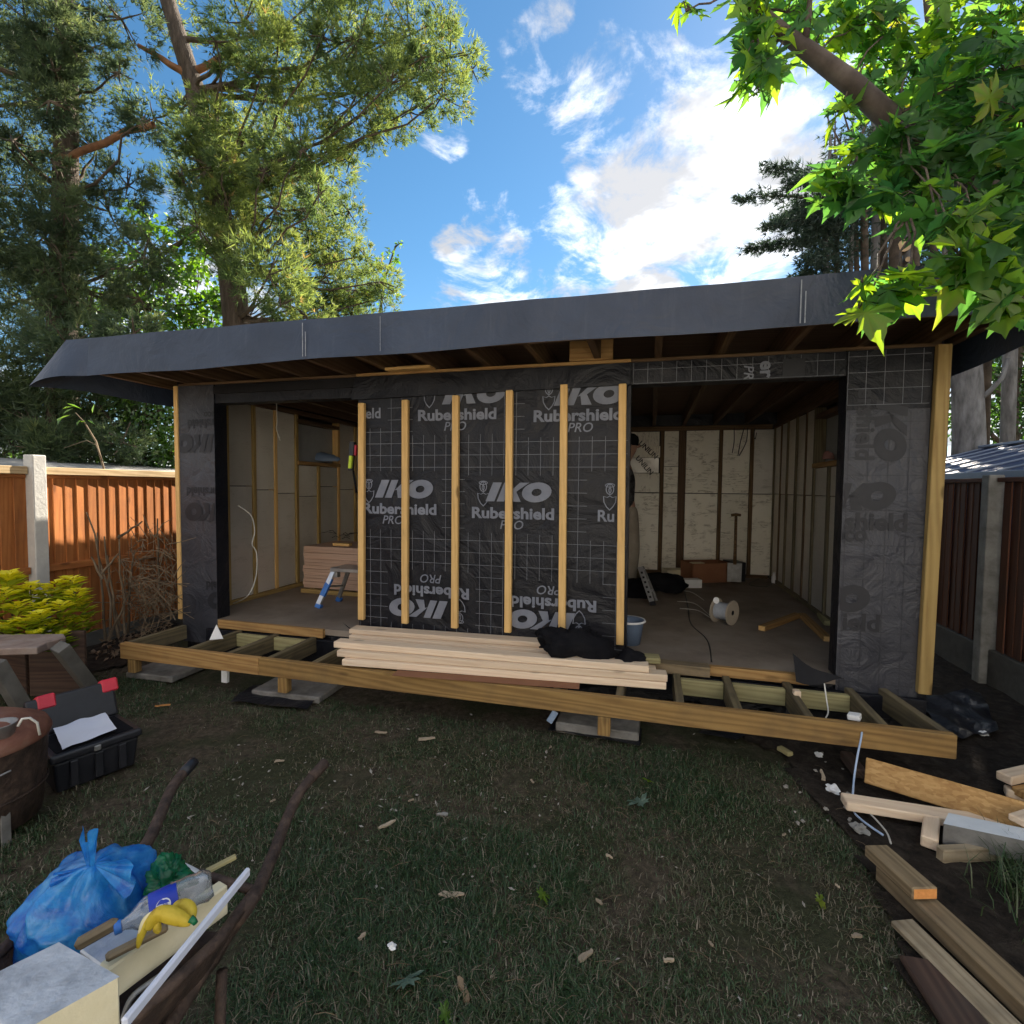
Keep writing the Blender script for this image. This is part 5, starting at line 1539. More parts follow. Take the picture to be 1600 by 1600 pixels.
def chip(name, label, px, py, L, w, ang, mat, h=.008, cat='wood chip', group=None, z=.022, tilt=.05):
    p = GP(px, py, 0); p.z = bumpz(p.x, p.y) + z
    d = Vector((math.cos(ang), math.sin(ang), tilt)) * L / 2
    # an irregular splinter
    n = 6; s = Vector((-math.sin(ang), math.cos(ang), 0)); pts = []
    mb = MB(); top = []; bot = []
    for i in range(n):
        t = i / (n - 1); wd = w * random.uniform(.45, 1.1) * (.35 if t in (0, 1) and random.random() < .5 else 1)
        c = p - d + d * 2 * t + s * w * random.uniform(-.22, .22)
        top += [c + s * wd / 2 + Vector((0, 0, h / 2)), c - s * wd / 2 + Vector((0, 0, h / 2))]
        bot += [c + s * wd / 2 - Vector((0, 0, h / 2)), c - s * wd / 2 - Vector((0, 0, h / 2))]
    vs = top + bot; k = 2 * n; fs = []
    for i in range(n - 1):
        a = 2 * i
        fs += [(a, a + 1, a + 3, a + 2), (k + a + 1, k + a, k + a + 2, k + a + 3), (a, a + 2, k + a + 2, k + a), (a + 1, k + a + 1, k + a + 3, a + 3)]
    fs += [(0, k, k + 1, 1), (k - 2, k - 1, 2 * k - 1, 2 * k - 2)]
    mb.add(vs, fs)
    o = mb.build(name, mat); tag(o, label, cat, group)
    return o
chip('wood_splinter', 'broad pale wood splinter in the middle of the lawn', 705, 1398, .10, .026, -.08, M['chip'], .006)
chip('wood_splinter', 'slanted pale splinter beside the right barrow handle', 605, 1289, .085, .02, .7, M['chip'])
chip('wood_splinter', 'small grey splinter right of the barrow handle', 691, 1274, .055, .018, .0, M['concrete'])
chip('wood_splinter', 'tan splinter near the front edge of the lawn', 915, 1495, .06, .018, .5, M['chip'])
chip('wood_splinter', 'short pale splinter at the lawn front right of the tan one', 1045, 1503, .035, .009, .0, M['chip'])
chip('wood_splinter', 'pale splinter on the grass below the deck beam middle', 667, 1156, .10, .025, .15, M['chip'])
chip('wood_splinter', 'thin pale splinter at left of the lawn below the deck', 595, 1146, .08, .018, -.2, M['chip'])
chip('wood_splinter', 'bright orange splinter on the grass left of the deck slab', 254, 1102, .10, .02, .2, M['chip_orange'])
chip('dead_leaf', 'curled brown leaf at the bottom of the lawn', 724, 1548, .065, .022, 2.2, M['twig'], .012, 'leaf', tilt=.3)
chip('wood_splinter', 'grey splinter by the dug soil edge', 1338, 1472, .035, .014, .0, M['chip'])
chip('wood_splinter', 'long pale splinter on soil below the beam end', 1285, 1218, .10, .02, 1.1, M['chip'], z=.05)
for px, py, L, a in ((642, 1252, .03, .5), (832, 1225, .03, 2.0), (952, 1342, .03, 2.4), (936, 1410, .03, 2.3), (566, 1466, .03, .9),
                     (437, 1192, .05, .1), (426, 1255, .025, .7), (460, 1250, .02, 1.7), (1225, 1308, .02, .4), (1110, 1480, .02, 1.9), (1308, 1390, .02, 2.0), (860, 1080 + 90, .025, 1)):
    chip('wood_crumb', 'small pale wood crumb lying on the lawn', px, py, L, L * .4, a, M['chip'], .006, 'wood chip', 'small wood crumbs on the lawn')
def ground_leaf(px, py, size, tint, label, ang, up=.3):
    p = GP(px, py, 0); p.z = bumpz(p.x, p.y) + .035
    N = np.array([[math.cos(ang) * up, math.sin(ang) * up - .2, 1.0]]); N = unit(N)
    V_, F_, T_ = maple_leaves(np.array([p]), N, np.array([[math.cos(ang), math.sin(ang), 0.0]]), np.array([size]), np.array([tint]))
    o = big_mesh('fallen_leaf', V_, F_, M['maple'] if tint > .5 else M['fallen'], None, T_, origin=tuple(p))
    tag(o, label, 'leaf')
ground_leaf(1005, 1262, .11, .35, 'large pale green maple leaf fallen on the right of the lawn', 2.2)
ground_leaf(1010, 1226, .06, .8, 'small bright green leaf just above the large fallen one', 1.0)
ground_leaf(843, 1402, .06, .75, 'green leaf lying in the grass at the lawn middle', .3)
ground_leaf(1276, 1418, .05, .95, 'yellow green leaf near the dug soil edge', -.6)
ground_leaf(637, 1545, .09, .2, 'dark green leaf at the bottom left of the lawn', 2.0)
ground_leaf(690, 1590, .06, .6, 'green leaf at the bottom edge of the lawn', .2)

# ------------------------------------------------------------------ slabs, sheets under the deck
def slab(label, c0, c1, z, t, w, mat):
    """slab along the deck: c0,c1 picture points of its front top edge"""
    a, b = GP(*c0, z), GP(*c1, z)
    d = (b - a).normalized(); bk = Vector((-d.y, d.x, 0))
    m = (a + b) / 2 + bk * w / 2
    o = timber('concrete_slab', Vector((*(m - d * (b - a).length / 2).xy, z - t / 2)), Vector((*(m + d * (b - a).length / 2).xy, z - t / 2)), w, t, mat, c=.008)
    tag(o, label, 'slab'); return o
slab('grey concrete slab under the left end of the deck', (196, 1050), (268, 1058), .045, .05, .42, M['concrete_mid'])
slab('grey concrete slab under the deck beam joint', (392, 1078), (498, 1090), .045, .05, .36, M['concrete_mid'])
slab('grey concrete slab under the middle deck block', (868, 1128), (998, 1146), .06, .07, .36, M['concrete_mid'])
def loose_sheet(name, label, pts, z, mat, cat='sheet', amp=.015, nu=10, nv=8, thick=True):
    c = [GP(x, y, 0) for x, y in pts]
    mb = MB()
    sd = random.random() * 50
    def fn(a, b):
        p = (c[0] * (1 - a) + c[1] * a) * (1 - b) + (c[3] * (1 - a) + c[2] * a) * b
        return Vector((p.x, p.y, bumpz(p.x, p.y) + z + amp * (mnoise.noise(Vector((p.x * 7, p.y * 7, sd))) + .5)))
    mb.sheet(fn, nu, nv)
    o = mb.build(name, mat, smooth=True); tag(o, label, cat); return o
loose_sheet('membrane_offcut', 'black membrane offcut on the grass below the beam joint', [(360, 1098), (480, 1112), (503, 1086), (395, 1070)], .02, M['membrane'])
loose_sheet('membrane_offcut', 'black membrane offcut in front of the middle slab', [(855, 1142), (1000, 1168), (1003, 1140), (870, 1124)], .02, M['membrane'], amp=.008)
loose_sheet('polythene_sheet', 'crumpled black polythene under the right of the deck frame', [(1030, 1112), (1420, 1165), (1420, 1090), (1040, 1060)], .05, M['polythene'], amp=.05, nu=40, nv=16)
loose_sheet('polythene_sheet', 'black polythene under the left of the deck frame', [(300, 1030), (520, 1055), (560, 1010), (360, 992)], .03, M['polythene'], amp=.03, nu=20, nv=10)
loose_sheet('polythene_sheet', 'crumpled black polythene beyond the right end of the deck', [(1475, 1165), (1560, 1150), (1530, 1085), (1430, 1095)], .03, M['polythene'], amp=.045, nu=24, nv=18)
loose_sheet('plastic_strip', 'black and blue plastic strip poking out under the right beam', [(1090, 1150), (1150, 1163), (1165, 1152), (1100, 1142)], .03, M['polythene'], amp=.02)

# ------------------------------------------------------------------ stacked boards before the centre panel
def laid(name, label, a, b, z, w, h, mat, group=None, back=True, cat='board'):
    """board whose front bottom edge runs from picture point a to b at height z"""
    p, q_ = GP(*a, z), GP(*b, z)
    d = (q_ - p).normalized(); bk = Vector((-d.y, d.x, 0)) * (w / 2)
    o = timber(name, p + bk + Vector((0, 0, h / 2)), q_ + bk + Vector((0, 0, h / 2)), w, h, mat)
    if label: tag(o, label, cat, group)
    return o
G = 'planed boards stacked before the centre panel'
laid('planed_board', 'lowest front pale board of the stack on the deck', (534, 1040), (1041, 1078), .306, .095, .044, M['pse'], G)
laid('planed_board', 'middle pale board of the front stack on the deck', (526, 1026), (1043, 1066), .352, .095, .044, M['pse'], G)
laid('planed_board', 'top pale board of the front stack on the deck', (521, 1012), (1014, 1052), .398, .095, .044, M['pse'], G)
laid('planed_board', 'lower rear board hidden behind the front stack', (556, 1018), (1025, 1056), .306, .095, .044, M['pse'], G)
laid('planed_board', 'lower of the two pinkish boards against the panel foot', (545, 1000), (961, 1033), .362, .12, .036, M['pse'], G)
laid('planed_board', 'upper of the two pinkish boards against the panel foot', (545, 990), (958, 1020), .40, .12, .036, M['pse'], G)
laid('brown_sheet', 'brown hardboard strip under the front board stack', (612, 1056), (905, 1077), .302, .10, .004, M['cardboard'], cat='sheet')
laid('timber_offcut', 'short pale offcut on the floor edge right of the panel', (1000, 1036), (1032, 1038), .365, .10, .04, M['nogging'], cat='offcut')
def heap(name, label, px, py, d, rx, ry, rz, mat, cat, seed=1, rough=.35, n=22):
    c = DP(px, py, d); mb = MB()
    def fn(a, b):
        th = 2 * math.pi * a; ph = math.pi * (b * .62)
        p = Vector((math.sin(ph) * math.cos(th) * rx, math.sin(ph) * math.sin(th) * ry, math.cos(ph) * rz))
        fq = 1.5 / max(rx, rz)
        k = 1 + rough * mnoise.noise(Vector((p.x * fq + seed, p.y * fq, p.z * fq))) + rough * .7 * (1 - 2.2 * abs(mnoise.noise(Vector((p.x * fq * 2.3, p.y * fq * 2.3 + seed, p.z * fq * 2.3))))) * .5 + rough * .25 * mnoise.noise(Vector((p.x * fq * 6, p.y * fq * 6, p.z * fq * 6 + seed)))
        return c + Vector((p.x * k, p.y * k, max(-rz * .55, p.z * k)))
    mb.sheet(fn, n, n // 2)
    o = mb.build(name, mat, smooth=True); tag(o, label, cat); return o
heap('black_jacket', 'black cloth dumped on the boards at the panel foot', 898, 1008, 3.42, .27, .11, .10, M['black_cloth'], 'cloth', 3, .55, 48)
heap('black_jacket', 'small black cloth heap at the right end of the boards', 985, 1030, 3.30, .09, .07, .06, M['black_cloth'], 'cloth', 9, .5, 18)
p = GP(370, 985, .1)
mb = MB(); a, b, c = GP(345, 1005, .30), GP(372, 1000, .30), DP(357, 976, 4.0)
mb.add([DP(327, 1000, 4.05), DP(349, 998, 4.02), DP(338, 976, 4.06), DP(328, 1000, 4.09), DP(349, 998, 4.06), DP(339, 976, 4.08)], [(0, 1, 2), (5, 4, 3), (0, 2, 5, 3), (1, 4, 5, 2), (0, 3, 4, 1)])
o = mb.build('foam_offcut', M['white_plastic']); tag(o, 'pointed white foam offcut beside the left pier foot', 'offcut')
o = timber('foam_offcut', DP(352, 1066, 3.92), DP(352, 1046, 3.92), .055, .03, M['white_plastic'], up=V); tag(o, 'small white foam offcut under the deck beam joint', 'offcut')
o = timber('timber_offcut', GP(858, 1128, .06), DP(868, 1112, 3.15), .04, .015, M['blue_string'], up=V); tag(o, 'pale blue scrap under the middle of the beam', 'scrap')

# ------------------------------------------------------------------ things inside the room
def I(px, py): return GP(px, py, FLZ)
# plywood sheets
nsh = 13
pL = I(474, 925); pL2 = I(700, 945)
zt = DP(474, 853, pL.y).z
dz = (zt - FLZ - .05) / nsh
gx = (U * 1.0)
for k in range(2):
    o = timber('pallet_bearer', pL + U * (.1 + k * .9) + V * .02 + Vector((0, 0, .024)), pL + U * (.1 + k * .9) + V * .62 + Vector((0, 0, .024)), .07, .045, M['stud_new'])
    tag(o, 'pale bearer under the %s end of the plywood stack' % ('left', 'right')[k], 'bearer')
o = timber('pallet_bearer', pL + U * .0 + V * -.03 + Vector((0, 0, .024)), pL + U * 1.25 + V * -.03 + Vector((0, 0, .024)), .04, .045, M['stud_new']); tag(o, 'long pale bearer along the front of the plywood stack', 'bearer')
for k in range(nsh):
    j = Vector((random.uniform(-.012, .012), random.uniform(-.012, .012), 0))
    z = FLZ + .05 + dz * (k + .5)
    a = pL + U * .0 + V * .32 + j; b = pL + U * 1.28 + V * .32 + j
    a.z = b.z = z
    o = timber('plywood_sheet', a, b, .62, dz * .93, M['ply'] if k < nsh - 1 else M['ply'], c=.001)
    tag(o, ('plywood sheet %s of the stack inside the left room' % ('at the bottom', 'second from the bottom', 'third from the bottom', 'fourth from the bottom', 'fifth from the bottom', 'sixth from the bottom', 'in the very middle', 'sixth from the top', 'fifth from the top', 'fourth from the top', 'third from the top', 'just under the top', 'on the top')[k]), 'plywood', 'plywood sheets stacked in the left room')
ptop = Vector((0, 0, zt + .002))
o = timber('timber_offcut', DP(522, 851, pL.y + .1), DP(548, 852, pL.y + .05), .07, .04, M['batten']); tag(o, 'pale offcut on top of the plywood stack', 'offcut')
mb = MB()
for k in range(9):
    a = DP(random.uniform(515, 560), random.uniform(832, 846), pL.y + .25); b = a + Vector((random.uniform(-.2, .2), random.uniform(-.1, .1), random.uniform(-.03, .05)))
    mb.tube([a, (a + b) / 2 + Vector((0, 0, .02)), b], .004, 5)
o = mb.build('wire_bundle', M['cable_dark']); tag(o, 'tangle of thin wires on the plywood stack', 'wire')
# folding step platform
def hop_up():
    r = thing('step_platform', 'folding aluminium work step with blue feet by the plywood', 'step', I(520, 945))
    d = I(497, 950).y
    a = Vector(I(497, 950)); b = Vector(DP(523, 889, d + .10))
    timber('leg', a + Vector((0, 0, .03)), b, .05, .03, M['alu'], r, up=V)
    a2 = Vector(I(527, 940)) + V * .02; b2 = Vector(DP(545, 890, d + .2))
    timber('leg', a2 + Vector((0, 0, .02)), b2, .04, .028, M['galv'], r, up=V)
    timber('leg_sleeve', a.lerp(b, .25) + Vector((0, 0, .02)), a.lerp(b, .75), .056, .034, M['blue_plastic'], r, up=V)
    timber('foot', a, a + (b - a) * .10, .062, .05, M['blue_plastic'], r, up=V); timber('foot', a2, a2 + (b2 - a2) * .12, .055, .045, M['blue_plastic'], r, up=V)
    c0 = DP(520, 889, d + .12); c1 = c0 + U * .55
    timber('platform', c0 + V * .08, c1 + V * .08, .26, .035, M['alu'], r)
    timber('hinge', c0 + Vector((0, 0, -.03)), c0 + U * .07 + Vector((0, 0, -.03)), .06, .10, M['galv'], r)
    timber('brace', a.lerp(b, .55), a2.lerp(b2, .5), .02, .02, M['galv'], r)
    for k in (1,):
        e = c1 + U * .06; f = Vector((e.x, e.y, FLZ)) + U * .1
        timber('leg', f, c1, .05, .03, M['alu'], r, up=V)
hop_up()
# hanging cables
def cable(name, label, pts, r, mat, cat='cable'):
    mb = MB(); P = [Vector(p) for p in pts]; out = []
    for i in range(len(P) - 1):
        p0 = P[max(i - 1, 0)]; p1 = P[i]; p2 = P[i + 1]; p3 = P[min(i + 2, len(P) - 1)]
        for k in range(6):
            t = k / 6
            out.append(.5 * ((2 * p1) + (p2 - p0) * t + (2 * p0 - 5 * p1 + 4 * p2 - p3) * t * t + (3 * p1 - p0 - 3 * p2 + p3) * t ** 3))
    out.append(P[-1]); mb.tube(out, r, 6)
    o = mb.build(name, mat, smooth=True); tag(o, label, cat); return o
cable('hanging_cable', 'white cable curving down the left wall to the floor', [DP(372, 790, 4.85), DP(392, 805, 4.9), DP(398, 830, 4.92), DP(394, 850, 4.9), DP(401, 865, 4.92), DP(400, 900, 4.88), DP(388, 930, 4.8), I(362, 944)], .006, M['cable_white'])
cable('hanging_cable', 'thin cable hanging from the left room ceiling', [DP(432, 628, 5.2), DP(433, 660, 5.2), DP(432, 670, 5.2), DP(438, 688, 5.25)], .004, M['cable_white'])
for k, pts in enumerate(([(1147, 668), (1147, 690), (1144, 708)], [(1163, 668), (1157, 690), (1153, 712)], [(1168, 668), (1166, 690), (1155, 712)], [(1180, 668), (1178, 680), (1180, 686), (1182, 676)])):
    cable('hanging_cable', ('short thin wire hanging before the right back wall', 'left wire of the hooked pair before the back wall', 'right wire of the hooked pair before the back wall', 'small wire loop hanging near the back right corner')[k], [DP(x, y, 6.55) for x, y in pts], .005, M['cable_dark'])
cable('floor_cable', 'dark cable snaking across the right room floor', [I(1070, 925), I(1075, 950), I(1080, 975), I(1105, 1000), I(1112, 1035)], .005, M['cable_dark'])
for k, pts in enumerate(([(1058, 942), (1085, 945), (1110, 965)], [(1062, 953), (1090, 956), (1110, 968)], [(1068, 925), (1082, 928), (1100, 940)])):
    cable('loose_wire', ('upper pale wire trailing from the cable reel', 'lower pale wire trailing from the cable reel', 'pale wire on the floor behind the cable reel')[k], [I(*p) + Vector((0, 0, .015)) for p in pts], .003, M['cable_white'])
# cable reel lying on its side
def reel():
    c = I(1131, 974); c.z = FLZ + .11
    ax = Vector((.62, -.78, 0)).normalized()
    r = thing('cable_reel', 'grey cable reel lying on its side on the floor', 'cable reel', Vector((c.x, c.y, FLZ)))
    for s in (-1, 1):
        mb = MB(); mb.lathe(c + ax * (s * .075 - .006), [(.022, 0), (.11, 0), (.11, .012), (.022, .012), (.022, 0)], 28, axis=ax); mb.build('flange', M['reel'], r)
    mb = MB(); prof = []
    for i in range(13): prof += [(.072 + (.006 if i % 2 else 0), -.069 + .138 * i / 12)]
    mb.lathe(c, prof, 24, axis=ax); mb.build('wound_cable', M['wire_grey'], r, smooth=True)
    mb = MB(); mb.lathe(c, [(.022, -.08), (.022, .08)], 14, axis=ax); mb.build('core', M['black_plastic'], r)
    mb = MB(); p = DP(1118, 938, c.y + .03); mb.lathe(p, [(.001, 0), (.028, .004), (.03, .012), (.02, .016), (.001, .016)], 12, axis=(0.2, -1, .2)); mb.build('label_tag', M['white_plastic'], r)
reel()
# offcuts on the right floor
def lie(name, label, a, b, w, h, mat, cat='offcut', z=FLZ, endmat=None):
    p, q_ = GP(*a, z), GP(*b, z)
    o = timber(name, p + Vector((0, 0, h / 2 + .001)), q_ + Vector((0, 0, h / 2 + .001)), w, h, mat, endmat=endmat); tag(o, label, cat); return o
lie('timber_offcut', 'left arm of the two timbers forming an angle on the floor', (1190, 986), (1246, 965), .06, .045, M['sill'], endmat=M['batten'])
lie('timber_offcut', 'right arm of the two timbers forming an angle on the floor', (1253, 965), (1293, 1003), .06, .045, M['sill'], endmat=M['batten'])
lie('foam_offcut', 'pale foam strip on the floor by the right pier', (1282, 964), (1293, 978), .06, .04, M['nogging'])
# boxes, blocks and tools at the back
def boxat(name, label, px0, px1, pyt, pyb, depth, dd, mat, cat, topm=None):
    a = GP(px0, pyb, FLZ); b = GP(px1, pyb, FLZ)
    h = DP((px0 + px1) / 2, pyt, (a.y + b.y) / 2).z - FLZ
    d = (b - a).normalized(); bk = Vector((-d.y, d.x, 0)) * dd
    mb = MB(); up = Vector((0, 0, h))
    mb.hexa([a, b, b + bk, a + bk, a + up, b + up, b + bk + up, a + bk + up])
    o = mb.build(name, mat); bv = o.modifiers.new('b', 'BEVEL'); bv.width = .006; bv.segments = 2
    tag(o, label, cat); return o
def open_box():
    a = GP(1082, 911, FLZ); b = GP(1144, 910, FLZ); h = .25
    d = (b - a).normalized(); bk = Vector((-d.y, d.x, 0)); r = thing('cardboard_box', 'open brown box on the floor before the back wall', 'box', a)
    L = (b - a).length; D_ = .34; z = Vector((0, 0, 1))
    timber('side', a + z * h / 2, b + z * h / 2, .012, h, M['cardboard'], r)
    timber('side', a + bk * D_ + z * h / 2, b + bk * D_ + z * h / 2, .012, h, M['cardboard'], r)
    timber('end', a + bk * .01 + z * h / 2, a + bk * (D_ - .01) + z * h / 2, .012, h - .004, M['cardboard'], r)
    timber('end', b + bk * .01 + z * h / 2, b + bk * (D_ - .01) + z * h / 2, .012, h - .004, M['cardboard'], r)
    timber('bottom', a + bk * D_ / 2 + z * .008, b + bk * D_ / 2 + z * .008, D_ - .03, .012, M['cardboard'], r)
    timber('flap', a + bk * .05 + z * (h + .004), a + d * .16 + bk * .05 + z * (h + .006), .10, .006, M['foam_cut'], r)
open_box()
boxat('black_crate', 'dark crate beside the brown box at the back wall', 1145, 1165, 879, 909, 0, .3, M['black_plastic'], 'crate')
boxat('foam_block', 'cream foam block left of the brown box', 1042, 1077, 891, 904, 0, .22, M['foam_cut'], 'foam block')
boxat('foam_block', 'pale grey foam block before the brown box', 1054, 1097, 906, 919, 0, .14, M['white_plastic'], 'foam block')
def spade():
    d = 6.35
    b = I(1148, 908); b.y = d
    r = thing('spade', 'dark T-handled spade standing in the box at the back', 'spade', Vector((DP(1148, 880, d).x, d, FLZ)))
    mb = MB(); mb.tube([DP(1150, 806, d), DP(1149, 850, d), DP(1148, 882, d)], [.016, .018, .022], 10); mb.build('shaft', M['dark_stud'], r, smooth=True)
    mb = MB(); mb.tube([DP(1143, 805, d), DP(1150, 804, d), DP(1157, 805, d)], [.017, .019, .017], 10); mb.build('grip', M['dark_stud'], r, smooth=True)
    c = DP(1148, 882, d)
    timber('blade', c + Vector((0, 0, .02)), c - Vector((0, 0, .22)), .17, .012, M['galv'], r, up=V)
spade()
# small white bottle on the floor in the corner
def white_bottle():
    c = I(1209, 911)
    r = thing('white_bottle', 'small white bottle on the floor in the back right corner', 'bottle', c)
    mb = MB(); mb.lathe(c, [(.026, 0), (.030, .008), (.030, .085), (.014, .105), (.013, .115)], 18, capb=True); mb.build('body', M['white_plastic'], r, smooth=True)
    mb = MB(); mb.lathe(c, [(.016, .114), (.016, .138), (.001, .141)], 16); mb.build('cap', M['white_plastic'], r, smooth=True)
white_bottle()
cable('floor_lead', 'black lead coiled in the back right corner', [I(1209, 911), I(1195, 917), I(1170, 913), I(1185, 905), I(1195, 895)], .005, M['cable_dark'])
# step ladder leaning right of the panel
def ladder():
    r = thing('folded_ladder', 'perforated aluminium ladder rail leaning right of the panel', 'ladder', I(1018, 945))
    a = I(1020, 946) + Vector((0, 0, .01)); b = DP(1000, 886, a.y + .25)
    timber('rail', a, b, .055, .02, M['alu'], r, up=-V + U * .3)
    a2 = I(1026, 940) + Vector((0, 0, .01)); b2 = DP(1004, 885, a2.y + .25)
    timber('rail', a2, b2, .03, .02, M['galv'], r, up=-V + U * .3)
    ax = (b - a).normalized()
    for k in range(6):
        c = a.lerp(b, .2 + .13 * k) - V * .012
        timber('hole', c - ax * .012, c + ax * .012, .022, .004, M['black_plastic'], r, up=-V + U * .3)
    timber('foot', a - ax * .01, a + ax * .03, .06, .03, M['black_plastic'], r, up=-V + U * .3)
    for k in range(3): timber('rung', a.lerp(b, .3 + .3 * k), a2.lerp(b2, .3 + .3 * k) + U * .0, .02, .02, M['alu'], r)
ladder()
heap('tool_bag', 'black tool bag on the floor behind the ladder', 998, 925, 5.7, .16, .14, .15, M['black_cloth'], 'bag', 5, .3, 18)
heap('tool_bag', 'low black tool pile by the foam blocks', 1035, 915, 5.9, .28, .16, .12, M['black_cloth'], 'bag', 12, .5, 20)
def bucket():
    c = I(988, 1012); c.y += .12; c.x += .0
    r = thing('bucket', 'blue-grey bucket with white rim half behind the panel edge', 'bucket', c)
    mb = MB(); mb.lathe(c, [(.085, 0), (.11, .17), (.118, .18), (.112, .185), (.10, .17), (.08, .01)], 24, capb=True); mb.build('pail', M['denim'], r, smooth=True)
    mb = MB(); mb.lathe(c, [(.119, .172), (.127, .178), (.122, .19), (.112, .187)], 24); mb.build('rim', M['white_plastic'], r, smooth=True)
bucket()
# items in the window openings
heap('folded_cloth', 'dark blue bundle on the high window ledge of the left wall', 500, 717, 6.55, .20, .06, .07, M['denim'], 'cloth', 2, .4, 18)
heap('red_rag', 'small dull pink rag on the high window ledge of the right wall', 1294, 714, 4.75, .045, .04, .045, M['pink_rag'], 'cloth', 4, .4, 14)
r = thing('spirit_level', 'black and neon tool hanging by the left edge of the panel', 'tool', DP(551, 715, 4.6))
timber('body', DP(548, 735, 4.6), DP(551, 690, 4.6), .05, .03, M['black_plastic'], r, up=V); timber('neon_grip', DP(547, 732, 4.57), DP(549, 712, 4.57), .03, .03, M['hivis'], r, up=V)
timber('red_tip', DP(555, 712, 4.6), DP(556, 695, 4.6), .03, .03, M['red_plastic'], r, up=V)
timber('strap', DP(557, 770, 4.62), DP(552, 735, 4.6), .02, .01, M['black_cloth'], r, up=V)

# ------------------------------------------------------------------ person behind the panel edge
def skin_mesh(chains, sub=2):
    """chains: list of [(point, radius), ...]; first chain starts at the root; shared points are merged"""
    me = bpy.data.meshes.new('s'); bm = bmesh.new(); lay = bm.verts.layers.skin.verify()
    pts = {}
    def get(p, r, rootv=False):
        k = tuple(round(c, 3) for c in p)
        if k not in pts:
            v = bm.verts.new(p); v[lay].radius = (r, r) if not isinstance(r, tuple) else r
            v[lay].use_root = rootv; pts[k] = v
        return pts[k]
    first = True
    for ch in chains:
        prev = None
        for p, r in ch:
            v = get(p, r, first); first = False
            if prev is not None and bm.edges.get((prev, v)) is None: bm.edges.new((prev, v))
            prev = v
    bm.to_mesh(me); bm.free()
    ob = bpy.data.objects.new('s', me); COL.objects.link(ob)
    ob.modifiers.new('k', 'SKIN'); m = ob.modifiers.new('d', 'SUBSURF'); m.levels = sub; m.render_levels = sub
    dg = bpy.context.evaluated_depsgraph_get()
    out = bpy.data.meshes.new_from_object(ob.evaluated_get(dg))
    vs = [v.co.copy() for v in out.vertices]; fs = [tuple(p.vertices) for p in out.polygons]
    bpy.data.objects.remove(ob); bpy.data.meshes.remove(me); bpy.data.meshes.remove(out)
    return vs, fs
def person():
    M['skin'] = basic('skin', [(0.36, 0.21, 0.15), (0.44, 0.27, 0.2)], 12, 0.6)
    M['beige'] = basic('beige work trousers', [(0.26, 0.23, 0.19), (0.34, 0.30, 0.25)], 12, 0.9, bump=.6, bscale=9)
    M['camo'] = basic('dark patterned top', [(0.015, 0.015, 0.018), (0.06, 0.06, 0.065), (0.14, 0.14, 0.14)], 16, 0.9, pos=[.42, .55, .7])
    d = 5.95
    foot = GP(978, 917, FLZ)
    B = Vector((DP(969, 900, d).x, d, FLZ))
    root = thing('person', 'person in dark patterned top and beige trousers standing behind the panel edge', 'person', B)
    def P(x, y, z): return (B.x + x, B.y + y, FLZ + z)
    # faces right and away: x is to the side here
    hip, chest, neck = P(0, 0, .98), P(.0, .0, 1.30), P(.03, -.02, 1.50)
    head = [(neck, .055), (P(.05, -.02, 1.58), .062), (P(.075, -.03, 1.66), .098), (P(.075, -.02, 1.75), .095), (P(.07, -.01, 1.80), .06)]
    torso = [(hip, .145), (P(0, 0, 1.12), .135), (chest, .155), (P(.01, -.01, 1.43), .12), (neck, .055)]
    legs = [[(hip, .145), (P(s * .09, 0, .88), .10), (P(s * .11 + .02, -.03, .50), .072), (P(s * .12, .0, .12), .05), (P(s * .12, .0, .06), .048), (P(s * .12 + .10, -.06, .04), .042), (P(s * .12 + .16, -.10, .035), .03)] for s in (-1, 1)]
    arms = []
    for s in (-1, 1):
        sh = P(s * .04, s * .19, 1.42); el = P(s * .04 - .08, s * .22 - .05, 1.16); wr = P(-.28, s * .12 - .08, 1.10)
        ch = [(P(.01, -.01, 1.43), .12), (sh, .062), (el, .046), (wr, .032)]
        arms.append(ch)
        hb = Vector(wr) + Vector((-.06, -.02, .0)); ch.append((tuple(hb), .03))
    vs, fs = skin_mesh([torso, head] + legs + arms)
    mb = MB(); mb.add(vs, fs)
    # fingers and a thumb on each hand, nose and ears on the head
    for s in (-1, 1):
        wr = Vector(P(-.28, s * .12 - .08, 1.10)) + Vector((-.06, -.02, .0))
        for k in range(4):
            a = wr + Vector((-.02, (k - 1.5) * .018, .0)); L = (.055, .07, .066, .05)[k]
            mb.tube([a, a + Vector((-L * .5, 0, .006)), a + Vector((-L * .8, 0, -.012)), a + Vector((-L * .8, 0, -.03))], [.009, .009, .008, .006], 6)
        a = wr + Vector((.005, -.026 * s, .0)); mb.tube([a, a + Vector((-.03, -.022 * s, .01)), a + Vector((-.055, -.02 * s, .0))], [.010, .009, .007], 6)
    nz = Vector(P(.175, -.045, 1.69)); mb.tube([nz + Vector((-.02, .005, .03)), nz + Vector((.012, -.004, -.005)), nz + Vector((-.02, .004, -.012))], [.010, .016, .012], 7)
    for s in (-1, 1):
        e = Vector(P(.06, -.02 + s * .098, 1.69)); mb.lathe(e, [(.001, -.012), (.018, -.004), (.02, .006), (.001, .010)], 10, axis=(0, s, 0))
    body = mb.build('body', M['skin'], root, smooth=True)
    # clothes follow the body a little outside it
    def puff(ch, k): return [(p, r + k) for p, r in ch]
    vs, fs = skin_mesh([puff([(hip, .145), (P(0, 0, 1.05), .14)], .02)] + [puff(l[:4], .022) for l in legs])
    mb = MB(); mb.add(vs, fs); mb.build('trousers', M['beige'], root, smooth=True)
    vs, fs = skin_mesh([puff([(P(0, 0, .90), .15)] + torso[1:4] + [(P(.02, -.015, 1.47), .065)], .016)] + [puff(a[:4], .014) for a in arms])
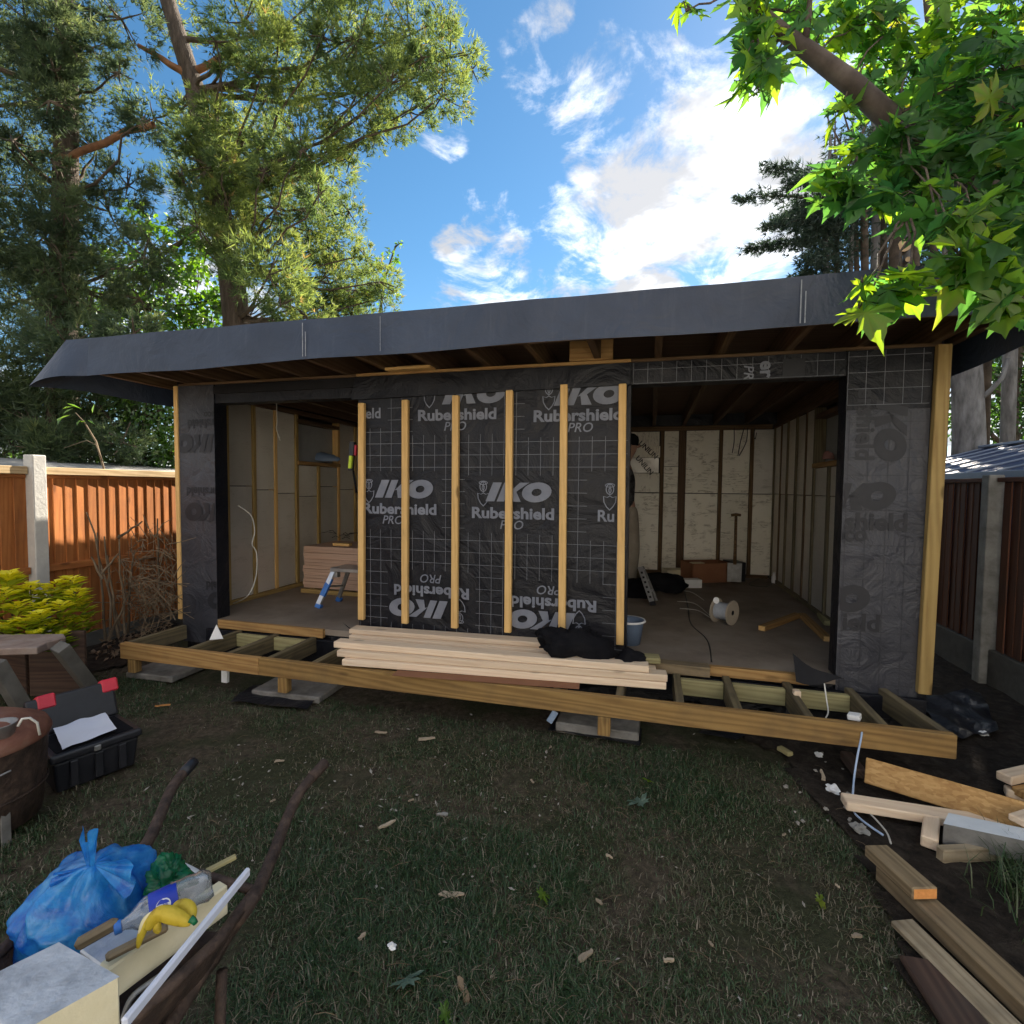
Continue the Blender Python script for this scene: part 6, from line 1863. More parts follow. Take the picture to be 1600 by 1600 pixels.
    mb = MB(); mb.add(vs, fs); mb.build('top', M['camo'], root, smooth=True)
    for l in legs:
        vs, fs = skin_mesh([[(tuple(Vector(l[3][0]) + Vector((0, 0, .08))), .066), (l[3][0], .066), (l[4][0], .062), (l[5][0], .056), (l[6][0], .044)]])
        mb = MB(); mb.add(vs, fs); mb.build('boot', M['black_cloth'], root, smooth=True)
    mb = MB(); c = Vector(P(.07, -.02, 1.755))
    mb.lathe(c, [(.104, -.06), (.110, .0), (.098, .045), (.06, .075), (.001, .086)], 20); mb.tube([c + Vector((-.06, 0, -.03)), c + Vector((-.17, -.02, -.045))], [.06, .045], 10)
    mb.build('cap', M['black_cloth'], root, smooth=True)
person()

# ------------------------------------------------------------------ shrub and dry stems by the left fence
def choisya():
    base = GP(30, 1010, 0)
    root = thing('choisya_shrub', 'yellow-green leafy shrub in front of the concrete fence post', 'shrub', base)
    st = MB(); cr = Crown()
    tips = [(12, 900, 3.7), (48, 915, 3.75), (85, 912, 3.85), (112, 905, 3.9), (128, 940, 3.9), (95, 945, 3.75), (60, 945, 3.7), (25, 945, 3.6), (5, 925, 3.6), (40, 970, 3.55), (75, 975, 3.65), (110, 968, 3.8), (10, 975, 3.5), (-20, 940, 3.6), (-40, 915, 3.7), (130, 965, 3.95), (70, 925, 3.8), (30, 920, 3.75), (-30, 975, 3.5), (52, 990, 3.5), (90, 992, 3.6), (15, 895, 3.8), (62, 958, 3.6), (118, 925, 3.85)]
    for i, (px, py, d) in enumerate(tips):
        t = DP(px, py, d)
        a = Vector((base.x + random.uniform(-.12, .12), base.y + random.uniform(-.05, .15), .02))
        st.tube([a, a.lerp(t, .5) + Vector((random.uniform(-.05, .05), 0, .04)), t], [.010, .007, .004], 6)
        for tier, (n, rr, h) in enumerate(((9, .035, .0), (13, .055, -.03), (12, .06, -.075), (9, .06, -.13))):
            th = RNG.random(n) * 2 * np.pi
            P = np.array(t)[None] + np.stack([np.cos(th) * .012, np.sin(th) * .012, np.full(n, h) + RNG.normal(size=n) * .008], 1)
            Dd = np.stack([np.cos(th), np.sin(th), .55 - .32 * tier + .2 * RNG.normal(size=n)], 1)
            N = unit(np.stack([-np.cos(th) * .5, -np.sin(th) * .5, np.ones(n)], 1))
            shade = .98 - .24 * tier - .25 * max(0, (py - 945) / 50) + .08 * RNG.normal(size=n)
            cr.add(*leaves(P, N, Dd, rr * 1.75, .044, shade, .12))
    st.build('stem', M['bark'], root, smooth=True)
    cr.build('foliage', M['choisya'], root)
choisya()
def dry_stems():
    root = thing('dry_brushwood', 'tangle of dead brown stems piled beside the left pier', 'brushwood', GP(235, 985, 0))
    # the bigger stems, each its own piece
    big = [((165, 1000), (152, 832), 4.35), ((185, 995), (163, 838), 4.4), ((172, 990), (168, 868), 4.3), ((190, 985), (135, 800), 4.5), ((160, 905), (143, 870), 4.2), ((155, 900), (185, 865), 4.3), ((195, 990), (186, 835), 4.45),
           ((200, 990), (210, 860), 4.6), ((185, 840), (222, 815), 4.4), ((248, 920), (246, 810), 4.8), ((170, 1000), (200, 930), 4.2)]
    for (a, b, d) in big:
        mb = MB(); p, r = DP(*a, d), DP(*b, d + random.uniform(-.1, .2))
        limb(mb, p, r, .012, .006, .0, 6, .03); mb.build('dead_stem', M['twig'], root, smooth=True)
    mb = MB()
    for k in range(520):
        px = random.gauss(238, 26); py = random.gauss(925, 45); d = 4.75 + random.uniform(-.4, .35)
        if not (165 < px < 278 and 835 < py < 1000): continue
        p = DP(px, py, d); p.z = max(p.z, .02)
        a = random.uniform(0, 6.28); e = random.uniform(-.5, 1.3); L = random.uniform(.06, .28)
        v = Vector((math.cos(a) * math.cos(e), math.sin(a) * math.cos(e) * .6, math.sin(e))) * L
        q1 = p + v; q1.z = max(q1.z, .01)
        mb.tube([p, (p + q1) / 2 + Vector((random.uniform(-.02, .02), 0, random.uniform(-.01, .03))), q1], [.004, .0035, .002], 4, cap=False)
    o = mb.build('thin_stems', M['twig'], root); tag(o, kind='stuff')
    lf = Crown(); n = 260
    X = RNG.normal(size=n) * 35 + 205; Y = 975 + RNG.random(n) * 60
    P = np.array([[*GP(x, y, 0).xy, .03 + .03 * random.random()] for x, y in zip(X, Y)])
    N = unit(np.array([0, -.2, .8]) + RNG.normal(size=(n, 3)) * .5)
    lf.add(*leaves(P, N, RNG.normal(size=(n, 3)), .05, .03, np.full(n, .98), .2))
    lm = leafmat('dead leaves', [(.09, .06, .04), (.2, .14, .09)], [0, 1], .2, .04, .6, 1.2)
    o = lf.build('leaf_litter', lm, root); tag(o, kind='stuff')
dry_stems()
def bare_sapling():
    d = 5.2
    root = thing('bare_sapling', 'thin bent bare sapling leaning over the left fence', 'sapling', Vector((DP(190, 900, d).x, d - .35, 0)))
    mb = MB(); b = Vector((DP(178, 900, d).x, d - .3, 0))
    mb.tube([b, DP(172, 820, d), DP(163, 735, d), DP(150, 690, d), DP(132, 660, d), DP(118, 645, d)], [.013, .012, .010, .009, .007, .004], 7); mb.build('stem', M['twig'], root, smooth=True)
    mb = MB(); mb.tube([DP(160, 720, d), DP(150, 695, d - .02), DP(135, 688, d), DP(100, 700, d)], [.006, .005, .004, .003], 6); mb.build('twig', M['twig'], root, smooth=True)
    cr = Crown(); n = 9
    c = np.array(DP(120, 648, d)); P = c + RNG.normal(size=(n, 3)) * np.array([.12, .06, .05])
    cr.add(*leaves(P, unit(np.array([0, -.3, .8]) + RNG.normal(size=(n, 3)) * .4), RNG.normal(size=(n, 3)) + np.array([.5, 0, -.6]), .10, .03, .3 + .6 * RNG.random(n)))
    cr.build('foliage', M['broad'], root)
bare_sapling()

# ------------------------------------------------------------------ slab table, bin, toolbox on the left
def slab_table():
    z = .52
    c = GP(35, 1002, z)
    root = thing('slab_table', 'reddish stone slab propped on leaning concrete posts at the left edge', 'table', Vector((c.x, c.y, 0)))
    pts = [(-60, 1015), (58, 1012), (74, 1004), (102, 996), (98, 990), (40, 990), (-60, 992)]
    P = [GP(x, y, z) for x, y in pts]
    mb = MB(); n = len(P)
    vs = []
    for dz in (0, -.045):
        for p in P: vs.append(p + Vector((random.uniform(-.006, .006), random.uniform(-.006, .006), dz + random.uniform(-.004, .004))))
    fs = [tuple(range(n)), tuple(reversed(range(n, 2 * n)))] + [(i, n + i, n + (i + 1) % n, (i + 1) % n) for i in range(n)]
    mb.add(vs, fs); o = mb.build('table_slab', M['stone'], root); bv = o.modifiers.new('b', 'BEVEL'); bv.width = .008; bv.segments = 2
    d = c.y
    timber('leaning_post', GP(152, 1095, 0) + Vector((0, 0, .04)), DP(93, 1010, d - .02), .085, .075, M['concrete_dark'], root, up=V)
    timber('leaning_post', GP(47, 1135, 0) + Vector((0, 0, .04)), DP(-8, 1035, d - .25), .085, .075, M['concrete_dark'], root, up=V)
    timber('back_board', GP(35, 1100, 0) + Vector((-.05, .12, .24)), GP(118, 1092, 0) + Vector((0, .10, .24)), .03, .46, M['dark_board'], root)
    timber('back_board', GP(-60, 1100, 0) + Vector((-.05, .2, .24)), GP(35, 1100, 0) + Vector((-.07, .12, .24)), .03, .45, M['dark_board'], root)
slab_table()
def bin_():
    c = GP(-38, 1302, 0)
    root = thing('rusty_bin', 'rust red metal bin with wire handle at the left edge', 'bin', c)
    R0 = .80 * abs(DP(72, 1200, c.y).x - c.x)
    H = DP(0, 1172, c.y - R0 * .3).z
    mb = MB(); mb.lathe(c, [(R0 * .86, .05), (R0 * .93, H * .5), (R0 * .98, H * .97), (R0 * 1.0, H)], 36, capb=True); mb.build('drum', M['rust'], root, smooth=True)
    mb = MB(); mb.lathe(c, [(R0 * 1.015, H - .015), (R0 * 1.03, H + .0), (R0 * .97, H + .035), (R0 * .6, H + .085), (R0 * .22, H + .115), (.001, H + .12)], 36); mb.build('lid', M['rust_red'], root, smooth=True)
    mb = MB(); mb.lathe(c, [(R0 * .945, H * .45 - .006), (R0 * .96, H * .45), (R0 * .945, H * .45 + .006)], 36); mb.build('rolled_seam', M['rust'], root, smooth=True)
    for a in (-.35, -1.9, 1.3, 2.9):
        p = c + Vector((math.cos(a), math.sin(a), 0)) * R0 * .88
        timber('leg', p + Vector((0, 0, 0)), p + Vector((0, 0, .16)), .035, .008, M['galv'], root, up=(math.cos(a), math.sin(a), 0))
    a = DP(28, 1135, c.y - R0 * .55); b = DP(62, 1141, c.y - R0 * .35)
    mb = MB(); mb.tube([a, a.lerp(b, .2) + Vector((0, 0, .035)), a.lerp(b, .55) + Vector((0, 0, .045)), a.lerp(b, .9) + Vector((0, 0, .03)), b + Vector((0, 0, -.02))], .005, 7); mb.build('wire_handle', M['cable_white'], root, smooth=True)
    mb = MB(); a = c + Vector((R0 * .62, -R0 * .75, H * .78)); mb.tube([a, a + Vector((.07, .02, .005)), a + Vector((.13, .07, .03))], .004, 6); mb.build('side_wire', M['galv'], root, smooth=True)
    p = thing('plant_pot', 'small grey pot standing on the rusty bin lid', 'pot', DP(-2, 1152, c.y - R0 * .2))
    q0 = Vector(p.location)
    mb = MB(); mb.lathe(q0, [(.045, -.02), (.06, .055), (.064, .06), (.058, .06), (.05, .01)], 20, capb=True); mb.build('body', M['galv'], p, smooth=True)
bin_()
def toolbox():
    a = GP(84, 1248, 0); b = GP(219, 1196, 0)
    d = (b - a).normalized(); bk = Vector((-d.y, d.x, 0)); z = Vector((0, 0, 1))
    root = thing('tool_box', 'open black tool box with red latches on its raised lid', 'tool box', (a + b) / 2)
    L = (b - a).length; Wd, H = .30, .21
    # tapered ribbed body
    mb = MB()
    def rc(in_, h, dd=0): return [a + d * in_ + bk * in_ + z * h, b - d * in_ + bk * in_ + z * h, b - d * in_ + bk * (Wd - in_) + z * h, a + d * in_ + bk * (Wd - in_) + z * h]
    mb.hexa(rc(.018, .005) + rc(.0, H * .8)); o = mb.build('body', M['black_plastic'], root); bv = o.modifiers.new('b', 'BEVEL'); bv.width = .014; bv.segments = 3
    mb = MB(); mb.hexa(rc(-.012, H * .8 + .001) + rc(-.012, H)); o = mb.build('rim', M['black_plastic'], root); bv = o.modifiers.new('b', 'BEVEL'); bv.width = .012; bv.segments = 3
    mb = MB(); mb.hexa(rc(.02, H + .001) + rc(.02, H + .004)); mb.build('tray', M['black_cloth'], root)
    for k in range(3):
        p = a + d * (L * (.22 + .28 * k)) - bk * .006
        timber('rib', p + z * .03, p + z * H * .76, .035, .016, M['black_plastic'], root, up=-bk)
    p = a + d * (L * .48) - bk * .014
    timber('catch', p + z * (H * .82), p + z * (H * .95), .03, .014, M['galv'], root, up=-bk)
    # raised lid with two red latches on its outer edge
    la, lb = a + bk * Wd + z * H, b + bk * Wd + z * H
    lean = (bk * .35 + z * .94).normalized(); n2 = lean.cross(d).normalized()
    T0, T1 = DP(64, 1120, la.y - .0), DP(200, 1076, lb.y)
    hgt = .20
    mb = MB(); th = .05
    def lc(o): return [la + n2 * o - d * .012, lb + n2 * o + d * .012, lb + n2 * o + d * .012 + lean * hgt, la + n2 * o - d * .012 + lean * hgt]
    mb.hexa(lc(0) + lc(th)); o = mb.build('lid', M['black_plastic'], root); bv = o.modifiers.new('b', 'BEVEL'); bv.width = .014; bv.segments = 3
    e0, e1 = la + lean * hgt + n2 * th * .5, lb + lean * hgt + n2 * th * .5
    for t in (.20, .97):
        p = e0.lerp(e1, t)
        timber('latch', p - d * .04 - lean * .025, p + d * .04 - lean * .025, .062, .075, M['red_plastic'], root, up=lean, c=.008)
    # papers lying in it
    pr = MB(); sd = 3.1
    c0 = a + d * (L * .12) + bk * .02 + z * (H + .012); 
    pr.sheet(lambda s, t: c0 + d * (L * .62 * s + .03 * t) + bk * (.25 * t) + z * (.03 * t + .012 * mnoise.noise(Vector((s * 3, t * 3, sd))) + .02 * s * (1 - t)), 12, 8)
    o = pr.build('paper_sheet', M['paper'], smooth=True); tag(o, 'creased bluish white paper lying in the open tool box', 'paper')
toolbox()

# ------------------------------------------------------------------ wheelbarrow and its load
def barrow():
    root = thing('wheelbarrow', 'old rusty wheelbarrow full of rubbish in the left foreground', 'wheelbarrow', Vector((-.88, .9, 0)))
    hr = [DP(508, 1192, 1.79), DP(470, 1236, 1.67), DP(446, 1285, 1.55), DP(428, 1332, 1.44), DP(404, 1388, 1.31), DP(385, 1420, 1.24)]
    hl = [DP(303, 1190, 1.80), DP(272, 1226, 1.69), DP(252, 1270, 1.56), DP(234, 1310, 1.46), DP(205, 1360, 1.34)]
    for name, pts in (('handle', hr), ('handle', hl)):
        pts = pts + [pts[-1] + Vector((-.07 if pts[0].x > -.9 else .06, -.10, -.10)), Vector((-.80 if pts[0].x > -.9 else -.94, .50, .24))]
        sm = []
        for i in range(len(pts) - 1):
            p0, p1, p2, p3 = pts[max(i - 1, 0)], pts[i], pts[i + 1], pts[min(i + 2, len(pts) - 1)]
            for k_ in range(5):
                t_ = k_ / 5
                sm.append(.5 * ((2 * p1) + (p2 - p0) * t_ + (2 * p0 - 5 * p1 + 4 * p2 - p3) * t_ * t_ + (3 * p1 - p0 - 3 * p2 + p3) * t_ ** 3))
        sm.append(pts[-1])
        mb = MB(); mb.tube(sm, .0165, 14); hd = mb.build(name, M['rust'], root, smooth=True)
        gp = MB(); gp.tube(sm[:4], .0185, 14); gp.build('grip', M['black_plastic'] if name == 'handle' and pts is not None and pts[0].x < -.9 else M['rust'], hd, smooth=True)
    # tray: rim corner points front (near camera) to back
    rimR = [DP(398, 1392, 1.30), DP(340, 1470, 1.13), DP(262, 1545, 1.02), DP(190, 1608, .95), DP(70, 1720, .82)]
    rimL = [DP(215, 1345, 1.36), DP(110, 1400, 1.26), DP(25, 1465, 1.14), DP(-40, 1520, 1.05), DP(-140, 1640, .88)]
    n = len(rimR)
    mb = MB()
    def tray(a, b):
        t = a * (n - 1); i = min(int(t), n - 2); f = t - i
        r = rimR[i].lerp(rimR[i + 1], f); l = rimL[i].lerp(rimL[i + 1], f)
        w = (r - l); c = (r + l) / 2
        dep = .23 * min(1, .25 + 1.6 * math.sin(math.pi * (.08 + .84 * a)))
        s = b * 2 - 1
        prof = 1 - abs(s) ** 3.2
        return c + w * .5 * s * (1 - .12 * prof) + Vector((0, 0, -dep * prof))
    mb.sheet(tray, 22, 18)
    tr = mb.build('tray', M['rust'], root, smooth=True)
    sd = tr.modifiers.new('t', 'SOLIDIFY'); sd.thickness = .004
    for rim in (rimR, rimL):
        pts = []
        for i in range(n - 1):
            for k in range(4): pts.append(rim[i].lerp(rim[i + 1], k / 4))
        pts.append(rim[-1]); m2 = MB(); m2.tube(pts, .013, 10); m2.build('rim', M['rust'], root, smooth=True)
    m2 = MB(); m2.tube([rimR[0], (rimR[0] + rimL[0]) / 2 + Vector((0, .03, -.02)), rimL[0]], .012, 8); m2.build('rim', M['rust'], root, smooth=True)
    # legs and wheel
    for s, x in ((1, -.70), (-1, -1.06)):
        m2 = MB(); m2.tube([Vector((x, 1.20, .36)), Vector((x + .01 * s, 1.16, .15)), Vector((x + .02 * s, 1.12, .012)), Vector((x + .0 * s, .98, .012)), Vector((x - .01, .86, .30))], .013, 8); m2.build('leg', M['rust'], root, smooth=True)
    c = Vector((-.87, .40, .19))
    m2 = MB(); m2.lathe(c, [(.14, -.035), (.175, -.04), (.19, 0), (.175, .04), (.14, .035)], 26, axis=(1, 0, 0)); w = m2.build('wheel', M['black_plastic'], root, smooth=True)
    m2 = MB(); m2.lathe(c, [(.02, -.05), (.14, -.03), (.14, .03), (.02, .05)], 20, axis=(1, 0, 0)); m2.build('hub', M['rust'], w, smooth=True)
barrow()

def bag_mat():
    t = NT('thin blue plastic')
    c = t.coords((1, 1, 1), rnd=False)
    f = t.noise(c, 9, 5, .6, .8)
    col = t.ramp(f, [(0.01, 0.13, 0.62), (0.045, 0.38, 0.90), (0.22, 0.62, 0.97)], [.34, .52, .72])
    nrm = t.bump(t.noise(c, 16, 5, .6, 1.5), .9, .012)
    p = t.n('ShaderNodeBsdfPrincipled'); t.l(col, p.inputs['Base Color']); p.inputs['Roughness'].default_value = .16; p.inputs['Coat Weight'].default_value = .6; p.inputs['Coat Roughness'].default_value = .08; t.l(nrm, p.inputs['Normal'])
    tr = t.n('ShaderNodeBsdfTranslucent'); t.l(col, tr.inputs[0])
    m1 = t.n('ShaderNodeMixShader'); m1.inputs[0].default_value = .4; t.l(p.outputs[0], m1.inputs[1]); t.l(tr.outputs[0], m1.inputs[2])
    tp = t.n('ShaderNodeBsdfTransparent'); tp.inputs[0].default_value = (.30, .62, 1, 1)
    m2 = t.n('ShaderNodeMixShader')
    t.l(t.math('MULTIPLY', t.step(t.noise(c, 4, 3), .42, .62), .42), m2.inputs[0])
    t.l(m1.outputs[0], m2.inputs[1]); t.l(tp.outputs[0], m2.inputs[2])
    return t.done(m2.outputs[0])
M['bag'] = bag_mat()
def clear_mat():
    t = NT('clear plastic')
    g = t.n('ShaderNodeBsdfGlossy'); g.inputs['Roughness'].default_value = .12
    tp = t.n('ShaderNodeBsdfTransparent'); tp.inputs[0].default_value = (.86, .88, .9, 1)
    d = t.n('ShaderNodeBsdfDiffuse'); d.inputs[0].default_value = (.5, .52, .54, 1)
    lw = t.n('ShaderNodeLayerWeight'); lw.inputs[0].default_value = .45
    m = t.n('ShaderNodeMixShader'); t.l(lw.outputs['Facing'], m.inputs[0]); t.l(tp.outputs[0], m.inputs[1]); t.l(g.outputs[0], m.inputs[2])
    m2 = t.n('ShaderNodeMixShader'); m2.inputs[0].default_value = .16; t.l(m.outputs[0], m2.inputs[1]); t.l(d.outputs[0], m2.inputs[2])
    return t.done(m2.outputs[0])
M['clear'] = clear_mat()
M['bottle_blue'] = basic('blue bottle label', [(0.012, 0.035, 0.36), (0.02, 0.05, 0.45)], 5, .35, var=0, bump=0)
M['green_glass'] = basic('dark green foil', [(0.004, 0.07, 0.03), (0.015, 0.17, 0.07)], 30, .25, bump=.8, bscale=20)
def bag():
    d = 1.20
    root = thing('rubbish_bag', 'knotted translucent blue plastic bag in the wheelbarrow', 'bag', DP(135, 1470, d))
    c = DP(140, 1404, d); k = d / FPX
    knot = DP(147, 1352, d - .04)
    # lower body: a soft block with a peak towards the knot
    mb = MB()
    def fn(a, b):
        th = 2 * math.pi * a; ph = math.pi * b
        x = math.cos(th); y = math.sin(th); e = 2.6
        r = (abs(x) ** e + abs(y) ** e) ** (-1 / e)
        h = math.cos(ph); s = math.sin(ph) ** (.62 if h > 0 else .34)
        hw = 82 * k * (1 - .24 * max(0, h) ** 1.2)
        p = Vector((x * r * s * hw + .012 * h, y * r * s * .105, (h * 66 * k if h > 0 else h * 84 * k)))
        if h > 0: p.z += .035 * max(0, 1 - s) 
        fold = .010 * math.sin(th * 7 + 3 * h) * s * (.3 + max(0, h)) + .016 * (1 - 3 * abs(mnoise.noise(Vector((p.x * 11, p.y * 11, p.z * 9))))) + .007 * (1 - 3 * abs(mnoise.noise(Vector((p.x * 26, p.y * 26, p.z * 18)))))
        nn = Vector((x, y, h * .5)).normalized()
        q_ = c + p + nn * fold
        w = max(0, h - .35) / .65
        return q_.lerp(knot, .9 * w ** 2.2)
    mb.sheet(fn, 110, 60); mb.build('sack', M['bag'], root, smooth=True)
    # gathered neck, two ears above the knot and a flared skirt of folds
    mb = MB()
    def ear(a, b):
        ang = (a - .5) * 2.0; L = .075 * b
        return knot + Vector((math.sin(ang) * (.010 + .016 * b) - .006 + .004 * math.sin(a * 19), -.004 + .008 * math.cos(a * 15) * b, L * (1 + .25 * math.cos(a * 9))))
    mb.sheet(ear, 14, 6)
    for sx, ln, dz in ((1, .115, -.008), (-1, .07, -.02)):
        def wing(a, b, sx=sx, ln=ln, dz=dz):
            r = b * ln; ang = (a - .5) * (1.3 if sx > 0 else 1.0)
            return knot + Vector((sx * math.cos(ang) * r, -.03 * b - .01 * math.sin(a * 14) * b, math.sin(ang) * r * .75 + dz * b + .006 * math.sin(a * 22) * b))
        mb.sheet(wing, 14, 6)
    mb.build('knotted_neck', M['bag'], root, smooth=True)
    # rubbish inside
    for j, (px, py, r, m) in enumerate(((105, 1415, .045, 'white_plastic'), (165, 1420, .05, 'black_plastic'), (150, 1385, .03, 'hivis'), (128, 1372, .02, 'red_plastic'), (120, 1445, .05, 'paper'), (185, 1440, .04, 'cardboard'))):
        cc = DP(px, py, d + .0); mb = MB(); sd = j * 3.3
        mb.sheet(lambda a, b: cc + Vector((math.sin(math.pi * b) * math.cos(2 * math.pi * a), math.sin(math.pi * b) * math.sin(2 * math.pi * a) * .7, math.cos(math.pi * b))) * r * (1 + .4 * mnoise.noise(Vector((a * 6, b * 5, sd)))), 14, 9)
        o = mb.build('crumpled_wrapper', M[m], smooth=True); tag(o, 'crumpled %s wrapper showing through the blue bag' % {'white_plastic': 'white', 'black_plastic': 'black', 'hivis': 'yellow', 'red_plastic': 'red', 'paper': 'pale paper', 'cardboard': 'brown'}[m], 'wrapper')
bag()
def block(name, label, A, B, C, h, mats, cat):
    """box from three picture corners of its top face, with a different facing"""
    A, B, C = Vector(A), Vector(B), Vector(C)
    Dd = A + (C - B); z = Vector((0, 0, -h))
    mb = MB()
    top = [A, B, C, Dd]; bot = [p + z for p in top]
    mb.add(top + bot, [(3, 2, 1, 0), (0, 1, 2, 3)][1:], 1)
    mb.add(top + bot, [(7, 6, 5, 4), (0, 4, 5, 1), (1, 5, 6, 2), (2, 6, 7, 3), (3, 7, 4, 0)], 0)
    o = mb.build(name, mats); bv = o.modifiers.new('b', 'BEVEL'); bv.width = .003; bv.segments = 1
    tag(o, label, cat); return o
z = .66
block('foam_block', 'thick cream foam block with scuffed foil top in the barrow', GP(92, 1472, z), GP(187, 1526, z), GP(187, 1526, z) + (GP(52, 1602, z) - GP(187, 1526, z)) * 2.6, .115, [M['foam_cut'], M['foil_top']], 'foam block')
def foam_plank():
    z = .56
    a = GP(150, 1505, z); b = GP(300, 1402, z)
    d = (b - a).normalized(); n = Vector((d.y, -d.x, 0))
    o = timber('foam_plank', a + n * .03 - Vector((0, 0, .03)), b + d * .06 + n * .03 - Vector((0, 0, .03)), .035, .075, M['foam_cut']); tag(o, 'long cream foam plank lying along the barrow load', 'foam plank')
    a, b = GP(140, 1500, .535), GP(262, 1415, .535)
    o = timber('board_scrap', a, b, .085, .012, M['foil_top']); tag(o, 'silver faced board scrap under the bottle in the barrow', 'board')
foam_plank()
pts = [GP(192, 1602, .60), GP(388, 1361, .585)]
o = timber('foil_strip', pts[0], pts[1], .012, .022, M['paper'], up=(0, .3, 1)); tag(o, 'long thin pale blue edged strip along the barrow rim', 'strip')
o = timber('stick', GP(118, 1478, .575), GP(185, 1440, .60), .024, .024, M['old_wood'], c=.008); tag(o, 'brown broken stick under the blue bag', 'stick')
o = timber('stick', GP(165, 1497, .585), GP(262, 1448, .585), .020, .014, M['old_wood'], c=.006); tag(o, 'rough wood strip under the banana skin', 'stick')
o = timber('stick', GP(322, 1362, .60), GP(369, 1338, .61), .014, .010, M['nogging'], c=.002); tag(o, 'pale stick poking out of the barrow load', 'stick')
def bottle():
    a = DP(178, 1452, 1.06); e = DP(332, 1378, 1.17)
    ax = (e - a); L = ax.length; ax.normalize()
    root = thing('plastic_bottle', 'empty clear plastic drinks bottle with blue label and cap', 'bottle', a)
    s = L / .30
    def prof(p): return [(r * s * 1.38, h * s) for r, h in p]
    mb = MB(); mb.lathe(a, prof([(.013, .016), (.0135, .03), (.020, .05), (.034, .075), (.041, .095), (.041, .115)]), 24, axis=ax); mb.build('shoulder', M['clear'], root, smooth=True)
    mb = MB(); base = len(mb.v)
    mb.lathe(a, prof([(.041, .175), (.040, .20), (.043, .225), (.038, .25), (.041, .275), (.033, .298), (.012, .295)]), 24, axis=ax)
    for i, v in enumerate(mb.v): mb.v[i] = v + Vector((mnoise.noise(v * 40), mnoise.noise(v * 40 + Vector((5, 0, 0))), mnoise.noise(v * 40 + Vector((0, 7, 0))))) * .006
    mb.build('base', M['clear'], root, smooth=True)
    mb = MB(); mb.lathe(a, prof([(.0412, .104), (.0420, .106), (.0420, .188), (.0412, .190)]), 24, axis=ax); lab = mb.build('label', M['bottle_blue'], root, smooth=True)
    mb = MB(); mb.lathe(a, prof([(.001, 0), (.0145, .001), (.0155, .004), (.0155, .020), (.0145, .022)]), 20, axis=ax); mb.build('cap', M['blue_plastic'], root, smooth=True)
    # round emblem curved on the label
    M['white_ink'] = basic('white ink', [(.7, .7, .72), (.75, .75, .78)], 4, .4, var=0, bump=0)
    M['red_ink'] = basic('red ink', [(.55, .02, .03), (.6, .03, .04)], 4, .4, var=0, bump=0)
    cc = a + ax * .146 * s
    view = (EYE - cc); side = (view - ax * view.dot(ax)).normalized(); t2 = ax.cross(side)
    side = (side * .75 - t2 * (-.0)).normalized()
    def on(x, y, lift): # x along axis, y round the label
        r = (.0420 * 1.38 + lift) * s; q_ = y / .058
        return cc + ax * (x * s) + side * (r * math.cos(q_)) + t2 * (r * math.sin(q_))
    def disc(name, rad, lift, mat, lo=-1, hi=1, m=16, wav=0):
        vs, fs = [], []
        for i in range(m + 1):
            t = lo + (hi - lo) * i / m
            w = math.sqrt(max(0, 1 - t * t))
            row = [on(rad * w * k_, rad * t + wav * math.sin(k_ * 2.2) * rad, lift) for k_ in (-1, -.5, 0, .5, 1)]
            vs += row
        for i in range(m):
            for j in range(4): fs.append((i * 5 + j, i * 5 + j + 1, i * 5 + j + 6, i * 5 + j + 5))
        mesh_obj(name, vs, fs, mat, lab)
    disc('emblem_disc', .0225, .0006, M['white_ink']); disc('emblem_band', .0195, .0010, M['red_ink'], .28, .95, wav=.12); disc('emblem_band', .0195, .0010, M['bottle_blue'], -.95, -.28, wav=.12)
    put_text('label_lettering', 'pepsi', on(0, 0, .0012), .0085 * s, M['bottle_blue'], lab, ex=ax, ey=t2, bold=.03)
bottle()
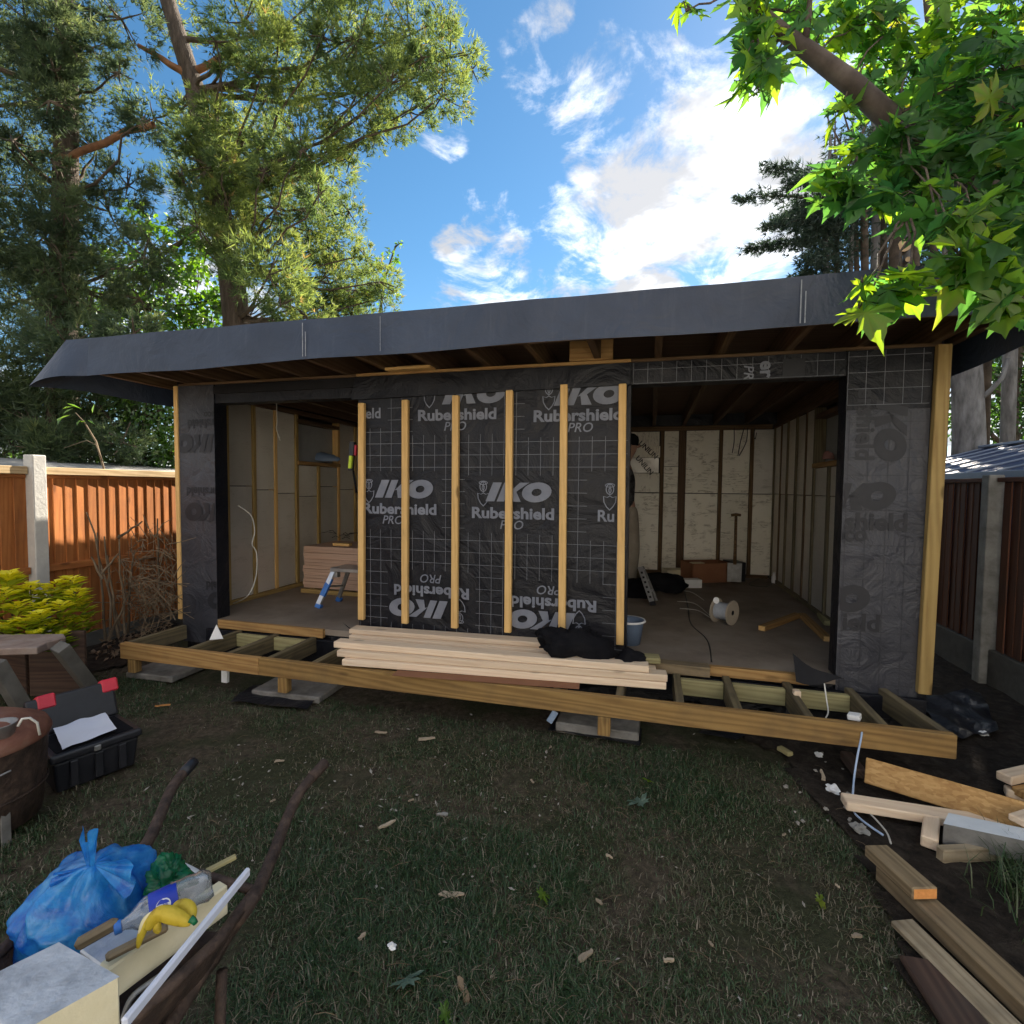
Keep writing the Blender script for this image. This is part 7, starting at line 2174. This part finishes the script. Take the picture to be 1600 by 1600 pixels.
def banana():
    # peel with three flaps over a short stub
    c = DP(238, 1430, 1.10)
    root = thing('banana_skin', 'yellow banana skin on the barrow load', 'banana skin', c)
    tip = DP(297, 1436, 1.04)
    def flap(pts, w, name, mat=None):
        mb = MB(); P = [Vector(p) for p in pts]; n = len(P); vs = []; inner = []
        for i, p in enumerate(P):
            t = (P[min(i + 1, n - 1)] - P[max(i - 1, 0)]).normalized()
            vw = (EYE - p).normalized(); sd_ = t.cross(vw).normalized(); ww = w * (math.sin(math.pi * (.12 + .80 * i / (n - 1)))) ** .7
            for j in range(5):
                u_ = (j / 4 - .5) * 2
                vs.append(p + sd_ * ww * u_ * .5 + vw * (ww * .35 * (1 - u_ * u_)))
        fs = [(i * 5 + j, i * 5 + j + 1, i * 5 + j + 6, i * 5 + j + 5) for i in range(n - 1) for j in range(4)]
        mb.add(vs, fs); o = mb.build(name, mat or M['banana'], root, smooth=True)
        s_ = o.modifiers.new('t', 'SOLIDIFY'); s_.thickness = .003; ss = o.modifiers.new('s', 'SUBSURF'); ss.levels = 1; ss.render_levels = 2
    def pp(L): return [DP(x, y, d - .05) for x, y, d in L]
    flap(pp([(300, 1442, 1.09), (282, 1436, 1.085), (262, 1427, 1.08), (245, 1427, 1.08), (236, 1440, 1.075), (230, 1456, 1.07)]), .036, 'skin_flap')
    flap(pp([(299, 1440, 1.10), (301, 1425, 1.11), (292, 1414, 1.12), (277, 1413, 1.12), (268, 1420, 1.11)]), .030, 'skin_flap')
    flap(pp([(245, 1425, 1.085), (232, 1432, 1.08), (226, 1448, 1.075), (219, 1464, 1.07), (215, 1484, 1.065)]), .020, 'skin_flap')
    flap(pp([(240, 1424, 1.082), (227, 1434, 1.078), (221, 1450, 1.072), (217, 1462, 1.068)]), .014, 'inner_skin', M['banana_in'])
    flap(pp([(248, 1440, 1.08), (244, 1452, 1.075), (250, 1458, 1.075)]), .022, 'skin_flap')
    mb = MB(); mb.tube([tip, tip + Vector((.008, 0, -.004)), tip + Vector((.012, 0, -.010))], [.008, .006, .005], 8); mb.build('stalk', M['green_glass'], root, smooth=True)
banana()
o = heap('green_wrapper', 'crumpled shiny green wrapper beside the blue bag', 262, 1376, 1.24, .034, .03, .042, M['green_glass'], 'wrapper', 6, 1.0, 40)
def tray():
    c = DP(276, 1378, 1.28); ex = Vector((.85, .1, -.5)).normalized(); ey = Vector((.3, .35, .9)).normalized(); nn = ex.cross(ey)
    mb = MB()
    def fn(a, b):
        x, y = (a - .5) * 2, (b - .5) * 2
        e = max(abs(x), abs(y)); dep = .025 * (1 if e < .75 else (1 - e) / .25)
        k = 1 - .12 * (abs(x * y)) ** 2
        return c + ex * x * .075 * k + ey * y * .045 * k + nn * dep
    mb.sheet(fn, 16, 12); o = mb.build('food_tray', M['white_plastic'], smooth=True); s_ = o.modifiers.new('t', 'SOLIDIFY'); s_.thickness = .002
    tag(o, 'white plastic food tray behind the green wrapper', 'tray')
tray()
cable('clear_tube', 'loop of pale plastic strip inside the barrow', [DP(190, 1600, .98), DP(205, 1560, 1.0), DP(235, 1535, 1.03), DP(265, 1515, 1.06)], .006, M['galv'], 'strip')

# ------------------------------------------------------------------ loose timber on the right
def long_board(name, label, a, b, za, zb, w, h, mat, up=(0, 0, 1), endmat=None, cat='timber'):
    o = timber(name, GP(*a, za), GP(*b, zb), w, h, mat, up=up, endmat=endmat, c=.005); tag(o, label, cat); return o
long_board('timber_post', 'long treated post on the soil running off the lower right', (1385, 1362), (1640, 1600), .05, .05, .095, .06, M['old_wood'])
long_board('timber_post', 'shorter treated post with orange sawn end on the long post', (1368, 1328), (1446, 1397), .10, .11, .095, .045, M['old_wood'], endmat=M['orange_end'])
long_board('weathered_plank', 'pale weathered plank beside the long post', (1408, 1440), (1630, 1660), .035, .035, .085, .022, M['plank_grey'])
long_board('dark_plank', 'dark brown plank at the bottom edge beside the soil', (1440, 1500), (1560, 1680), .03, .03, .13, .02, M['dark_board'])
o = timber('osb_strip', GP(1352, 1203, .10), GP(1640, 1288, .12), .018, .125, M['osb'], up=(-.15, .62, .78)); tag(o, 'orange strand board strip leaning on the loose timber', 'board')
long_board('timber_plank', 'flat sawn plank under the strand board strip', (1318, 1252), (1600, 1296), .05, .05, .09, .042, M['pse'])
M['foam_white'] = basic('white foil face', [(0.62, 0.68, 0.74), (0.72, 0.77, 0.82)], 12, .5, bump=.3)
block('foam_block', 'white faced insulation block among the loose timber', GP(1482, 1270, .13), GP(1474, 1287, .13), GP(1640, 1322, .13), .09, [M['galv'], M['foam_white']], 'foam block')
long_board('timber_offcut', 'short square offcut under the white block', (1452, 1318), (1456, 1282), .04, .04, .06, .05, M['pse'])
long_board('timber_offcut', 'pale rough timber below the white block', (1468, 1335), (1640, 1326), .035, .035, .04, .06, M['plank_grey'])
long_board('timber_offcut', 'topmost timber end at the right picture edge', (1568, 1216), (1680, 1190), .10, .12, .07, .045, M['pse'])
long_board('timber_offcut', 'second timber end at the right picture edge', (1592, 1240), (1690, 1222), .06, .07, .07, .04, M['sill'])
long_board('timber_offcut', 'lowest pinkish timber end at the right edge', (1570, 1235), (1680, 1262), .04, .04, .06, .04, M['pse'])
long_board('timber_offcut', 'stub of wood on top of the white block at the edge', (1588, 1282), (1625, 1270), .15, .15, .06, .03, M['pse'])
long_board('timber_offcut', 'small pale offcut on the soil below the beam', (1217, 1168), (1236, 1179), .03, .03, .04, .025, M['nogging'])
long_board('timber_offcut', 'brown half buried timber under the right beam', (1322, 1180), (1345, 1210), .04, .04, .06, .05, M['dark_board'])
p = DP(1337, 1122, 2.74)
o = timber('foam_offcut', DP(1325, 1118, 2.80), DP(1345, 1121, 2.76), .06, .03, M['white_plastic']); tag(o, 'small white offcut on top of the right beam', 'offcut')
cable('blue_string', 'pale blue string hanging over the right beam to the soil', [DP(1347, 1130, 2.72), DP(1346, 1150, 2.66), DP(1340, 1180, 2.62), DP(1334, 1220, 2.55), GP(1333, 1262, .02), GP(1345, 1280, .025), GP(1380, 1305, .025)], .005, M['blue_string'], 'string')
cable('loose_string', 'thin grey string on the soil beside the post', [GP(1350, 1262, .03), GP(1368, 1280, .03), GP(1385, 1300, .03), GP(1392, 1318, .03)], .004, M['cable_white'], 'string')
cable('white_wire', 'thin white wire hanging between the deck joists', [DP(1288, 1068, 3.05), DP(1291, 1090, 3.0), DP(1294, 1112, 2.95), DP(1290, 1122, 2.92)], .004, M['cable_white'], 'wire')
def crumple(name, label, px, py, r, mat, seed, z=.03):
    p = GP(px, py, 0); p.z = bumpz(p.x, p.y) + z; mb = MB()
    mb.sheet(lambda a, b: p + Vector((math.sin(math.pi * b) * math.cos(2 * math.pi * a), math.sin(math.pi * b) * math.sin(2 * math.pi * a), math.cos(math.pi * b) * .6)) * r * (1 + .9 * mnoise.noise(Vector((math.cos(6.283 * a) * 2, b * 4, seed)))), 12, 8)
    o = mb.build(name, mat); tag(o, label, 'scrap'); return o
crumple('white_scrap', 'white crumpled scrap at the corner of the soil path', 1300, 1236, .03, M['white_plastic'], 2.2)
crumple('white_scrap', 'white thin scrap on soil under the beam', 1280, 1180, .022, M['white_plastic'], 5.2)
crumple('stone', 'pale stone by the end of the shorter post', 1342, 1300, .03, M['concrete'], 7.1)
crumple('white_scrap', 'small white scrap by the black polythene at the far right', 1537, 1149, .022, M['white_plastic'], 9.1)
crumple('white_scrap', 'bluish white scrap at the bottom left of the lawn', 612, 1486, .012, M['white_plastic'], 11.1)
o = crumple('drink_can', 'red and silver crushed can by the right fence', 1502, 1033, .05, M['red_plastic'], 3.3, .04)
rs = random.Random(5)
for k in range(14):
    px, py = rs.uniform(1225, 1330), rs.uniform(1175, 1300)
    if px < 1180 + (py - 1170) * .75 + 40: pass
    crumple('soil_stone', 'small pale stone along the dug edge of the lawn', px, py, rs.uniform(.005, .012), M['pebble'], k * 1.7, .03)['group'] = 'small stones along the soil edge'
# longer grass at the lower right edge
def rough_grass():
    n = 420
    P = np.array([[*GP(1615 + 35 * RNG.normal(), 1385 + 30 * RNG.normal(), 0).xy, 0.0] for _ in range(n)])
    az = RNG.random(n) * 6.28; L = .08 + .12 * RNG.random(n); le = .3 + .7 * RNG.random(n)
    Dh = np.stack([np.cos(az), np.sin(az), np.zeros(n)], 1); S = np.stack([-np.sin(az), np.cos(az), np.zeros(n)], 1) * .0022
    m = P + (Dh * (.35 * le)[:, None] + np.array([[0, 0, .8]])) * (L * .55)[:, None]; t = P + (Dh * le[:, None] + np.array([[0, 0, .75]])) * L[:, None]
    V_ = np.stack([P - S, P + S, m + S, m - S, t], 1).reshape(-1, 3); b = np.arange(n)[:, None] * 5
    F_ = np.concatenate([b + np.array([[0, 1, 2]]), b + np.array([[0, 2, 3]]), b + np.array([[3, 2, 4]])], 0)
    o = big_mesh('grass_tuft', V_, F_, M['grass'], None, np.repeat(.2 + .35 * RNG.random(n), 5)); tag(o, 'long grass tuft at the lower right edge', 'grass', kind='stuff')
rough_grass()
